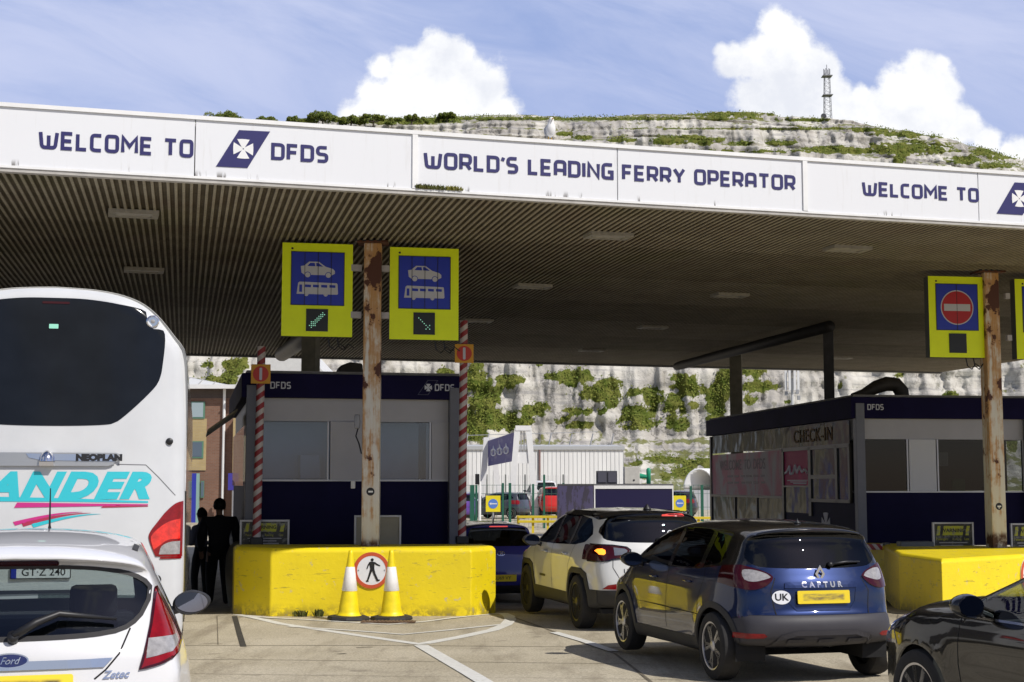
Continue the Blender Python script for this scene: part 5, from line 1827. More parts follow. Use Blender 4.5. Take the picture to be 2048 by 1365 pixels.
    sh.strip([(.56, .62), (.575, .86)], .028, 'top', .004).build('roof_ditch_cap', M_SEAT, r)
    for sd in (-1, 1):
        mirror(r, sd * .955, 2.42, .985, sd, M_TRIMB, 1.04)
        for ay in (.68, 3.17):
            wheel(r, sd * .745, ay, .31, .195, sd, M_TYRE, M_ALLOY, M_WELL, spokes=9, rim_r=.67)
    wells(r, (.68, 3.17), .37, .77, M_WELL)
    MB().box(-.68, .68, .3, 3.6, .19, .25).build('floor_pan', M_WELL, r)
    MB().box(-.60, .60, .32, .95, .78, .80).build('parcel_shelf', M_SEAT, r)
    for x in (-.36, .36):
        seat(r, x, 1.75, M_SEAT, .5, top=1.12); seat(r, x, 1.0, M_SEAT, .56, top=1.0)
    MB().box(-.62, .62, 2.35, 2.75, .6, .93).build('dashboard', M_SEAT, r, bevel=.06)
    return r
white_hatch()

# ================================================================== COACH
def coach():
    M_W = paint('white_coach_paint', (0.60, 0.61, 0.62), 0.35)
    M_TEAL = mat('teal_lettering', (0.035, 0.50, 0.58), 0.4)
    M_MAG = mat('magenta_stripe', (0.55, 0.030, 0.22), 0.4)
    M_CRIM = mat('crimson_stripe', (0.40, 0.03, 0.08), 0.4)
    c = at(88, 968, 13.6)
    r = thing('tour_coach', 'tall white tour coach seen from behind with turquoise lettering and large dark rear window', 'coach', (c.x, c.y, gz(13.5)), radians(12.0))
    r.scale = (1, 1, .968)
    # cross-section (x, z), right half from the bottom up
    half = [(1.20, .30), (1.262, .42), (1.275, .8), (1.275, 2.0), (1.268, 2.9), (1.255, 3.10), (1.235, 3.18), (1.15, 3.28), (.98, 3.47), (.84, 3.575), (.66, 3.645), (.40, 3.69), (0.0, 3.71)]
    zs = lambda z: z if z < 2.4 else 2.4 + (z - 2.4) * 1.125
    half = [(p[0], zs(p[1])) for p in half]
    prof = spline([(p[0], p[1]) for p in half], .07)
    ring = [(p.x, p.y) for p in prof] + [(-p.x, p.y) for p in prof[::-1][1:]]
    nb = 24
    bot = [(-1.20 + 2.40 * i / nb, .30) for i in range(1, nb)]
    ring += bot
    m = len(ring)
    P = [Vector(p) for p in ring]
    nr = []
    for i in range(m):
        acc = Vector((0, 0))
        for k in range(-3, 4):
            d = P[(i + k + 1) % m] - P[(i + k - 1) % m]
            acc += Vector((-d.y, d.x)).normalized()
        nr.append(acc.normalized())
    lean = lambda z: .10 * max(0, z - 1.1) ** 1.4 / 2 + .04 * max(0, .9 - z)
    bow = lambda x: .085 * (x / 1.275) ** 2 + .05 * abs(x / 1.275) ** 6
    bm = bmesh.new()
    R = .13
    loops = []
    ys = [12.6, 9, 6, 3, 1.6, .9, .6, .45] 
    for yv in ys:
        loops.append([bm.verts.new((p.x, yv + lean(p.y) * 0, p.y)) for p in P])
    for k in range(1, 9):
        t = k / 8 * pi / 2
        off, yv = R * (1 - cos(t)), .30 + R * (1 - sin(t)) - R
        loops.append([bm.verts.new(((p + n * off).x, yv + R * .0 + lean((p + n * off).y) + bow((p + n * off).x), (p + n * off).y)) for p, n in zip(P, nr)])
    for a, b in zip(loops, loops[1:]):
        for i in range(m):
            j = (i + 1) % m
            bm.faces.new((a[i], a[j], b[j], b[i]))
    edge = [v.co.copy() for v in loops[-1]]
    lp = [Vector((q.x, q.z)) for q in edge]
    inner = []
    xx = -1.2
    while xx < 1.2:
        zz = .35
        while zz < 3.87:
            if in_poly((xx, zz), lp) and min((Vector((xx, zz)) - q).length for q in lp) > .04: inner.append(Vector((xx, zz)))
            zz += .07
        xx += .07
    rr = delaunay_2d_cdt(lp + inner, [(i, (i + 1) % m) for i in range(m)], [], 1, 1e-5)
    vm = {}
    y0 = .30 - R
    def gv(i):
        if i not in vm:
            h = next((o for o in rr[3][i] if o < m), None)
            q = rr[0][i]
            vm[i] = loops[-1][h] if h is not None else bm.verts.new((q.x, y0 + lean(q.y) + bow(q.x), q.y))
        return vm[i]
    for f in rr[2]:
        vs = [gv(i) for i in f]
        if len(set(vs)) == 3: bm.faces.new(vs)
    bm.faces.new(loops[0])
    bmesh.ops.recalc_face_normals(bm, faces=bm.faces)
    sh = Shell.__new__(Shell)
    sh.finish(bm); sh.rear_lim, sh.front_lim = .75, 11
    win = [(-.57, 2.49), (.57, 2.49), (.63, 2.515), (.98, 2.84), (1.015, 2.92), (1.03, 3.0), (1.03, 3.335), (.94, 3.345), (.885, 3.38), (.875, 3.44), (.86, 3.50), (.60, 3.56), (.30, 3.595), (0, 3.60)]
    win += [(-p[0], p[1]) for p in win[::-1][1:] if abs(p[0]) > .001 and p[0] not in (-.57,)]
    win = [p for i, p in enumerate(win) if i == 0 or (abs(p[0] - win[i-1][0]) + abs(p[1] - win[i-1][1])) > 1e-6]
    # tidy: drop the duplicate lower corner
    if abs(win[-1][0] + .57) < 1e-6: win = win[:-1]
    win = rounded([(p[0], zs(p[1])) for p in win], .06)
    sh.cut('rear_window', win, 'rear')
    lamp = rounded([(1.25, 1.745, 'c'), (1.19, 1.725), (1.10, 1.645), (1.02, 1.54), (.955, 1.445), (.942, 1.40), (.962, 1.32), (1.01, 1.205, 'c'), (1.25, 1.20, 'c')])
    sh.mirror_cut('tail_light', lamp, 'rear', only=['body'])
    sh.mirror_cut('lamp_lens', rounded([(1.04, 1.225, 'c'), (1.225, 1.225, 'c'), (1.225, 1.352, 'c'), (1.13, 1.342), (1.06, 1.30)]), 'rear', only=['tail_light'])
    sh.mirror_cut('lamp_red', rounded([(.965, 1.40), (1.05, 1.495), (1.14, 1.55), (1.225, 1.57, 'c'), (1.225, 1.375, 'c'), (1.12, 1.365), (1.03, 1.30), (.99, 1.27, 'c'), (.972, 1.33)]), 'rear', only=['tail_light'])
    sh.mirror_cut('side_glass', [(1.0, 2.3), (11.8, 2.3), (11.8, 3.2), (1.0, 3.2)], 'side', only=['body'])
    sh.cut('dark_skirt', [(.42, .55), (.42, 1.84), (1.2, 1.84), (1.2, .55)], 'side', only=['body'])  # dark stretch low on the flanks, next to the rear corners
    sh.separate = ('tail_light', 'lamp_lens', 'lamp_red', 'side_glass', 'dark_skirt')
    M_COG = mat('coach_window_black', (0.010, 0.012, 0.016), 0.10, spec=0.22, var=0.3, vscale=1.5)
    M_SK = mat('coach_side_dark', (0.02, 0.02, 0.022), 0.35)
    M_BR = mat('lamp_bright_red', (0.70, 0.022, 0.012), 0.12, coat=0.8, var=0.35, vscale=14)
    made = sh.parts(r, {'body': ('body', M_W, 0, None), 'rear_window': ('rear_window', M_COG, .004, None), 'tail_light': ('tail_light', M_LAMPR, .010, None), 'side_glass': ('side_window', M_COG, .003, None), 'dark_skirt': ('side_panel', M_SK, .002, None)})
    ex = sh.parts(r, {'lamp_lens': ('lamp_lens', M_LAMPC, .013, None), 'lamp_red': ('lamp_glow_panel', M_BR, .013, None)})
    cxm = lambda o: sum(v.co.x for v in o.data.vertices) / len(o.data.vertices)
    for k in ex:
        for o in ex[k]: o.parent = min(made['tail_light'], key=lambda t: abs(cxm(t) - cxm(o)))
    # corner lamps beside the window head
    for sx in (1, -1):
        p, n = sh.hit('rear', sx * .925, zs(3.41), .012)
        t = MB().lathe([(.062, 0), (.062, .03), (.050, .034), (.046, .02)], 28, axis='Y').build('corner_lamp', M_CHROME, r, auto=40)
        t.location = p + Vector((0, .02, 0)); t.rotation_euler = (0, 0, 0); t.scale = (1, -1, 1)
        MB().lathe([(.045, 0), (.030, .018), (.004, .024)], 24, axis='Y').build('lamp_lens', M_LAMPC, t, smooth=True)
    # chrome-like grip bar
    bar = [(-.70, 2.215), (.62, 2.215), (.66, 2.20), (.635, 2.15), (.60, 2.10), (.55, 2.085), (-.62, 2.085), (-.70, 2.12)]
    M_SIL = mat('silver_trim', (0.50, 0.50, 0.49), 0.3, metal=0.7)
    gb = sh.patch(bar, 'rear', .03, step=.05).build('trim_bar', M_SIL, r, recalc=False)
    sh.patch([(-.19, 2.205), (.635, 2.195), (.60, 2.13), (-.05, 2.14), (-.16, 2.165)], 'rear', .036).build('name_plate', M_CHROME, gb, recalc=False)
    sh.lay_text('NEOPLAN', .080, 'rear', .47, 2.165, off=.040, bold=.007, spacing=1.0, xs=1.15).build('name_lettering', M_BLACK, gb, recalc=False)
    p, n = sh.hit('rear', 0.0, 2.15, .03)
    mb = MB().lathe([(.075, -.02), (.070, .02), (.045, .06), (.015, .085), (.004, .088)], 24)
    mb.box(-.065, .065, -.05, .02, -.065, -.025)
    o = mb.build('latch', M_CHROME, gb, auto=40); o.location = p
    p, n = sh.hit('rear', 1.115, 2.335, .0)
    o = MB().lathe([(.034, -.01), (.034, .02), (.020, .03), (.003, .03)], 20, axis='Y').build('camera_boss', M_BLACK, r, auto=40); o.location = p; o.scale = (1, -1, 1)
    # writing
    sh.lay_text('ANDER', .335, 'rear', .19, 1.885, off=.004, bold=.020, shear=.36, spacing=1.14, xs=1.20).build('lettering', M_TEAL, r, recalc=False)
    sh.patch([(-1.2, 1.80), (-.4, 1.79), (.2, 1.775), (.93, 1.745), (.93, 1.728), (.2, 1.742), (-.4, 1.745), (-1.2, 1.74)], 'rear', .004).build('stripe', M_TEAL, r, recalc=False)
    sh.patch([(-.255, 1.735), (.93, 1.715), (.93, 1.705), (-.28, 1.685)], 'rear', .005).build('stripe', M_MAG, r, recalc=False)
    sh.patch([(.53, 1.708), (.93, 1.699), (.93, 1.692), (.50, 1.682)], 'rear', .005).build('stripe', M_CRIM, r, recalc=False)
    for k, (mm, dx) in enumerate(((M_MAG, 0), (M_CRIM, .075), (M_TEAL, .165))):
        pts_t = [(-.285 + dx + .62 * t, 1.55 + .105 * sin(t * pi * .5) - .010 * k - .012 * t) for t in [i / 10 for i in range(11)]]
        th = lambda t: .034 * (1 - t) + .002
        low = [(q[0] + .02 * (1 - i / 10), q[1] - th(i / 10)) for i, q in enumerate(pts_t)]
        sh.patch(pts_t + low[::-1], 'rear', .004, step=.03).build('swoosh', mm, r, recalc=False)
    g = []
    for pts in ([(.64, 2.105), (.90, 2.10), (1.02, 1.98), (1.18, 1.80)], [(-.64, 2.105), (-.90, 2.10), (-1.02, 1.98), (-1.18, 1.80)]):
        q = sh.strip(pts, .009, 'rear'); g.append(q)
    gaps(g, mat('grey_gap', (.16, .16, .17), .6), r)
    sh.patch(rrect(-.03, .055, 3.44, 3.485, .005), 'rear', .009).build('window_label', mat('label_green', (.30, .72, .55), .5), r, recalc=False)
    sh.patch(rrect(-.10, .15, 3.69, 3.712, .006), 'rear', .009, step=.04).build('brake_light', M_LAMPD, r, recalc=False)
    sh.strip([(1.05, 1.19), (1.24, 1.19)], .02, 'rear', .012).build('red_trim', M_LAMPR, r, recalc=False)
    # registration plate
    pp, n = sh.hit('rear', -.02, 1.068, .014)
    pl = MB().prism(rrect(-.27, .27, -.06, .06, .01), -.008, 0).build('number_plate', M_WHITE, r); pl.location = pp
    MB().prism(rrect(-.265, -.215, -.055, .055, .005), -.0095, -.0083).build('country_band', mat('plate_blue', (.01, .03, .35), .4), pl)
    MB().prism(rrect(-.27, .27, -.06, .06, .01), -.0095, -.0083, [rrect(-.262, .262, -.052, .052, .008)]).build('plate_rim', M_BLACK, pl)
    text('plate_lettering', 'GT\u00b7Z 240', .098, M_BLACK, pl, (.025, -.0088, 0), .001, bold=.001)
    sh.patch([(-.62, .62), (.62, .62), (.60, .90), (-.60, .90)], 'rear', .004).build('engine_grille', M_TRIMB, r, recalc=False)
    MB().lathe([(.05, 0), (.05, .03), (.03, .045), (.004, .045)], 20, axis='Y').build('tow_cap', M_BLACK, r, auto=40).location = (1.02, .20, .98)
    for sd in (-1, 1):
        for ay in (2.5, 3.9, 9.9):
            wheel(r, sd * 1.10, ay, .50, .29, sd, M_TYRE, M_ALLOY, M_WELL, spokes=10, rim_r=.60)
    wells(r, (2.5, 3.9, 9.9), .56, 1.268, M_WELL)
    return r
coach()
# ================================================================== LANE SIGNS
M_YSIGN = mat('fluorescent_yellow', (0.84, 0.98, 0.0), 0.5, var=0.03)
M_BSIGN = mat('sign_blue', (0.012, 0.035, 0.42), 0.45, var=0.04)
M_LED = mat('led_panel_black', (0.006, 0.008, 0.008), 0.4)
M_DOT = mat('led_lit', (0.3, 0.8, 0.6), 0.4, emit=(0.45, 1.0, 0.72), estr=0.45)
M_PICT = mat('pictogram_grey', (0.50, 0.51, 0.55), 0.5)
M_NORED = mat('no_entry_red', (0.42, 0.012, 0.018), 0.45)
M_HOUS = mat('sign_housing', (0.05, 0.055, 0.05), 0.6)
def lane_sign(label, px, Y, ztop, rz, content, w=1.09, h=1.455):
    p = at(px, 600, Y)
    t = thing('lane_sign', label, 'lane sign', (p.x, p.y, ztop - h), rz, 'yellow lane signs hung under the canopy')
    X = lambda f: -w / 2 + f * w
    Z = lambda f: h * (1 - f)
    MB().box(-w / 2 + .006, w / 2 - .006, .012, .20, .006, h - .006).build('housing', M_HOUS, t, bevel=.008)
    MB().box(-w / 2, w / 2, 0, .011, 0, h).build('face', M_YSIGN, t)
    b = MB().box(X(.134), X(.872), -.006, -.0005, Z(.661), Z(.098)).build('blue_panel', M_BSIGN, t)
    mb = MB()
    mb.box(X(.124), X(.134), -.010, -.0005, Z(.661), Z(.098)).box(X(.872), X(.882), -.010, -.0005, Z(.661), Z(.098)).box(X(.124), X(.882), -.010, -.0005, Z(.668), Z(.661)).box(X(.124), X(.882), -.010, -.0005, Z(.098), Z(.091))
    cuts = (.319, .507, .693) if content != 'no_entry' else (.5,)
    for f in cuts: mb.box(X(f) - .004, X(f) + .004, -.013, -.0065, Z(.666), Z(.096))
    mb.build('panel_trim', M_BLACK, b)
    led = MB().box(X(.345), X(.655), -.012, -.0005, Z(.945), Z(.706)).build('matrix_panel', M_LED, t)
    MB().prism(circ(X(.14), Z(.06), .017, 12), -.006, -.0005).build('sensor', M_BLACK, t)
    if content == 'no_entry':
        cx, cz, r = X(.503), Z(.385), .295 * w
        MB().prism(circ(cx, cz, r, 48), -.009, -.0065).build('roundel', M_PICT, b)
        o = MB().prism(circ(cx, cz, r * .94, 48), -.0105, -.0092).build('roundel_red', M_NORED, b)
        MB().box(cx - r * .80, cx + r * .80, -.0118, -.0107, cz - r * .20, cz + r * .20).build('white_bar', M_PICT, b)
    else:
        # car seen from the side, above a coach
        cx0, cw, cz0 = X(.262), .488 * w, Z(.352)
        C = lambda a, b_: (cx0 + a * cw, cz0 + b_ * cw)
        body = [C(*q) for q in ((.02, .09), (.0, .28), (.10, .30), (.24, .42), (.52, .42), (.72, .28), (.93, .22), (.99, .16), (.99, .08), (.92, .04), (.89, .04))]
        body += [C(.80 + .095 * cos(a), .03 + .095 * sin(a)) for a in [i * pi / 8 for i in range(0, 9)]]
        body += [C(.30, .03)]
        body += [C(.20 + .095 * cos(a), .03 + .095 * sin(a)) for a in [i * pi / 8 for i in range(0, 9)]]
        h1 = [C(*q) for q in ((.19, .29), (.27, .385), (.40, .385), (.42, .285))]
        h2 = [C(*q) for q in ((.45, .285), (.44, .385), (.51, .385), (.65, .28))]
        mb = MB().prism(body, -.009, -.0065, [h1, h2])
        for wx in (.20, .80): mb.prism(circ(C(wx, .03)[0], C(wx, .03)[1], .075 * cw, 20), -.009, -.0065)
        mb.build('car_symbol', M_PICT, b)
        cx0, cw, cz0 = X(.207), .586 * w, Z(.548)
        body = [C(*q) for q in ((.0, .0), (.035, .27), (.07, .30), (.97, .28), (.985, .25), (1.0, .02), (.98, .0))]
        hol = [[C(*q) for q in ((.06, .05), (.065, .23), (.13, .23), (.13, .05))]]
        for a in (.20, .39, .59, .79): hol.append([C(a, .17), C(a, .235), C(a + .145, .23), C(a + .145, .165)])
        mb = MB().prism(body, -.009, -.0065, hol)
        for wx in (.235, .70):
            mb.prism(circ(C(wx, .0)[0], C(wx, -.0)[1], .052 * cw, 18), -.0105, -.0092, [circ(C(wx, .0)[0], C(wx, .0)[1], .036 * cw, 14)])
            mb.prism(circ(C(wx, -.01)[0], C(wx, -.012)[1], .03 * cw, 14), -.0105, -.0092)
        mb.build('coach_symbol', M_PICT, b)
        mb = MB()
        n = 9
        sgn = -1 if content == 'left' else 1
        for i in range(n):
            for j in range(n):
                u, v = i / (n - 1) * 2 - 1, j / (n - 1) * 2 - 1
                a, b_ = (u * sgn + -v) / 2, (u * sgn + v)              # along / across the arrow
                on = (abs(b_) < .3 and -.95 < a < .9) or (a > .25 and abs(b_) < (1.0 - a) * 1.1)
                if content == 'right': on = on and (i + j) % 2 == 0
                if on: mb.prism(circ(X(.5) + u * .115, Z(.825) + v * .115, .0085, 6), -.014, -.0123)
        mb.build('lit_dots', M_DOT, led)
    # cables below
    mb = MB()
    for cxx in (.18, .32):
        mb.tube([(cxx, .08, .02), (cxx + .02, .06, -.14), (cxx + .10, .06, -.20), (cxx + .18, .07, -.10), (cxx + .26, .08, -.16)], .011, 6)
    mb.build('cable', M_BLACK, t)
    return t
RZS = radians(11)
zt = CAM_H + (968 - 491) / F_PX * 22.55
lane_sign('yellow lane sign with car and coach symbols and a lit down-left arrow, nearer the coach', 634.5, 22.55, zt + .055, RZS, 'left')
lane_sign('yellow lane sign with car and coach symbols beside the raised striped boom', 848.5, 22.85, CAM_H + (968 - 500) / F_PX * 22.85 + .055, RZS, 'right')
lane_sign('yellow lane sign with a red no entry disc and a blank dark panel', 1913, 25.75, CAM_H + (968 - 557) / F_PX * 25.75 + .05, radians(9), 'no_entry', 1.045, 1.44)
lane_sign('yellow lane sign cut off by the picture edge past the second rusty column', 2085, 26.1, CAM_H + (968 - 563) / F_PX * 26.1 + .05, radians(9), 'no_entry', 1.045, 1.44)
M_BRKT = mat('bracket_grey', (0.42, 0.40, 0.40), 0.5, var=0.15)
def bracket(pxc, py, Y, rz, label, gap):
    p = at(pxc, py, Y)
    mb = MB()
    for sx in (-1, 1): mb.box(min(sx * .137, sx * gap), max(sx * .137, sx * gap), -.02, .06, -.05, .05)
    o = mb.build('sign_bracket', M_BRKT); o.location = p; o.rotation_euler = (0, 0, rz)
    tag(o, label, 'bracket', 'pale brackets holding the lane signs')
bracket(741, 537, 22.72, RZS, 'upper pale bracket joining the two car and coach lane signs to their column', .30)
bracket(740, 631, 22.72, RZS, 'lower pale bracket joining the two car and coach lane signs to their column', .30)
bracket(1996, 592, 25.9, radians(9), 'upper pale bracket on the column beside the no entry lane sign', .22)
bracket(2000, 676, 25.9, radians(9), 'lower pale bracket on the column beside the no entry lane sign', .22)

# ================================================================== BOOTHS
M_NAVYB = mat('navy_cladding', (0.011, 0.009, 0.042), 0.7, var=0.25, vscale=1.2, spec=0.08)
M_NAVYL = mat('navy_lower_panel', (0.008, 0.007, 0.034), 0.6, var=0.2, vscale=1.5, spec=0.08)
M_PALE = mat('pale_grey_panel', (0.43, 0.42, 0.43), 0.5, var=0.05, vscale=2)
M_POST = mat('grey_corner_post', (0.15, 0.155, 0.18), 0.45, var=0.06)
M_ALU = mat('aluminium_frame', (0.45, 0.45, 0.46), 0.35, metal=0.4)
M_BRONZE = mat('bronze_frame', (0.045, 0.040, 0.030), 0.4)
M_SILVT = mat('silver_lettering', (0.55, 0.56, 0.60), 0.4)
M_BLIND = mat('blind_mirrored_sky', (0.40, 0.47, 0.55), 0.25, var=0.10, vscale=1.2)  # tone of the sky mirrored in the panes, painted into the blinds
M_DARKIN = mat('dark_interior', (0.012, 0.012, 0.014), 0.8)
M_WIND = glass('booth_glass_clear', (0.50, 0.52, 0.52), refl=0.3)
M_WINB = glass('booth_glass', (0.66, 0.74, 0.84))
def booth(label, O, rz, W_, D_, z0, zw0, zw1, zf, zt, kind):
    """O: front corner near the coach side. z0 foot, zw0/zw1 window band, zf band foot, zt roof"""
    t = thing('check_in_booth', label, 'booth', (O.x, O.y, 0), rz, 'navy check-in booths on the islands')
    MB().box(.02, W_ - .02, .02, D_, z0, zw0 - .03).build('lower_wall', M_NAVYL, t)
    MB().box(.04, W_ - .04, .03, D_ - .01, zw1, zf).build('upper_wall', M_PALE, t)
    ov = .10
    rf = MB().box(-ov, W_ + ov, -ov, D_ + ov, zf, zt).build('roof_band', M_NAVYB, t, bevel=.01)
    MB().box(-ov + .08, W_ + ov - .08, -ov + .08, D_ + ov - .08, zt, zt + .05).build('roof', M_ROOF, t)
    # window band of the front
    inner = MB().box(.10, W_ - .10, .9, 1.0, zw0, zw1).build('blind' if kind == 1 else 'back_wall', M_BLIND if kind == 1 else M_DARKIN, t)
    MB().box(.05, W_ - .05, .0, .10, zw0 - .03, zw0).build('sill', M_ALU, t)
    # corner posts
    for x in (-.02, W_ - .16):
        MB().box(x, x + .18, -.13, .05, z0 - .05, zf + (.30 if kind == 2 else .20)).build('corner_post', M_POST, t, bevel=.01)
    if kind == 1:
        pw = [(.18, 1.31), (2.18, 3.02)]
        MB().box(1.36, 2.10, .0, .05, zw0, zw1).build('white_panel', M_PALE, t, bevel=.006)
        for a, b in pw:
            w_ = MB().box(a, b, .02, .03, zw0 + .01, zw1 - .01).build('window', M_WINB, t)
            for q in (a - .03, b): MB().box(q, q + .03, .0, .06, zw0, zw1).build('window_jamb', M_ALU, w_)
        MB().box(2.86, 2.98, .10, .16, zw0, zw1).build('window_mullion', M_BLACK, t)
        MB().box(3.06, W_ - .16, .0, .06, zw0, zw1).build('end_panel', M_PALE, t)
        MB().box(.9, 1.25, .5, .8, zw0, zw0 + .42).build('counter_screen', M_SILVT, t, bevel=.02)
    else:
        for a, b in ((.19, 1.06), (1.72, W_ - .2)):
            w_ = MB().box(a, b, .02, .03, zw0 + .01, zw1 - .01).build('window', M_WIND, t)
            for q in (a - .03, b): MB().box(q, q + .03, .0, .06, zw0, zw1).build('window_jamb', M_ALU, w_)
        MB().box(1.11, 1.67, .0, .05, zw0, zw1).build('white_panel', mat('white_panel', (.60, .60, .60), .45), t, bevel=.006)
        MB().box(1.8, 2.1, .4, .7, zw0 + .5, zw0 + .78).build('monitor', M_PALE, t, bevel=.01)
        MB().box(2.12, 2.40, .3, .6, zw0, zw0 + .25).build('green_crate', mat('crate_green', (.01, .16, .035), .5), t, bevel=.02)
    # lettering on the band
    def name(x, z, h_, k):
        mbw, L = letters('DFDS', h_, width=h_ * 2.75, thick=.17, depth=.004)
        o = mbw.build('lettering', M_SILVT, rf); o.location = (x, -ov - .001, z)
    zc = (zf + zt) / 2
    if kind == 1:
        name(.37, zc - .055, .115, 0); name(3.10, zc - .055, .115, 0)
        mb = MB()
        for arm in pattee(2.98, zc, .062): mb.prism(arm, -ov - .006, -ov - .001)
        mb.build('cross', M_SILVT, rf)
        MB().prism([(2.80, zc - .125), (2.98, zc - .125), (3.15, zc + .125), (2.97, zc + .125)], -ov - .004, -ov - .001, [[(2.815, zc - .117), (2.973, zc - .117), (3.135, zc + .117), (2.977, zc + .117)]]).build('emblem_outline', mat('emblem_line', (.06, .06, .11), .5), rf)
    else:
        name(.24, zc - .045, .115, 0); name(2.62, zc - .045, .115, 0)
    return t, rf
P1a, P1b = at(492, 968, 24.0), at(915, 968, 24.75)
rzb1 = atan2(P1b.y - P1a.y, P1b.x - P1a.x)
z_at = lambda py, Y: CAM_H + (968 - py) / F_PX * Y
b1, rf1 = booth('navy booth with two blue-grey blinded windows behind the rusty column and cones', P1a, rzb1, (P1b - P1a).length, 7.6, .90, z_at(959, 24.2), z_at(843, 24.2), z_at(797, 24.2), z_at(748, 24.1), 1)
P2a, P2b = at(1712, 968, 29.0), at(2062, 968, 29.55)
rzb2 = atan2(P2b.y - P2a.y, P2b.x - P2a.x)
b2, rf2 = booth('navy booth with a mirrored CHECK-IN side and dark front windows', P2a, radians(7.4), (P2b - P2a).length, 10.85, .72, z_at(982, 29.1), z_at(879, 29.1), z_at(838, 29.1), z_at(795, 29.0), 2)
# flap awning and small sign on the coach side of the nearer booth
mb = MB()
mb.add([(-.14, .6, 3.15), (-.14, 3.6, 3.15), (-.62, 3.6, 2.80), (-.62, .6, 2.80), (-.14, .6, 3.19), (-.14, 3.6, 3.19), (-.62, 3.6, 2.84), (-.62, .6, 2.84)], [(0, 3, 2, 1), (4, 5, 6, 7), (0, 1, 5, 4), (1, 2, 6, 5), (2, 3, 7, 6), (3, 0, 4, 7)])
mb.build('side_awning', mat('awning_tan', (.26, .22, .13), .6, var=.2), b1)
MB().box(-.03, -.005, .5, 6.8, 1.9, 2.9).build('side_window', M_WINB, b1)
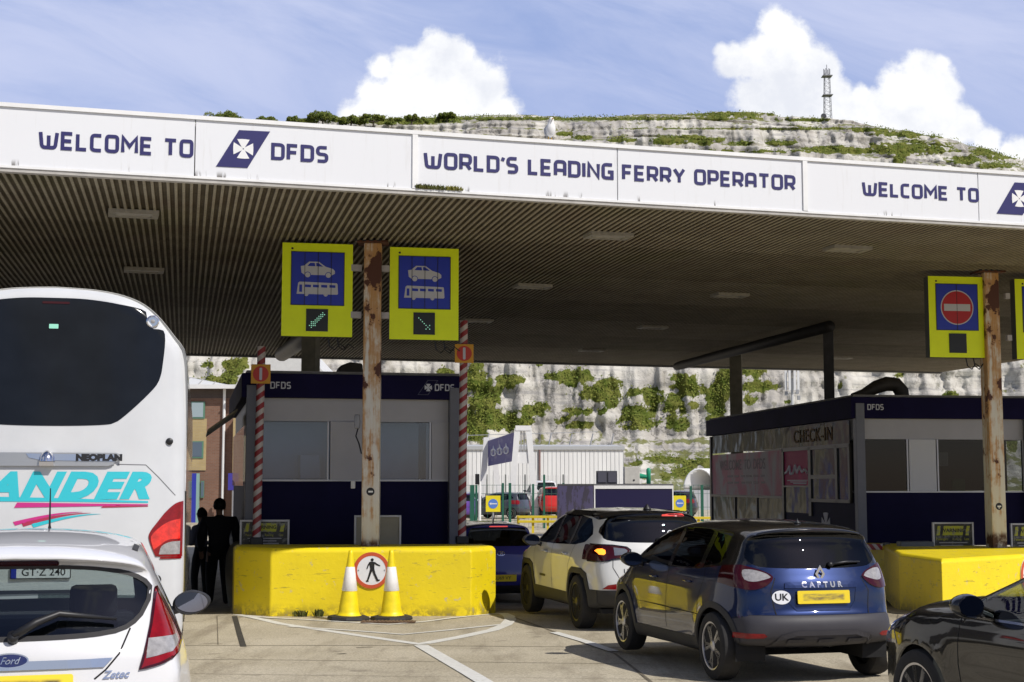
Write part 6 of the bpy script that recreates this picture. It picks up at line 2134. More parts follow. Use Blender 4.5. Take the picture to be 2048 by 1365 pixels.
# mirrored side of the check-in booth (local x = 0 plane, facing -x; y runs into the picture)
def side_panels():
    M_MIR = bpy.data.materials.new('mirrored_acrylic'); M_MIR.use_nodes = True
    T = NT(M_MIR.node_tree); b = M_MIR.node_tree.nodes['Principled BSDF']
    b.inputs['Base Color'].default_value = (.17, .20, .25, 1); b.inputs['Metallic'].default_value = .75; b.inputs['Roughness'].default_value = .10; b.inputs['Specular Tint'].default_value = (.40, .42, .46, 1)
    bn = T.n('ShaderNodeBump'); bn.inputs['Strength'].default_value = .35; bn.inputs['Distance'].default_value = .10
    co = T.n('ShaderNodeTexCoord').outputs['Object']
    T.nt.links.new(T.noise(co, 1.1, 2, .5), bn.inputs['Height']); T.nt.links.new(bn.outputs[0], b.inputs['Normal'])
    def poster(nm, c1, c2, sc):
        m = bpy.data.materials.new(nm); m.use_nodes = True
        T = NT(m.node_tree); b = m.node_tree.nodes['Principled BSDF']
        co = T.n('ShaderNodeTexCoord').outputs['Object']
        f = T.ramp(T.noise(T.vmath('MULTIPLY', co, (1, 1.0, .55)), sc, 4, .6, dist=.6), .42, .58)
        T.nt.links.new(T.mix(f, c1, c2), b.inputs['Base Color'])
        b.inputs['Roughness'].default_value = .45; b.inputs['Specular IOR Level'].default_value = .08
        bn = T.n('ShaderNodeBump'); bn.inputs['Strength'].default_value = .15; bn.inputs['Distance'].default_value = .08
        T.nt.links.new(T.noise(co, 1.1, 2, .5), bn.inputs['Height']); T.nt.links.new(bn.outputs[0], b.inputs['Coat Normal'])
        return m
    z = lambda py: z_at(py, 29.3)
    zt_, zh, zb = 3.22, 2.72, 1.30
    X0 = -.012
    def pane(nm, y0, y1, za, zb_, m, off=0.0):
        o = MB().box(X0 - .012 - off, X0 - off, y0, y1, za, zb_).build(nm, m, b2); return o
    pane('header_panel', .25, 10.75, zh + .02, 3.20, M_MIR)
    p1 = pane('poster', 4.55, 10.65, 1.66, zh - .02, poster('faded_pink_poster', (.50, .17, .22), (.42, .37, .37), 1.3))
    p2 = pane('poster', 2.72, 4.42, 1.90, zh - .06, poster('magenta_poster', (.55, .010, .13), (.42, .008, .10), 1.0))
    pane('side_window', 2.72, 4.42, 1.30, 1.86, M_MIR)
    pane('side_window', 1.05, 2.55, 2.12, zh - .06, M_MIR)
    pane('side_window', 1.05, 2.55, 1.62, 2.04, M_MIR)
    pane('side_window', .30, .92, 1.62, zh - .06, M_MIR)
    pane('side_window', 4.55, 10.65, .95, 1.60, M_MIR)
    mb = MB()
    for y0, y1, za, zb_ in ((4.42, 4.55, .9, zh), (2.55, 2.72, 1.25, zh), (.92, 1.05, 1.55, zh), (.2, .30, 1.55, zh), (10.65, 10.78, .9, 3.2),
                            (.2, 4.55, zh - .06, zh + .02), (1.05, 2.55, 2.04, 2.12), (.2, 2.72, 1.55, 1.62), (4.55, 10.65, 1.60, 1.66), (2.72, 4.42, 1.86, 1.90), (6.5, 6.58, .95, 1.6), (8.4, 8.48, .95, 1.6)):
        mb.box(X0 - .04, X0 + .01, y0, y1, za, zb_)
    mb.build('window_frame', M_BRONZE, b2)
    MB().box(X0 - .008, X0, .02, 4.4, .75, 1.55).build('lower_panel', M_NAVYL, b2)
    o = text('lettering', 'CHECK-IN', .40, mat('bronze_letters', (.16, .095, .03), .6, spec=.1), b2, (X0 - .02, 2.45, 2.955), .010, rz=-pi / 2, bold=.002, xs=1.25, spacing=1.12)
    # writing on the posters
    for wd, yy in (('WELCOME', 8.85), ('TO', 7.35), ('DFDS', 6.35)): text('poster_lettering', wd, .36, mat('poster_dark_ink', (.10, .055, .06), .5), p1, (X0 - .018, yy, 2.40), .002, rz=-pi / 2, bold=.004, xs=1.15)
    for k in range(2):
        mb = MB()
        for q in range(6):
            mb.box(X0 - .017, X0 - .0125, 5.9 + q * .55, 6.3 + q * .55 + .08 * ((q * 7 + k * 3) % 3 - 1), 2.10 - k * .16, 2.15 - k * .16)
        mb.build('poster_text_line', mat('poster_dark_ink', (.10, .055, .06), .5), p1)
    mb = MB()
    pts = [(4.35, 2.12), (4.18, 2.16), (4.02, 2.28), (3.96, 2.10), (3.78, 2.12), (3.62, 2.30), (3.50, 2.12), (3.34, 2.26), (3.16, 2.14), (2.98, 2.20), (2.82, 2.12)]
    for (a, c) in zip(pts, pts[1:]):
        mb.tube([(X0 - .016, a[0], a[1] + .05), (X0 - .016, c[0], c[1] + .05)], .032, 5)
    mb.build('white_skyline', M_WHITE, p2)
    for k in range(3): MB().box(X0 - .018, X0 - .0125, 2.85 + k * .03, 4.2 - k * .2, 2.02 - k * .035 - .02, 2.02 - k * .035).build('poster_text_line', M_PICT, p2)
    mb = MB()
    for k, arm in enumerate(pattee(0, 0, .26)):
        if k in (0, 1, 3):
            mb.prism(arm, -.004, 0)
    o = mb.build('cross', M_PALE, b2); o.location = (X0 - .012, 1.72, 1.08); o.rotation_euler = (0, 0, -pi / 2)
side_panels()
# ducts on the roofs
M_DUCT = mat('dark_duct', (0.045, 0.038, 0.030), 0.6, var=0.25)
Wd = 3.4
mb = MB()
zt2 = z_at(795, 29.0)
mb.tube([(.25, .75, zt2 + .06), (.50, .80, zt2 + .12), (.78, .8, zt2 + .26), (1.0, .8, zt2 + .33), (1.2, .8, zt2 + .31), (1.31, .8, zt2 + .18), (1.33, .8, zt2 - .02)], [.07, .10, .14, .15, .15, .15, .15], 14)
o = mb.build('roof_duct', M_DUCT, None, auto=50); o.parent = b2
mb = MB()
zt1 = z_at(748, 24.1)
mb.prism([(1.42, zt1), (1.55, zt1 + .08), (1.62, zt1 + .24), (1.78, zt1 + .30), (2.0, zt1 + .28), (2.02, zt1)], 1.0, 1.5)
o = mb.build('roof_duct', M_DUCT, b1, bevel=.03)

# ================================================================== BOOMS
def stripe_mat(vert=True):
    m = bpy.data.materials.new('red_white_stripes' + ('' if vert else '_flat')); m.use_nodes = True
    T = NT(m.node_tree); b = m.node_tree.nodes['Principled BSDF']
    co = T.n('ShaderNodeTexCoord').outputs['Object']
    x, y, z = T.xyz(co)
    s = T.math('MULTIPLY_ADD', x, -.75, z) if vert else T.math('MULTIPLY_ADD', z, .8, x)
    f = T.math('FRACT', T.math('MULTIPLY', s, 5.6 if vert else 6.5))
    f = T.ramp(f, .48, .52)
    n = T.noise(co, 6, 4, .6)
    T.nt.links.new(T.mix(f, T.mix(T.ramp(n, .3, .7), (.30, .018, .022), (.24, .03, .03)), T.mix(T.ramp(n, .3, .7), (.55, .50, .46), (.45, .41, .38))), b.inputs['Base Color'])
    b.inputs['Roughness'].default_value = .5
    return m
M_STR, M_STRF = stripe_mat(), stripe_mat(False)
M_ORANGE = mat('plate_orange', (.62, .30, .012), .5)
M_DISC = mat('disc_red', (.50, .035, .018), .5)
def boom(label, px, pyb, pyt, Y, plate_py, lean):
    p = at(px, pyb, Y); zb, ztp = p.z, z_at(pyt, Y)
    t = thing('boom_barrier', label, 'boom barrier', (p.x, p.y, zb - .12), radians(8), 'red and white striped lane booms')
    MB().box(-.10, .10, -.10, .12, 0.0, .13).build('pivot', M_BLACK, t, bevel=.02)
    H = ztp - zb
    mb = MB().cyl((0, 0, .10), (lean, 0, H + .12), .068, .066, 16)
    o = mb.build('boom_arm', M_STR, t, auto=40)
    if plate_py:
        zc = z_at(plate_py, Y) - zb + .12
        cx = lean * zc / H
        pl = MB().box(cx - .155, cx + .155, -.085, -.072, zc - .155, zc + .155).build('warning_plate', M_ORANGE, t, bevel=.004)
        MB().prism(circ(cx, zc, .125, 32), -.089, -.0855).build('red_disc', M_DISC, pl)
        MB().prism(rrect(cx - .022, cx + .022, zc - .10, zc + .10, .018), -.092, -.0893).build('white_bar', M_PICT, pl)
    return t
boom('raised striped boom with an orange plate, on the coach side of the nearer booth', 513, 1076, 693, 23.55, 749, .03)
boom('tall raised striped boom between the nearer booth and the cliff view', 924, 1074, 641, 24.1, 708, .02)
p = at(1722, 1094, 27.2)
t = thing('boom_barrier', 'short lowered striped boom butt behind the blue crossover', 'boom barrier', p, radians(3), 'red and white striped lane booms')
MB().box(-.9, .40, -.04, .04, -.055, .055).build('boom_arm', M_STRF, t, bevel=.01)
MB().box(.41, .53, -.08, .08, -.9, .075).build('pivot', mat('boom_post', (.10, .10, .08), .6), t, bevel=.02)

# ================================================================== BOARDS ON THE ISLANDS
M_POSTER = bpy.data.materials.new('weathered_warning_poster'); M_POSTER.use_nodes = True
T = NT(M_POSTER.node_tree); _b = M_POSTER.node_tree.nodes['Principled BSDF']
_co = T.n('ShaderNodeTexCoord').outputs['Object']
_n = T.noise(_co, 9, 6, .7)
T.nt.links.new(T.mix(T.ramp(_n, .50, .66), (.028, .028, .024), (.22, .22, .20)), _b.inputs['Base Color']); _b.inputs['Roughness'].default_value = .4
M_PYEL = mat('poster_yellow', (.52, .52, .03), .5, col2=(.30, .30, .20), c2scale=14, c2lo=.5, c2hi=.6)
def board(label, pxa, pxb, pya, pyb, Y, rz, kind, zb=None):
    a, b = at(pxa, pyb, Y), at(pxb, pya, Y)
    w, h = (b.x - a.x) / cos(rz), b.z - a.z + .04
    t = thing('notice_board', label, 'notice board', (a.x, a.y, a.z - .04), rz, 'framed boards standing on the islands')
    MB().box(.03, w - .03, 0, .02, .03, h - .03).build('panel', M_POSTER if kind != 'blank' else mat('beige_board', (.30, .275, .20), .6, var=.05), t)
    fr = .032
    mb = MB().box(0, fr, -.02, .03, 0, h).box(w - fr, w, -.02, .03, 0, h).box(fr, w - fr, -.02, .03, h - fr, h).box(fr, w - fr, -.02, .03, 0, fr)
    mb.build('frame', M_ALU, t, bevel=.004)
    if kind != 'blank':
        mb = MB()
        yz0, yz1 = h * .58, h * .88
        for (x0, x1) in ((.09, .20), (.24, .76), (.80, .91)):
            mb.prism([(w * x0, yz0), (w * (x1 - .03), yz0), (w * x1, yz1), (w * (x0 + .04), yz1)], -.006, -.001)
        pnl = mb.build('warning_band', M_PYEL, t)
        text('warning_lettering', 'WARNING', h * .17, M_BLACK, pnl, (w * .5, -.0075, (yz0 + yz1) / 2), .002, bold=.002)
        for wd, xx in (('Passengers', .23), ('Running', .59), ('Late', .83)): text('poster_lettering', wd, h * .115, M_PYEL, t, (w * xx, -.003, h * .46), .002, xs=.80)
        mb = MB()
        for k in range(3):
            mb.box(w * (.16 + .03 * k), w * (.84 - .05 * ((k * 5) % 3)), -.004, -.001, h * (.33 - .09 * k), h * (.36 - .09 * k))
        mb.build('text_lines', M_PALE, t)
    return t
board('framed warning poster behind the foot of the coach-side striped boom', 479, 578, 1040, 1092, 23.75, radians(5), 'warn')
board('framed blank beige board half behind the first rusty column', 708, 802, 1031, 1092, 23.6, radians(5), 'blank')
board('framed warning poster on the island behind the black car, before the second column', 1866, 1949, 1045, 1103, 26.6, radians(6), 'warn')
board('framed warning poster cut off by the picture edge past the second column', 2022, 2105, 1047, 1103, 26.9, radians(6), 'warn')
# grey box on the second island, and the loudspeaker box on the first column
p = at(1832, 1098, 26.4)
o = MB().box(-.30, .30, -.1, .2, -.1, .13).build('equipment_box', mat('box_grey', (.10, .11, .12), .5, var=.1), bevel=.02); o.location = p
tag(o, 'low grey equipment box on the island beside a framed warning poster', 'box')
p = at(716, 845, 23.3)
t = thing('intercom', 'small grey intercom on a stalk beside the first rusty column', 'intercom', p)
MB().box(-.05, .03, -.06, .05, -.10, .12).build('housing', M_GALV, t, bevel=.01)
MB().tube([(.0, 0, -.1), (-.03, -.01, -.22), (.02, 0, -.34), (.06, .0, -.5)], .012, 6).build('cable', M_BLACK, t)
p = at(706, 970, 23.4)
o = MB().box(-.03, .035, -.05, .03, -.06, .06).build('socket_box', M_TRIM, bevel=.008); o.location = p
tag(o, 'small white socket box beside the first rusty column at booth sill height', 'socket')

# rounded buffer beside the block on the coach side
p = gpos(462, 1214)
mb = MB().lathe([(.15, -.1), (.21, .35), (.23, .62), (.215, .86), (.16, 1.03), (.06, 1.10), (.01, 1.105)], 24)
o = mb.build('concrete_buffer', mat('buffer_beige', (.30, .27, .20), .8, var=.15), auto=60); o.location = (p.x + .05, p.y + .35, gz(p.y))
tag(o, 'rounded beige concrete buffer against the shaded flank of the yellow block', 'buffer')

# ================================================================== GULL
def gull():
    s, z = fas(1100, 279)
    p = FA + FDIR * s; p.z = Z_SOF + FAS_H
    t = thing('seagull', 'white gull standing on the canopy edge above the LEADING panel', 'gull', (p.x, p.y + .0, p.z), radians(25))
    bm = bmesh.new()
    me = bpy.data.meshes.new('s')
    mb = MB()
    mb.tube([(0, .0, .05), (0, -.01, .09), (0, -.02, .16), (0, -.03, .21), (0, -.035, .245), (0, -.045, .275), (0, -.05, .30), (0, -.055, .312)], [.018, .052, .068, .052, .034, .032, .030, .010], 14)
    o = mb.build('body', mat('gull_white', (.78, .78, .78), .7), t, smooth=True)
    MB().cyl((0, -.07, .288), (0, -.125, .278), .011, .003, 8).build('beak', mat('beak_yellow', (.6, .35, .02), .5), t)
    mb = MB()
    for sx in (-1, 1): mb.prism([(sx * .062, .09), (sx * .070, .17), (sx * .05, .20), (sx * .03, .06)], .0, .05)
    mb.build('wing', mat('gull_grey', (.40, .41, .43), .7), t, bevel=.01)
    for sx in (-.022, .022): MB().cyl((sx, 0, 0), (sx, 0, .08), .006, n=6).build('leg', mat('beak_yellow', (.6, .35, .02), .5), t)
gull()
# ================================================================== PEOPLE
def person(label, loc, rz, H, joints, colors, hair_c, group=None):
    """joints: name -> (x, y, z, radius) for a 1.75 m figure facing +y; scaled to H"""
    k = H / 1.75
    bones = [('hip', 'waist'), ('waist', 'chest'), ('chest', 'neckb'), ('neckb', 'neck'), ('neck', 'chin'), ('chin', 'head'), ('head', 'crown')]
    for s in 'LR':
        bones += [('chest', 'sh' + s), ('sh' + s, 'el' + s), ('el' + s, 'wr' + s), ('wr' + s, 'pa' + s),
                  ('hip', 'hp' + s), ('hp' + s, 'kn' + s), ('kn' + s, 'an' + s), ('an' + s, 'to' + s)]
        for i in range(4): bones += [('pa' + s, 'f%d%s' % (i, s))]
        bones += [('wr' + s, 'th' + s)]
    J = dict(joints)
    for s in 'LR':
        w, p = Vector(J['wr' + s][:3]), Vector(J['pa' + s][:3])
        d = (p - w).normalized(); side = d.cross(Vector((0, 1, 0.2))).normalized()
        for i in range(4):
            q = p + d * (.075 - .012 * abs(i - 1.4)) + side * (i - 1.5) * .019 + Vector((0, .018, 0))
            J['f%d%s' % (i, s)] = (q.x, q.y, q.z, .0085)
        q = w + d * .06 + Vector((0, .045, 0)); J['th' + s] = (q.x, q.y, q.z, .0095)
    names = list(J)
    me = bpy.data.meshes.new('figure')
    me.from_pydata([tuple(Vector(J[n][:3]) * k) for n in names], [(names.index(a), names.index(b)) for a, b in bones], [])
    o = bpy.data.objects.new('figure', me); COL.objects.link(o)
    o.modifiers.new('skin', 'SKIN')
    lay = me.skin_vertices[0].data
    for i, n in enumerate(names):
        r = J[n][3] * k
        fl = J[n][4] if len(J[n]) > 4 else 1.0
        lay[i].radius = (r, r * fl)
        lay[i].use_root = (n == 'hip')
    sd = o.modifiers.new('sub', 'SUBSURF'); sd.levels = 2; sd.render_levels = 2
    dg = bpy.context.evaluated_depsgraph_get()
    body = bpy.data.meshes.new_from_object(o.evaluated_get(dg))
    COL.objects.unlink(o); bpy.data.objects.remove(o)
    skin_m = mat('skin_tone', (.30, .17, .11), .6)
    t = thing('person', label, 'person', loc, rz, group)
    b = link('body', body, [skin_m, colors[0], colors[1], mat('shoe_black', (.012, .012, .012), .5)], t, True)
    zw, zn = J['waist'][2] * k - .06 * k, J['neckb'][2] * k + .03 * k
    wr = [Vector(J['wr' + s][:3]) * k for s in 'LR']
    for f in body.polygons:
        c = f.center
        i = 1 if c.z > zw else 2
        if c.z > zn: i = 0
        if c.z < .09 * k: i = 3
        for w, s in zip(wr, 'LR'):
            e = (Vector(J['pa' + s][:3]) * k - w).normalized()
            if (c - w).length < .22 * k and (c - w).dot(e) > 0.0: i = 0
        f.material_index = i
    # face features and hair
    hd = Vector(J['head'][:3]) * k
    mb = MB()
    mb.lathe([(.098 * k, -.055 * k), (.104 * k, .0), (.098 * k, .05 * k), (.07 * k, .095 * k), (.02 * k, .118 * k)], 18)
    mb.v = [(x, y * (1.08 if y < 0 else .62) - .012 * k, z - (.02 * k if y < 0 else 0)) for x, y, z in mb.v]
    h = mb.build('hair', mat('hair_dark', hair_c, .8), t, auto=70); h.location = hd + Vector((0, -.008 * k, .012 * k))
    mb = MB()
    mb.tube([hd + Vector((0, .085, .02)) * k, hd + Vector((0, .108, -.015)) * k, hd + Vector((0, .09, -.03)) * k], [.010, .016, .008], 6)
    for sx in (-1, 1): mb.lathe([(.004, -.02), (.016, -.008), (.016, .012), (.004, .022)], 8, hd + Vector((sx * .092 * k, -.005, -.01)))
    mb.build('nose_and_ears', skin_m, t, smooth=True)
    mb = MB()
    for sx in (-1, 1): mb.lathe([(.003, -.006), (.009, 0), (.003, .006)], 8, hd + Vector((sx * .033 * k, .082 * k, .015 * k)))
    mb.tube([hd + Vector((-.022, .078, -.058)) * k, hd + Vector((0, .086, -.056)) * k, hd + Vector((.022, .078, -.058)) * k], .005, 6)
    mb.build('eyes_and_mouth', mat('dark_features', (.05, .025, .02), .5), t, smooth=True)
    return t
def stand(arm='down', spread=.0, wide=1.0):
    j = {'hip': (0, 0, .93, .125 * wide, .8), 'waist': (0, 0, 1.08, .125 * wide, .78), 'chest': (0, 0, 1.30, .150 * wide, .72), 'neckb': (0, -.01, 1.46, .075), 'neck': (0, 0, 1.51, .055),
         'chin': (0, .02, 1.57, .062), 'head': (0, .015, 1.65, .088), 'crown': (0, .0, 1.72, .060)}
    for s, x in (('L', -1), ('R', 1)):
        j['sh' + s] = (x * .185 * wide, -.01, 1.40, .072 * wide)
        if arm == 'down':
            j['el' + s] = (x * .225 * wide, -.03, 1.12, .062 * wide); j['wr' + s] = (x * .215 * wide, .07, .90, .042); j['pa' + s] = (x * .205 * wide, .10, .82, .034)
        else:
            j['el' + s] = (x * .25, -.05, 1.12, .052); j['wr' + s] = (x * .16, .20, 1.06, .034); j['pa' + s] = (x * .10, .27, 1.07, .030)
        j['hp' + s] = (x * .095, 0, .86, .098 * wide)
        j['kn' + s] = (x * (.105 + spread), .02, .48, .074 * wide); j['an' + s] = (x * (.11 + spread), -.02, .08, .054); j['to' + s] = (x * (.13 + spread), .14, .035, .034)
    return j
p = at(436, 1180, 26.2); 
person('person in a bulky black coat and dark trousers seen from behind, beside the coach', (p.x, p.y, gz(p.y)), radians(18), 1.86, stand('down', .02, 1.32),
       (mat('black_coat', (.014, .014, .018), .8), mat('black_trousers', (.009, .009, .012), .85)), (.010, .008, .007))
p = at(400, 1180, 27.6)
person('person in a grey-blue shirt, forearms bent forward, half behind the black coat', (p.x, p.y, gz(p.y)), radians(55), 1.72, stand('bent', .03),
       (mat('greyblue_shirt', (.13, .14, .20), .8), mat('dark_trousers', (.012, .012, .016), .85)), (.012, .009, .008))
# ================================================================== CHALK CLIFF
def proj(p):
    h = p[2] - CAM_H
    fw = p[1] * cos(TILT) + h * sin(TILT); up = -p[1] * sin(TILT) + h * cos(TILT)
    return 1024 + F_PX * p[0] / fw, 682.5 - F_PX * up / fw
def lerp_tab(tab):
    def f(x):
        if x <= tab[0][0]: return tab[0][1]
        for (a, va), (b, vb) in zip(tab, tab[1:]):
            if x <= b: return va + (vb - va) * (x - a) / (b - a)
        return tab[-1][1]
    return f
SKY = lerp_tab([(-600, 300), (0, 250), (300, 246), (600, 247), (690, 241), (800, 240), (900, 236), (1100, 235), (1250, 234), (1380, 235), (1430, 230), (1545, 229), (1560, 238), (1620, 238), (1700, 245), (1800, 264), (1900, 281), (2048, 318), (2300, 380), (2800, 480)])
LED1 = lerp_tab([(-600, 320), (600, 262), (900, 247), (1250, 243), (1300, 242), (1400, 246), (1500, 251), (1600, 258), (1700, 267), (1780, 281), (1900, 300), (2048, 336), (2300, 400), (2800, 500)])
LED2 = lerp_tab([(-600, 360), (600, 300), (900, 283), (1250, 278), (1310, 280), (1440, 291), (1600, 301), (1770, 318), (1900, 334), (2048, 356), (2300, 420), (2800, 520)])
PATCH = [(1145, 754, 45, 16), (1193, 790, 50, 17), (1221, 766, 30, 9), (1221, 808, 17, 10), (1204, 825, 10, 8), (962, 777, 30, 45), (1012, 761, 30, 14), (990, 836, 45, 28), (948, 850, 34, 32), (1017, 844, 26, 16), (995, 797, 10, 30), (956, 733, 13, 16),
         (1070, 822, 32, 15), (1045, 846, 25, 9), (1151, 822, 36, 8), (1126, 839, 20, 8), (1162, 850, 26, 8), (1276, 836, 36, 24), (1262, 853, 20, 8), (1304, 794, 24, 24), (1268, 786, 16, 8), (1354, 836, 26, 24), (1346, 802, 18, 20), (1377, 775, 34, 18), (1360, 755, 22, 9),
         (1427, 808, 16, 24), (1390, 811, 12, 7), (1076, 723, 14, 8), (1148, 727, 6, 6), (1441, 784, 22, 20), (1428, 822, 20, 20), (1518, 774, 36, 13), (1496, 742, 30, 11), (1454, 748, 20, 13), (1499, 800, 14, 8), (1681, 774, 7, 8), (1576, 803, 7, 5), (1798, 755, 8, 8), (2024, 890, 10, 16),
         (1324, 919, 45, 7), (1393, 924, 35, 9), (1273, 928, 14, 6), (1365, 947, 40, 12), (1332, 956, 10, 8), (1440, 930, 40, 10), (421, 766, 42, 13), (468, 741, 26, 22), (455, 773, 34, 13), (416, 731, 12, 6), (480, 718, 18, 6), (385, 705, 16, 4), (890, 745, 16, 10), (700, 740, 8, 5), (1900, 790, 14, 8),
         (1376, 281, 70, 9), (1484, 287, 24, 5), (1562, 287, 38, 5), (1690, 301, 80, 8), (1815, 296, 80, 13), (1800, 318, 12, 14), (1930, 322, 36, 9), (1990, 332, 40, 6), (1460, 229, 88, 6), (1600, 241, 60, 3), (1857, 268, 100, 8), (2010, 304, 60, 15), (1100, 238, 500, 3.2), (800, 241, 110, 8), (1250, 281, 30, 5), (1170, 276, 22, 5), (1130, 268, 16, 4), (1740, 262, 40, 3), (1620, 258, 320, 2.2), (1620, 303, 420, 2.5)]
def build_cliff():
    us = []
    px = -700
    while px < 2900:
        us.append((px - 1024) / F_PX * 1.014)
        px += 3.2 if 330 < px < 2060 else 14
    N = mnoise.noise
    # rows: (kind, fraction)
    rows = [('low', (i / 96) ** 1.15) for i in range(97)] + [('bench', i / 5) for i in range(1, 6)] + [('f3', i / 14) for i in range(1, 15)] + [('l2', .5), ('l2', 1)] + [('f2', i / 18) for i in range(1, 19)] + [('l1', .5), ('l1', 1)] + [('f1', i / 9) for i in range(1, 10)] + [('top', i / 6) for i in range(1, 7)]
    low = lerp_tab([(0, (0))] + [(1, 1)])
    lowY = lerp_tab([(0, 150), (.035, 206), (.09, 213), (.17, 219), (.3, 222), (.6, 230), (.85, 236), (1, 242)])
    lowZ = lerp_tab([(0, -.3), (.035, 1.2), (.09, 5.0), (.17, 9.0), (.3, 17), (.6, 34), (.85, 47), (1, 52)])
    V, veg = [], []
    for (kind, t) in rows:
        for u in us:
            pxx = 1024 + u * F_PX / 1.014
            zz = zpy
            if kind == 'low': Y, z, steep = lowY(t), lowZ(t), min(1, t * 12)
            elif kind == 'bench': Y, z, steep = 242 + 72 * t, 52 + (zz(LED2(pxx) + 60, 314) - 52) * t, .4
            elif kind == 'f3': Y = 314 + 4 * t; z = zz(LED2(pxx) + 60 * (1 - t), Y); steep = 1
            elif kind == 'l2': Y = 318 + 4 * t; z = zz(LED2(pxx) - 2 * t, Y); steep = .25
            elif kind == 'f2': Y = 322 + 4 * t; z = zz(LED2(pxx) - 2 + (LED1(pxx) - LED2(pxx) + 3) * t, Y); steep = 1
            elif kind == 'l1': Y = 326 + 5 * t; z = zz(LED1(pxx) + 1 - 2 * t, Y); steep = .25
            elif kind == 'f1': Y = 331 + 4 * t; z = zz(LED1(pxx) - 1 + (SKY(pxx) - LED1(pxx) + 1) * t, Y); steep = 1
            else: Y = 335 + 90 * t * t; z = zz(SKY(pxx), 335) + .3 * t - 6 * t * t; steep = .1
            X = u * Y
            g1 = N(Vector((X * .045, 7.3, z * .018))); g2 = N(Vector((X * .16, 1.7, z * .06))); g3 = N(Vector((X * .50, 4.1, z * .11))); g4 = N(Vector((X * 1.3, 9.2, z * .40)))
            g5 = N(Vector((X * .05, 3.3, z * .9)))
            rid = 1 - abs(N(Vector((X * .11 + g1, 12.1, z * .035)))) * 2
            dY = steep * (3.0 * g1 + 1.9 * g2 + 1.2 * g3 + .6 * g4 - 1.5 * rid + .9 * g5)
            dz = (.5 * g2 + .25 * g3) * (1 if kind != 'low' or t > .05 else .1)
            p = (X + steep * .5 * g3, Y + dY, z + dz)
            V.append(p)
            qx, qy = proj(p)
            w = 0.0
            for (cx, cy, rx, ry) in PATCH:
                if abs(qx - cx) < rx * 1.5 and abs(qy - cy) < ry * 1.5:
                    d = ((qx - cx) / rx) ** 2 + ((qy - cy) / ry) ** 2
                    if d < 2.2: w = max(w, 1.2 - d * .66)
            w += (.7 * N(Vector((p[0] * .35, p[1] * .1, p[2] * .45))) + .8 * N(Vector((p[0] * 1.1, p[1] * .3, p[2] * 1.4)))) * (1 if w > .05 else .3)
            if kind == 'top': w = 1
            if kind in ('bench',): w = max(w, .6)
            veg.append(max(0, min(1, w)))
    n = len(us)
    F = [(j * n + i, j * n + i + 1, (j + 1) * n + i + 1, (j + 1) * n + i) for j in range(len(rows) - 1) for i in range(n - 1)]
    me = bpy.data.meshes.new('cliff')
    me.from_pydata(V, [], F)
    at_ = me.attributes.new('greenery', 'FLOAT', 'POINT')
    at_.data.foreach_set('value', veg)
    for p in me.polygons: p.use_smooth = True
    m = bpy.data.materials.new('chalk_face'); m.use_nodes = True
    T = NT(m.node_tree); b = m.node_tree.nodes['Principled BSDF']
    co = T.n('ShaderNodeTexCoord').outputs['Object']
    gr = T.n('ShaderNodeAttribute', attribute_name='greenery').outputs['Fac']
    n1 = T.noise(co, .11, 7, .62); n2 = T.noise(co, .55, 6, .65)
    stra = T.noise(T.vmath('MULTIPLY', co, (.10, .10, 1.3)), .8, 5, .6)
    runs = T.noise(T.vmath('MULTIPLY', co, (1.0, .6, .12)), .6, 5, .62)
    c = T.mix(T.ramp(n1, .38, .60), (.61, .585, .53), (.43, .405, .37))
    c = T.mix(T.math('MULTIPLY', T.ramp(stra, .50, .66), .65), c, (.27, .26, .26))
    c = T.mix(T.math('MULTIPLY', T.ramp(runs, .52, .70), .65), c, (.30, .275, .225))
    c = T.mix(T.math('MULTIPLY', T.ramp(n2, .60, .68), .65), c, (.17, .165, .12))
    vo = T.n('ShaderNodeTexVoronoi', feature='DISTANCE_TO_EDGE')
    vo.inputs['Scale'].default_value = .16
    T.put(vo.inputs['Vector'], T.vmath('ADD', T.vmath('MULTIPLY', co, (1.0, .5, .75)), T.vmath('MULTIPLY', T.noise(co, .5, 5, .6, out=1), (5, 5, 5))))
    crack = T.math('MULTIPLY', T.ramp(vo.outputs['Distance'], 0.0, .045, 1.0, 0.0), T.ramp(n1, .42, .56))
    c = T.mix(T.math('MULTIPLY', crack, .75), c, (.15, .14, .13))
    nz = T.xyz(T.n('ShaderNodeNewGeometry').outputs['Normal'])[2]
    fl = T.math('MULTIPLY', T.ramp(T.math('ADD', nz, T.math('MULTIPLY', T.math('SUBTRACT', n2, .5), 1.4)), .78, .92), .85)
    g = T.math('MAXIMUM', T.ramp(T.math('ADD', gr, T.math('ADD', T.math('MULTIPLY', T.math('SUBTRACT', n2, .5), .9), T.math('MULTIPLY', T.math('SUBTRACT', T.noise(co, 2.6, 4, .6), .5), .9))), .40, .56), fl)
    c = T.mix(g, c, T.mix(T.ramp(n2, .35, .65), (.075, .105, .016), (.16, .165, .040)))
    T.nt.links.new(c, b.inputs['Base Color'])
    b.inputs['Roughness'].default_value = .95
    b.inputs['Specular IOR Level'].default_value = .1
    bn = T.n('ShaderNodeBump'); bn.inputs['Strength'].default_value = .7; bn.inputs['Distance'].default_value = .5
    T.nt.links.new(T.noise(co, .9, 7, .7), bn.inputs['Height']); T.nt.links.new(bn.outputs[0], b.inputs['Normal'])
    o = link('cliff', me, m)
    tag(o, kind='structure')
    # scrub: small leaf faces over the green patches
    mb = MB()
    nrand = random.random
    nn = n
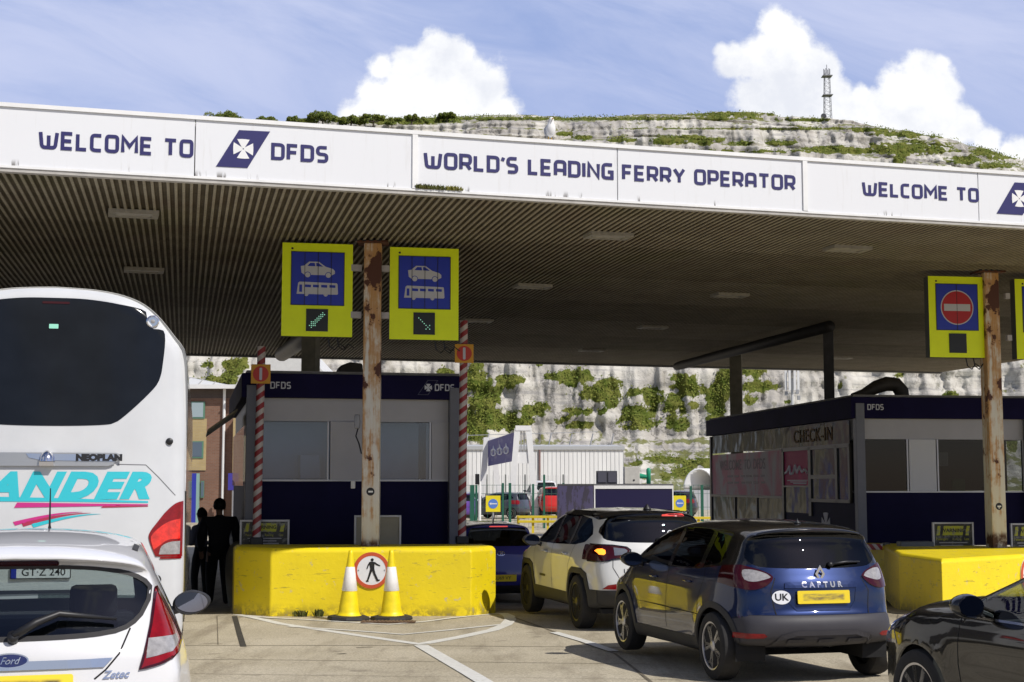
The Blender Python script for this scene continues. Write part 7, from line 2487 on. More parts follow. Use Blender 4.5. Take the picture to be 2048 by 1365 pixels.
    for (a, b_, c_, d) in F:
        w = (veg[a] + veg[c_]) / 2
        if w < .40: continue
        pa, pb, pc = Vector(V[a]), Vector(V[b_]), Vector(V[d])
        if pa.y > 346: continue
        qx, qy = proj(pa)
        if not (340 < qx < 2090 and 190 < qy < 980) or (345 < qy < 690): continue
        area = (pb - pa).cross(pc - pa).length
        far = pa.y > 290
        k = area * (6.5 if far else 15.0) * (w - .30) * 1.15
        k = int(k) + (1 if nrand() < k - int(k) else 0)
        e1, e2 = pb - pa, pc - pa
        nm = e1.cross(e2).normalized()
        if nm.y > 0: nm = -nm
        for _ in range(min(k, 60)):
            q = pa + e1 * nrand() + e2 * nrand()
            bulge = .5 + .9 * mnoise.noise(q * .55)
            q = q + nm * (nrand() * max(.1, bulge) * (1.1 if not far else .9)) + Vector((0, 0, nrand() * .3))
            s_ = random.uniform(.10, .25) * (1.35 if far else 1)
            x1 = Vector((random.gauss(0, 1), random.gauss(0, 1), random.gauss(0, 1))).normalized()
            x2 = x1.orthogonal().normalized()
            mb.add([q - x1 * s_, q - x2 * s_ * .6, q + x1 * s_, q + x2 * s_ * .6], [(0, 1, 2, 3)])
    ml = leaf_mat('scrub_leaf', (.095, .135, .018), (.19, .20, .035), .35)
    tag(mb.build('cliff_scrub', ml, recalc=False), kind='stuff')
    return len(mb.f)
def leaf_mat(name, a, b_, sc):
    if name in MATS: return MATS[name]
    m = bpy.data.materials.new(name); m.use_nodes = True
    T = NT(m.node_tree); b = m.node_tree.nodes['Principled BSDF']
    co = T.n('ShaderNodeTexCoord').outputs['Object']
    c = T.mix(T.ramp(T.noise(co, sc, 5, .65), .35, .65), a, b_)
    k = T.ramp(T.noise(co, sc * 9, 2, .6), .3, .7, .65, 1.35, smooth=False)
    T.nt.links.new(T.mix(1.0, c, T.comb(k, k, k), 'MULTIPLY'), b.inputs['Base Color'])
    b.inputs['Roughness'].default_value = .7
    b.inputs['Specular IOR Level'].default_value = .25
    MATS[name] = m
    return m
build_cliff()

# trees and bushes on the crest
def leaf_crown(mb, c, r, n, size, squash=.75):
    for _ in range(n):
        d = Vector((random.gauss(0, 1), random.gauss(0, 1), random.gauss(0, 1))).normalized()
        q = Vector(c) + Vector((d.x * r, d.y * r, d.z * r * squash)) * (random.uniform(.35, 1.0) ** .5) * (1 + .3 * mnoise.noise(Vector(c) + d * 1.7))
        x1 = Vector((random.gauss(0, 1), random.gauss(0, 1), random.gauss(0, 1))).normalized(); x2 = x1.orthogonal().normalized()
        s_ = size * random.uniform(.6, 1.3)
        mb.add([q - x1 * s_, q - x2 * s_ * .6, q + x1 * s_, q + x2 * s_ * .6], [(0, 1, 2, 3)])
M_CROWN = leaf_mat('crest_leaf', (.085, .125, .018), (.17, .19, .035), .6)
M_BARK = mat('bark', (.07, .055, .04), .9, var=.2)
def crest_tree(name, label, px, py_top, py_base, w_px, Y, cat):
    k = Y / F_PX
    z0, z1 = zpy(py_base, Y), zpy(py_top, Y)
    x = (px - 1024) * k * 1.014; w = w_px * k; h = z1 - z0
    t = thing(name, label, cat, (x, Y, z0), 0, 'bushes and trees along the cliff crest')
    mb = MB().tube([(0, 0, -.8), (.05, 0, h * .3), (.1, .05, h * .62)], [.22, .17, .08], 7)
    for a in range(5):
        an = a * 1.3
        mb.tube([(.05, 0, h * .3), (cos(an) * w * .22, sin(an) * w * .2, h * .55), (cos(an) * w * .36, sin(an) * w * .3, h * .7)], [.09, .06, .03], 5)
    mb.build('trunk', M_BARK, t)
    mb = MB()
    for _ in range(26):
        cx = random.uniform(-.42, .42) * w
        hh = h * (1 - (abs(cx) / (w * .55)) ** 2 * .65)
        leaf_crown(mb, (cx, random.uniform(-.25, .25) * w, hh * random.uniform(.45, .84)), h * .30, 150, .22)
    mb.build('crown', M_CROWN, t, recalc=False)
crest_tree('crest_tree', 'round tree crown showing above the fascia just past the WELCOME TO panel joint', 442, 222, 256, 78, 322, 'tree')
crest_tree('crest_bush', 'low bush on the crest between the round tree and the broad bush', 528, 234, 254, 48, 323, 'bush')
crest_tree('crest_bush', 'broad dark bush on the crest at the foot of the first cloud', 643, 224, 252, 70, 322, 'bush')
crest_tree('crest_bush', 'low spreading bush on the crest below the middle of the first cloud', 745, 233, 250, 90, 322, 'bush')
crest_tree('crest_bush', 'wind-bent bush at the skyline below the first cloud, before the chalk begins', 893, 225, 240, 44, 331, 'bush')

crest_tree('crest_bush', 'small bush on the crest between the broad dark bush and the first cloud', 700, 233, 252, 50, 324, 'bush')
crest_tree('crest_bush', 'low scrubby bush on the crest under the peak of the first cloud', 822, 233, 246, 76, 326, 'bush')
crest_tree('crest_bush', 'low bush on the crest just before the broad dark bush', 590, 233, 254, 46, 323, 'bush')

# lattice tower on the crest
def lattice_tower():
    Y = 372.0; k = Y / F_PX
    x = (1658 - 1024) * k * 1.016; z0 = zpy(250, Y); z1 = zpy(130, Y)
    t = thing('lattice_tower', 'slim grey lattice mast with dish aerials on the cliff crest, before the clouds', 'tower', (x, Y, z0))
    h = z1 - z0
    m = mat('tower_steel', (.30, .305, .33), .6)
    mb = MB()
    w = lambda f: .95 * (1 - f) + .55 * f
    for sx in (-1, 1):
        for sy in (-1, 1):
            mb.tube([(sx * w(0), sy * w(0), -1), (sx * w(.85), sy * w(.85), h * .85)], .08, 5)
    mb.build('leg_frame', m, t)
    mb = MB()
    n = 11
    for i in range(n):
        f0, f1 = i / n * .85, (i + 1) / n * .85
        for (a, b) in (((-1, -1), (1, -1)), ((1, -1), (1, 1)), ((1, 1), (-1, 1)), ((-1, 1), (-1, -1))):
            mb.tube([(a[0] * w(f0), a[1] * w(f0), h * f0), (b[0] * w(f1), b[1] * w(f1), h * f1)], .04, 4)
            mb.tube([(a[0] * w(f1), a[1] * w(f1), h * f1), (b[0] * w(f1), b[1] * w(f1), h * f1)], .04, 4)
    mb.build('bracing', m, t)
    for f in (.48, .80): MB().box(-1.25, 1.25, -1.25, 1.25, h * f, h * f + .18).build('platform', m, t)
    mb = MB()
    for a in range(6): mb.cyl((cos(a * 1.05) * .8, sin(a * 1.05) * .8, h * .82), (cos(a * 1.05) * .8, sin(a * 1.05) * .8, h * .93), .10, n=6)
    mb.cyl((0, 0, h * .85), (0, 0, h), .09, n=6)
    mb.build('antenna_rods', m, t)
    for (dx, zf) in ((-1.35, .12), (-.9, .06)):
        d = MB().lathe([(.75, -.2), (.7, 0), (.3, .2), (.02, .25)], 16, axis='Y').build('dish', mat('dish_grey', (.06, .06, .07), .5), t); d.location = (dx, -1.2, h * zf)
lattice_tower()
# ================================================================== BUILDINGS BEHIND
def brick(name, a, b_, mortar, sc=1.0):
    m = bpy.data.materials.new(name); m.use_nodes = True
    T = NT(m.node_tree); b = m.node_tree.nodes['Principled BSDF']
    co = T.n('ShaderNodeTexCoord').outputs['Object']
    br = T.n('ShaderNodeTexBrick')
    x, y, z = T.xyz(co)
    T.put(br.inputs['Vector'], T.comb(T.math('ADD', x, y), z, 0))
    br.inputs['Color1'].default_value = (*a, 1); br.inputs['Color2'].default_value = (*b_, 1); br.inputs['Mortar'].default_value = (*mortar, 1)
    br.inputs['Scale'].default_value = 1.0; br.inputs['Brick Width'].default_value = .225; br.inputs['Row Height'].default_value = .075; br.inputs['Mortar Size'].default_value = .008
    n = T.ramp(T.noise(co, .7, 5, .6), .3, .7, .85, 1.12, smooth=False)
    T.nt.links.new(T.mix(1.0, br.outputs['Color'], T.comb(n, n, n), 'MULTIPLY'), b.inputs['Base Color'])
    b.inputs['Roughness'].default_value = .9
    return m
M_BRR = brick('red_brown_brick', (.20, .095, .060), (.24, .125, .080), (.20, .16, .13))
M_BRY = brick('buff_brick', (.46, .35, .16), (.42, .31, .14), (.40, .33, .22))
M_BRD = brick('eaves_shadow_brick', (.09, .065, .055), (.11, .08, .07), (.10, .09, .08))
M_ROOFW = mat('pale_metal_roof', (.62, .62, .60), .5, var=.06)
M_FRG = mat('green_window_frame', (.10, .22, .15), .5)
M_WGL = mat('window_blue_glass', (.10, .14, .19), .08, coat=.5)
def office():
    Y = 75.0; k = Y / F_PX
    X = lambda px: (px - 1024) * k
    Z = lambda py: CAM_H + (968 - py) * k
    t = thing('office_building', 'red and buff brick office with pale metal roof and white downpipe, beyond the coach', 'building', (X(420), Y, 0))
    ox = X(420)
    B = lambda pxa, pxb, pya, pyb, y0, y1: (X(pxa) - ox, X(pxb) - ox, y0, y1, Z(pyb), Z(pya))
    zb = -.1
    x0, x1 = X(180) - ox, X(471) - ox
    MB().box(x0, x1, .0, 10, zb, Z(797)).build('wall', M_BRR, t)
    MB().box(x0, x1, .01, 10, Z(797) + .002, Z(776)).build('eaves_shadow_band', M_BRD, t)  # shadow under the eaves, painted as a darker band of brick
    bf = MB().box(X(372) - ox, X(414) - ox, -.05, -.004, Z(941), Z(838)).build('buff_panel', M_BRY, t)
    MB().box(X(471) - ox + .003, X(492) - ox, -.6, 10, zb, Z(836)).build('wing_wall', M_BRY, t)
    for (a, b, c, d) in ((381, 410, 804, 838), (381, 409, 883, 917)):
        w = MB().box(X(a) - ox, X(b) - ox, -.09, -.055 if c > 850 else -.004, Z(d), Z(c)).build('window', M_FRG, t)
        MB().box(X(a + 3) - ox, X(b - 3) - ox, -.105, -.092, Z(d - 3), Z(c + 2)).build('pane', M_WGL if c > 850 else mat('window_pale', (.34, .42, .45), .15), w)
    d = MB().box(X(374) - ox, X(398) - ox, -.30, -.06, zb, Z(947)).build('door', mat('door_blue', (.03, .04, .36), .4), t)
    MB().box(X(398) - ox, X(403) - ox, -.30, -.06, zb, Z(947)).build('door_frame', mat('door_frame_green', (.25, .40, .36), .5), d)
    w = MB().box(X(405) - ox, X(412) - ox, -.09, -.055, Z(995), Z(962)).build('window', M_FRG, t)
    MB().box(X(406) - ox, X(411) - ox, -.10, -.092, Z(993), Z(964)).build('pane', M_WGL, w)
    MB().cyl((X(449) - ox, -.10, zb), (X(449) - ox, -.10, Z(778)), .075, n=10).build('downpipe', M_TRIM, t)
    MB().box(x0 - .3, X(476) - ox, -.55, -.30, Z(779), Z(771)).build('gutter', M_TRIM, t)
    r = MB()
    e, hgt = -.5, 3.1
    zr = Z(774)
    xe = X(474) - ox
    r.add([(x0 - .3, e, zr), (xe, e, zr), (xe, 10.5, zr), (x0 - .3, 10.5, zr), (x0 - .3, 5, zr + hgt * .55), (xe - 8.5, 5, zr + hgt * .55)], [(0, 1, 5, 4), (1, 2, 5), (2, 3, 4, 5), (0, 4, 3), (0, 3, 2, 1)])
    rf = r.build('roof', M_ROOFW, t)
    mb = MB()
    for i in range(9):
        xx = xe - 1.2 - i * .75
        zz = min(1, (xe - xx) / 8.5)
        mb.tube([(xx, e - .02, zr + .02), (xx, e + 5.5 * zz, zr + hgt * .55 * zz + .03)], .03, 4)
    mb.build('standing_seam', mat('roof_seam', (.40, .40, .39), .6), rf)
    # gabled wing on the far side
    mb = MB().add([(xe + .02, -.9, zr), (xe + 2.6, -.9, zr + 2.7), (xe + 5.2, -.9, zr), (xe + .02, 9, zr), (xe + 2.6, 9, zr + 2.7), (xe + 5.2, 9, zr)], [(0, 1, 4, 3), (1, 2, 5, 4), (0, 2, 1), (3, 4, 5), (0, 3, 5, 2)])
    mb.build('gable_roof', M_ROOFW, t)
    p = Vector((X(478) - ox, -1.2, 0))
    MB().cyl((p.x, p.y, zb), (p.x, p.y, Z(945)), .06, n=8).build('sign_post', M_GALV, t)
    MB().box(p.x - .25, p.x + .25, p.y - .08, p.y - .06, Z(980), Z(947)).build('wall_sign', mat('sign_violet', (.05, .04, .30), .5), t)
office()

def corrugated(name, c, pitch):
    m = bpy.data.materials.new(name); m.use_nodes = True
    T = NT(m.node_tree); b = m.node_tree.nodes['Principled BSDF']
    co = T.n('ShaderNodeTexCoord').outputs['Object']
    x, y, z = T.xyz(co)
    f = T.math('FRACT', T.math('DIVIDE', T.math('ADD', x, y), pitch))
    rib = T.ramp(T.math('ABSOLUTE', T.math('SUBTRACT', f, .5)), .10, .22)
    n = T.ramp(T.noise(T.vmath('MULTIPLY', co, (1, 1, .25)), .8, 5, .6), .3, .7, .92, 1.05, smooth=False)
    T.nt.links.new(T.mix(1.0, c, T.comb(n, n, n), 'MULTIPLY'), b.inputs['Base Color'])
    b.inputs['Roughness'].default_value = .5
    bn = T.n('ShaderNodeBump'); bn.inputs['Strength'].default_value = 1.0; bn.inputs['Distance'].default_value = .05
    T.nt.links.new(rib, bn.inputs['Height']); T.nt.links.new(bn.outputs[0], b.inputs['Normal'])
    return m
def warehouse():
    Y = 105.0; k = Y / F_PX
    X = lambda px: (px - 1090) * k
    Z = lambda py: CAM_H + (968 - py) * k
    t = thing('warehouse', 'long white corrugated warehouse with grey brick base at the foot of the cliff', 'building', ((1090 - 1024) * k, Y, 0), radians(1.5))
    MB().box(X(850), X(1247), 0, 16, Z(987), Z(900)).build('wall', corrugated('white_corrugated_sheet', (.78, .78, .76), .30), t)
    MB().box(X(850), X(1247), .03, 15.9, -.1, Z(987) - .003).build('base_wall', brick('grey_brick', (.20, .185, .18), (.24, .22, .21), (.22, .21, .2)), t)
    MB().box(X(848), X(1249), -.12, 16.1, Z(900) + .003, Z(893)).build('eaves_trim', mat('eaves_grey', (.42, .43, .43), .5), t)
    mb = MB().add([(X(848), -.1, Z(893)), (X(1249), -.1, Z(893)), (X(1249), 16, Z(893)), (X(848), 16, Z(893)), (X(848), 8, Z(884)), (X(1249), 8, Z(884))], [(0, 1, 5, 4), (2, 3, 4, 5), (1, 2, 5), (0, 4, 3)])
    mb.build('roof', mat('warehouse_roof', (.45, .46, .46), .5), t)
    MB().cyl((X(1079), -.08, -.1), (X(1079), -.08, Z(900)), .07, n=8).build('downpipe', mat('pipe_brown', (.20, .12, .11), .5), t)
    mb = MB()
    for px in (936, 1113):
        w = MB().box(X(px), X(px + 12), -.05, .02, Z(1004), Z(990)).build('window', M_TRIM, t)
        MB().box(X(px + 2), X(px + 10), -.07, -.052, Z(1002), Z(992)).build('pane', M_WGL, w)
    MB().box(X(1036), X(1060), -.05, .02, -.1, Z(991)).build('door', mat('dark_door', (.03, .045, .035), .5), t)
    MB().box(X(1045), X(1064), -.9, -.1, -.05, Z(1000)).build('bin_store', mat('pale_green_box', (.40, .52, .46), .6), t)
    # roof rail
    mb = MB()
    for px in range(930, 1250, 44): mb.cyl((X(px), 6, Z(886)), (X(px) + .2, 6, Z(862)), .05, n=5)
    mb.tube([(X(930), 6, Z(866)), (X(1210), 6, Z(858))], .03, 4)
    mb.build('roof_rail', M_GALV, t)
warehouse()

def gantry():
    Y = 85.0; k = Y / F_PX
    X = lambda px: (px - 1015) * k
    Z = lambda py: CAM_H + (968 - py) * k
    t = thing('sign_gantry', 'white trestle gantry carrying a slanted violet billboard in front of the warehouse', 'gantry', ((1015 - 1024) * k, Y, 0))
    m = mat('gantry_white', (.76, .76, .75), .5, var=.04)
    def leg(nm, pts, w):
        mb = MB()
        for (a, b) in zip(pts, pts[1:]):
            (xa, ya, za), (xb, yb, zb_) = a, b
            mb.add([(xa - w, ya - w, za), (xa + w, ya - w, za), (xa + w, ya + w, za), (xa - w, ya + w, za), (xb - w, yb - w, zb_), (xb + w, yb - w, zb_), (xb + w, yb + w, zb_), (xb - w, yb + w, zb_)],
                   [(0, 3, 2, 1), (4, 5, 6, 7), (0, 1, 5, 4), (1, 2, 6, 5), (2, 3, 7, 6), (3, 0, 4, 7)])
        mb.build(nm, m, t)
    leg('leg', [(X(1020), 0, -.1), (X(1035), 0, Z(857))], .17)
    leg('leg', [(X(1073), 0, -.1), (X(1057), 0, Z(857))], .17)
    leg('leg', [(X(958), 4.2, -.1), (X(971), 4.2, Z(871))], .17)
    leg('leg', [(X(1000), 4.2, -.1), (X(984), 4.2, Z(871))], .17)
    MB().box(X(1031), X(1062), -.2, .2, Z(862), Z(852)).build('crossbar', m, t)
    MB().box(X(1034), X(1062), -.1, .1, Z(927), Z(905)).build('crossbar', m, t)
    MB().box(X(1024), X(1068), -.1, .1, Z(997), Z(991)).build('crossbar', m, t)
    mb = MB()
    for px in (1041, 1047, 1053): mb.box(X(px), X(px) + .06, -.05, .05, Z(905), Z(862))
    mb.build('grille', M_GALV, t)
    mb = MB().add([(X(974), 4.0, Z(931)), (X(1029), .1, Z(922)), (X(1029), .1, Z(865)), (X(974), 4.0, Z(878)), (X(974), 4.15, Z(931)), (X(1029), .25, Z(922)), (X(1029), .25, Z(865)), (X(974), 4.15, Z(878))],
                  [(0, 1, 2, 3), (7, 6, 5, 4), (0, 4, 5, 1), (1, 5, 6, 2), (2, 6, 7, 3), (3, 7, 4, 0)])
    mp = mat('billboard_violet', (.10, .085, .26), .45, col2=(.22, .20, .34), c2scale=1.3, c2lo=.52, c2hi=.66)
    bb = mb.build('billboard', mp, t)
    a, b = Vector((X(974), 3.97, 0)), Vector((X(1029), .07, 0))
    for i in range(3):
        mb = MB()
        f0 = .12 + i * .24
        P = lambda u, z: (a.lerp(b, f0 + u * .19).x, a.lerp(b, f0 + u * .19).y, z)
        zc = Z(903 - i * 1.6); s = .26
        ring = [(.5 + .5 * cos(q * pi / 8), zc + s * .75 * sin(q * pi / 8)) for q in range(16)]
        for (q, w) in zip(ring, ring[1:] + ring[:1]): mb.tube([P(q[0], q[1]), P(w[0], w[1])], .045, 4)
        mb.tube([P(.2, zc - .1), P(.5, zc + .38), P(.8, zc - .1)], .04, 4)
        mb.build('white_symbol', M_WHITE, bb)
gantry()

M_FENCE = mat('fence_green', (.015, .105, .065), .5)
M_WIRE = mat('fence_wire', (.05, .12, .09), .6)
def fence():
    Y = 66.0; k = Y / F_PX
    pos = [(945, 970, .10), (953, 970, .05), (1006, 966, .05), (1020, 966, .06), (1066, 968, .05), (1088, 950, .05), (1126, 966, .05)]
    t = thing('mesh_fence', 'green post and wire mesh fence across the far yard', 'fence', (0, Y, 0))
    for (px, py, w) in pos + [(1380, 972, .05), (1402, 970, .06), (1420, 972, .05)]:
        x = (px - 1024) * k
        MB().box(x - w, x + w, -w, w, -.2, CAM_H + (968 - py) * k).build('post', M_FENCE, t)
    mb = MB()
    for (a, b) in ((930, 1130), (1350, 1430)):
        x0, x1 = (a - 1024) * k, (b - 1024) * k
        n = int((x1 - x0) / .20)
        for i in range(n + 1):
            x = x0 + (x1 - x0) * i / n
            mb.box(x - .006, x + .006, -.006, .006, -.05, 1.9)
        for z in (.3, .9, 1.5, 1.88): mb.box(x0, x1, -.012, -.007, z - .008, z + .008)
    mb.build('mesh_panel', M_WIRE, t)
    Y2 = 95.0; k = Y2 / F_PX
    t = thing('tall_fence', 'tall grey post fence in front of the warehouse wall', 'fence', (0, Y2, 0))
    for px in (974, 1011, 1050, 1088, 1126):
        x = (px - 1024) * k
        MB().box(x - .045, x + .045, -.05, .05, -.1, CAM_H + (968 - 949) * k).build('post', mat('fence_grey', (.16, .17, .16), .6), t)
    mb = MB()
    x0, x1 = (930 - 1024) * k, (1135 - 1024) * k
    for i in range(60):
        x = x0 + (x1 - x0) * i / 59
        mb.box(x - .006, x + .006, -.01, .01, 0, CAM_H + 17 * k)
    mb.build('mesh_panel', M_GALV, t)
fence()
def rails(label, pxa, pxb, py, Y):
    k = Y / F_PX
    t = thing('guard_rail', label, 'guard rail', ((pxa - 1024) * k, Y, 0), 0, 'yellow guard rails in the far yard')
    L = (pxb - pxa) * k; z = CAM_H + (968 - py) * k
    for dz in (0, -.19): MB().box(0, L, -.04, .04, z + dz - .05, z + dz + .05).build('rail', M_YELR, t, bevel=.01)
    for i in range(4): MB().box(i * L / 3 - .05, i * L / 3 + .05, .045, .12, -.15, z + .05).build('post', M_YELR, t)
M_YELR = mat('rail_yellow', (.68, .52, .03), .5, var=.1)
rails('yellow double guard rail in front of the far red van', 1036, 1125, 1033, 60)
rails('yellow double guard rail between the far kiosk and the check-in booth', 1345, 1420, 1035, 60)
def arrow_sign(label, pxa, pxb, pya, pyb, Y):
    k = Y / F_PX
    cx = ((pxa + pxb) / 2 - 1024) * k; w = (pxb - pxa) * k; zb, zt = CAM_H + (968 - pyb) * k, CAM_H + (968 - pya) * k
    t = thing('direction_sign', label, 'sign', (cx, Y, gz(Y)), 0, 'yellow signs with blue discs in the far yard')
    MB().cyl((0, .03, 0), (0, .03, zt - gz(Y)), .035, n=8).build('post', M_GALV, t)
    z0, z1 = zb - gz(Y), zt - gz(Y)
    MB().box(-w / 2, w / 2, -.02, 0, z0, z1).build('sign_plate', mat('plate_yellow', (.82, .68, .02), .5), t)
    zc = (z0 + z1) / 2
    MB().prism(circ(0, zc, w * .33, 28), -.028, -.0205).build('blue_disc', mat('disc_blue', (.10, .22, .62), .5), t)
    a = w * .33
    MB().prism([(-.8 * a, zc), (-.4 * a, zc + .3 * a), (-.4 * a, zc + .12 * a), (.8 * a, zc + .12 * a), (.8 * a, zc - .12 * a), (-.4 * a, zc - .12 * a), (-.4 * a, zc - .3 * a)], -.034, -.0285).build('white_arrow', M_WHITE, t)
arrow_sign('yellow sign with a blue arrow disc on the green fence beside the striped boom', 972, 1001, 991, 1023, 58)
arrow_sign('yellow sign with a blue arrow disc beside the far violet kiosk', 1345, 1370, 991, 1021, 61)
# black signal head on a white post
Y = 62.0; k = Y / F_PX
t = thing('signal_post', 'white post with a black signal head next to the violet billboard', 'signal', ((955 - 1024) * k, Y, 0))
MB().cyl((.1, 0, -.1), (.1, 0, CAM_H + 5 * k), .06, n=8).build('post', M_TRIM, t)
MB().box(-.09, .09, -.12, .06, CAM_H - 1 * k, CAM_H + 20 * k).build('signal_head', M_BLACK, t, bevel=.02)

def kiosk():
    Y = 54.0; k = Y / F_PX
    X = lambda px: (px - 1187) * k
    z1 = CAM_H + (968 - 971) * k
    t = thing('yard_kiosk', 'navy yard kiosk with white top rail and violet picture end behind the white SUV', 'kiosk', ((1187 - 1024) * k, Y, gz(Y)))
    z1 -= gz(Y)
    W_ = X(1347); sl = 4.2
    pts = [(0, 0), (W_, .35), (W_ - .3, 4.6), (X(1121), sl)]
    vs = [(x, y, .1) for x, y in pts] + [(x, y, z1) for x, y in pts]
    MB().add(vs, [(0, 3, 2, 1), (4, 5, 6, 7), (0, 1, 5, 4), (1, 2, 6, 5), (2, 3, 7, 6), (3, 0, 4, 7)]).build('wall', mat('kiosk_navy', (.016, .013, .055), .35), t)
    d = Vector((W_, .35)); n = Vector((.35, -W_)).normalized() * .012
    def front(nm, u0, u1, za, zb, m, off):
        a, b = d * u0 + n * off, d * u1 + n * off
        a2, b2 = d * u0 + n * (off - 1), d * u1 + n * (off - 1)
        MB().add([(a.x, a.y, za), (b.x, b.y, za), (b.x, b.y, zb), (a.x, a.y, zb), (a2.x, a2.y, za), (b2.x, b2.y, za), (b2.x, b2.y, zb), (a2.x, a2.y, zb)], [(0, 1, 2, 3), (4, 7, 6, 5), (0, 4, 5, 1), (1, 5, 6, 2), (2, 6, 7, 3), (3, 7, 4, 0)]).build(nm, m, t)
    front('top_rail', 0.0, 1.0, z1 - .12, z1, M_TRIM, 2)
    front('edge_trim', 0.0, .015, .1, z1 - .121, M_TRIM, 2)
    front('edge_trim', .985, 1.0, .1, z1 - .121, M_TRIM, 2)
    e = Vector((X(1121), sl)); m = Vector((-sl, X(1121))).normalized() * .012
    if m.y > 0 and False: m = -m
    m = Vector((sl, -X(1121))).normalized() * -.012
    a, b = e * .995 + m, e * .005 + m
    pic = mat('picture_violet', (.115, .095, .30), .4, col2=(.028, .022, .10), c2scale=1.25, c2lo=.48, c2hi=.54)
    o = MB().add([(a.x, a.y, .1), (b.x, b.y, .1), (b.x, b.y, z1 - .02), (a.x, a.y, z1 - .02)], [(0, 1, 2, 3)]).build('picture_end', pic, t, recalc=False)
    sd = o.modifiers.new('thick', 'SOLIDIFY'); sd.thickness = .006; sd.offset = 0
    MB().add([(p[0], p[1], z1) for p in pts] + [(p[0], p[1], z1 + .06) for p in pts], [(0, 3, 2, 1), (4, 5, 6, 7), (0, 1, 5, 4), (1, 2, 6, 5), (2, 3, 7, 6), (3, 0, 4, 7)]).build('roof', M_STEEL, t)
    zr = z1 + gz(Y) + .06
    wx = lambda px: (px - 1024) * k
    def unit(label, pxa, pxb, py, cat, name, mtl, extra=None):
        tt = thing(name, label, cat, (wx((pxa + pxb) / 2), Y + 1.6, zr))
        w = (pxb - pxa) * k * 1.03; h = CAM_H + (968 - py) * (Y + 1.6) / F_PX - zr
        MB().box(-w / 2, w / 2, -.3, .4, .0, h).build('casing', mtl, tt, bevel=.015)
        return tt, w, h
    tt, w, h = unit('dark louvred air unit on the kiosk roof', 1198, 1238, 942, 'air unit', 'air_unit', mat('unit_dark', (.06, .06, .075), .5))
    for x in (-.25 * w, .25 * w): MB().box(x - w * .2, x + w * .2, -.33, -.302, .06, h - .05).build('louvre', mat('unit_louvre', (.085, .085, .11), .5), tt)
    tt, w, h = unit('tall pale cabinet on the kiosk roof', 1254, 1284, 934, 'cabinet', 'roof_cabinet', mat('cabinet_pale', (.55, .53, .48), .6, var=.08))
    MB().prism(circ(.12 * w, h * .22, .035, 12), -.315, -.302).build('vent_hole', M_BLACK, tt)
    tt = thing('green_vent_pipe', 'green T-shaped vent pipe standing on the kiosk roof', 'vent pipe', (wx(1304), Y + 1.6, zr))
    zt_ = CAM_H + (968 - 936) * (Y + 1.6) / F_PX - zr
    MB().tube([(0, 0, 0), (0, 0, zt_ - .06), (0, 0, zt_)], [.085, .085, .04], 12).build('pipe', mat('pipe_green', (.01, .26, .14), .4), tt, smooth=True)
    MB().tube([(-.06, 0, zt_ * .45), (-.34, 0, zt_ * .50)], [.07, .10], 10).build('branch', mat('pipe_green', (.01, .26, .14), .4), tt)
kiosk()

# white arched tent
Y = 128.0; k = Y / F_PX
t = thing('arched_tent', 'white barrel-roofed shelter with a dark open end at the foot of the cliff', 'tent', ((1396 - 1024) * k, Y, 0), radians(-8))
R = 27 * k * 1.1; h0 = CAM_H + (968 - 977) * k
mb = MB()
n = 18
vs = []
for (yy, sx) in ((0, 0), (5.5, 0)):
    for i in range(n + 1):
        a = pi * i / n
        vs.append((R * cos(a) * -1 + (yy * .0), yy, h0 + 1.30 * R * sin(a)))
fs = [(i, i + 1, n + 2 + i, n + 1 + i) for i in range(n)]
mb.add([(x + y * .75, y, z) for x, y, z in vs], fs)
o = mb.build('canopy', mat('tent_white', (.76, .77, .78), .6), t, recalc=False, smooth=True)
sd = o.modifiers.new('thick', 'SOLIDIFY'); sd.thickness = .12; sd.offset = 0
MB().add([(-R, .02, -.1), (R, .02, -.1), (R, .02, h0), (-R, .02, h0), (-R + 4.1, 5.5, -.1), (R + 4.1, 5.5, -.1), (R + 4.1, 5.5, h0), (-R + 4.1, 5.5, h0)], [(0, 3, 7, 4), (1, 5, 6, 2), (4, 7, 6, 5)]).build('side_wall', mat('hoarding_grey', (.42, .43, .45), .6), t, recalc=False)
Y = 110.0; k = Y / F_PX
t = tag(MB().box((1350 - 1024) * k, (1440 - 1024) * k, Y, Y + .1, -.05, CAM_H + (968 - 980) * k).build('hoarding', mat('hoarding_grey', (.42, .43, .45), .6, var=.06)), 'grey hoarding in front of the white barrel-roofed shelter', 'hoarding')

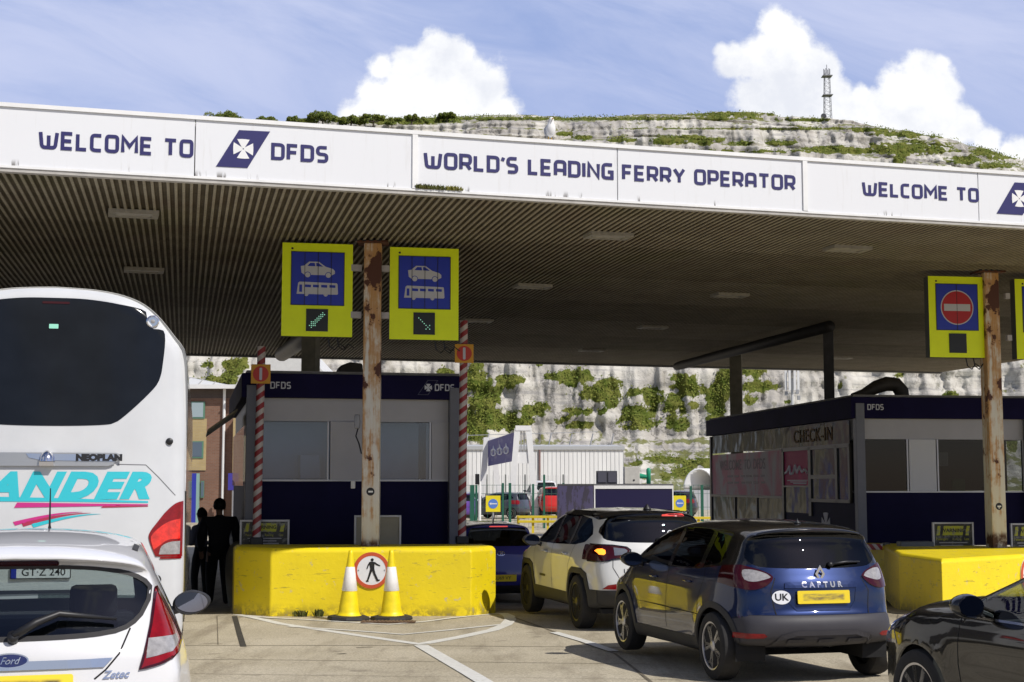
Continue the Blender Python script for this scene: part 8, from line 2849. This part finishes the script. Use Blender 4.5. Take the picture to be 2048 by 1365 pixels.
# phone mast before the cliff
Y = 170.0; k = Y / F_PX
t = thing('phone_mast', 'pale phone mast with long panel antennas against the chalk, between the two far pillars', 'mast', ((1585 - 1024) * k, Y, 0))
zt_ = CAM_H + (968 - 742) * k
MB().cyl((0, 0, -.2), (0, 0, zt_ - 1), .17, n=10).build('pole', mat('mast_grey', (.50, .51, .52), .5), t)
for (dx, dy) in ((-.75, -.2), (-.35, -.45), (.25, -.4), (.72, -.1)): MB().box(dx - .13, dx + .13, dy - .08, dy + .08, zt_ - 2.3, zt_).build('antenna_panel', mat('antenna_white', (.66, .67, .68), .5), t)
for (dx, dz) in ((-.7, -2.9), (.6, -2.7), (.75, -3.4)): MB().box(dx - .16, dx + .16, -.2, .1, zt_ + dz, zt_ + dz + .5).build('radio_unit', mat('radio_grey', (.30, .31, .33), .5), t)
MB().tube([(-.75, 0, zt_ - 1.3), (.75, 0, zt_ - 1.3)], .05, 6).build('crossarm', mat('mast_grey', (.50, .51, .52), .5), t)
MB().tube([(-.75, 0, zt_ - 2.6), (.75, 0, zt_ - 2.6)], .05, 6).build('crossarm', mat('mast_grey', (.50, .51, .52), .5), t)

# parked cars in the far yard
def far_car(label, px, Y, rz, paint_m, **kw):
    p = Vector(((px - 1024) * Y / F_PX, Y, 0))
    plain_hatch(label, p, rz, paint_m, detail=None, group='cars parked in the far yard', **kw)
far_car('dark grey car parked behind the yellow guard rail, between the sign and the red van', 1055, 82, radians(60), paint('far_grey_paint', (.05, .055, .075), .3))
far_car('bright red van parked behind the yellow guard rail beside the kiosk', 1108, 84, radians(5), paint('far_red_paint', (.55, .02, .015), .3), taller=1.2)
far_car('white van parked behind the red van', 1094, 90, radians(10), paint('far_white_paint', (.70, .70, .72), .35), taller=1.45, scale=1.05)
far_car('violet car parked beyond the foot of the tall striped boom', 935, 76, radians(30), paint('far_violet_paint', (.10, .04, .24), .3))
far_car('silver car parked behind the yellow arrow sign', 966, 86, radians(70), paint('far_silver_paint', (.35, .36, .40), .3))
far_car('dark red-black car parked behind the second guard rail by the kiosk', 1395, 84, radians(75), paint('far_dark_paint', (.030, .022, .030), .3), taller=1.05)
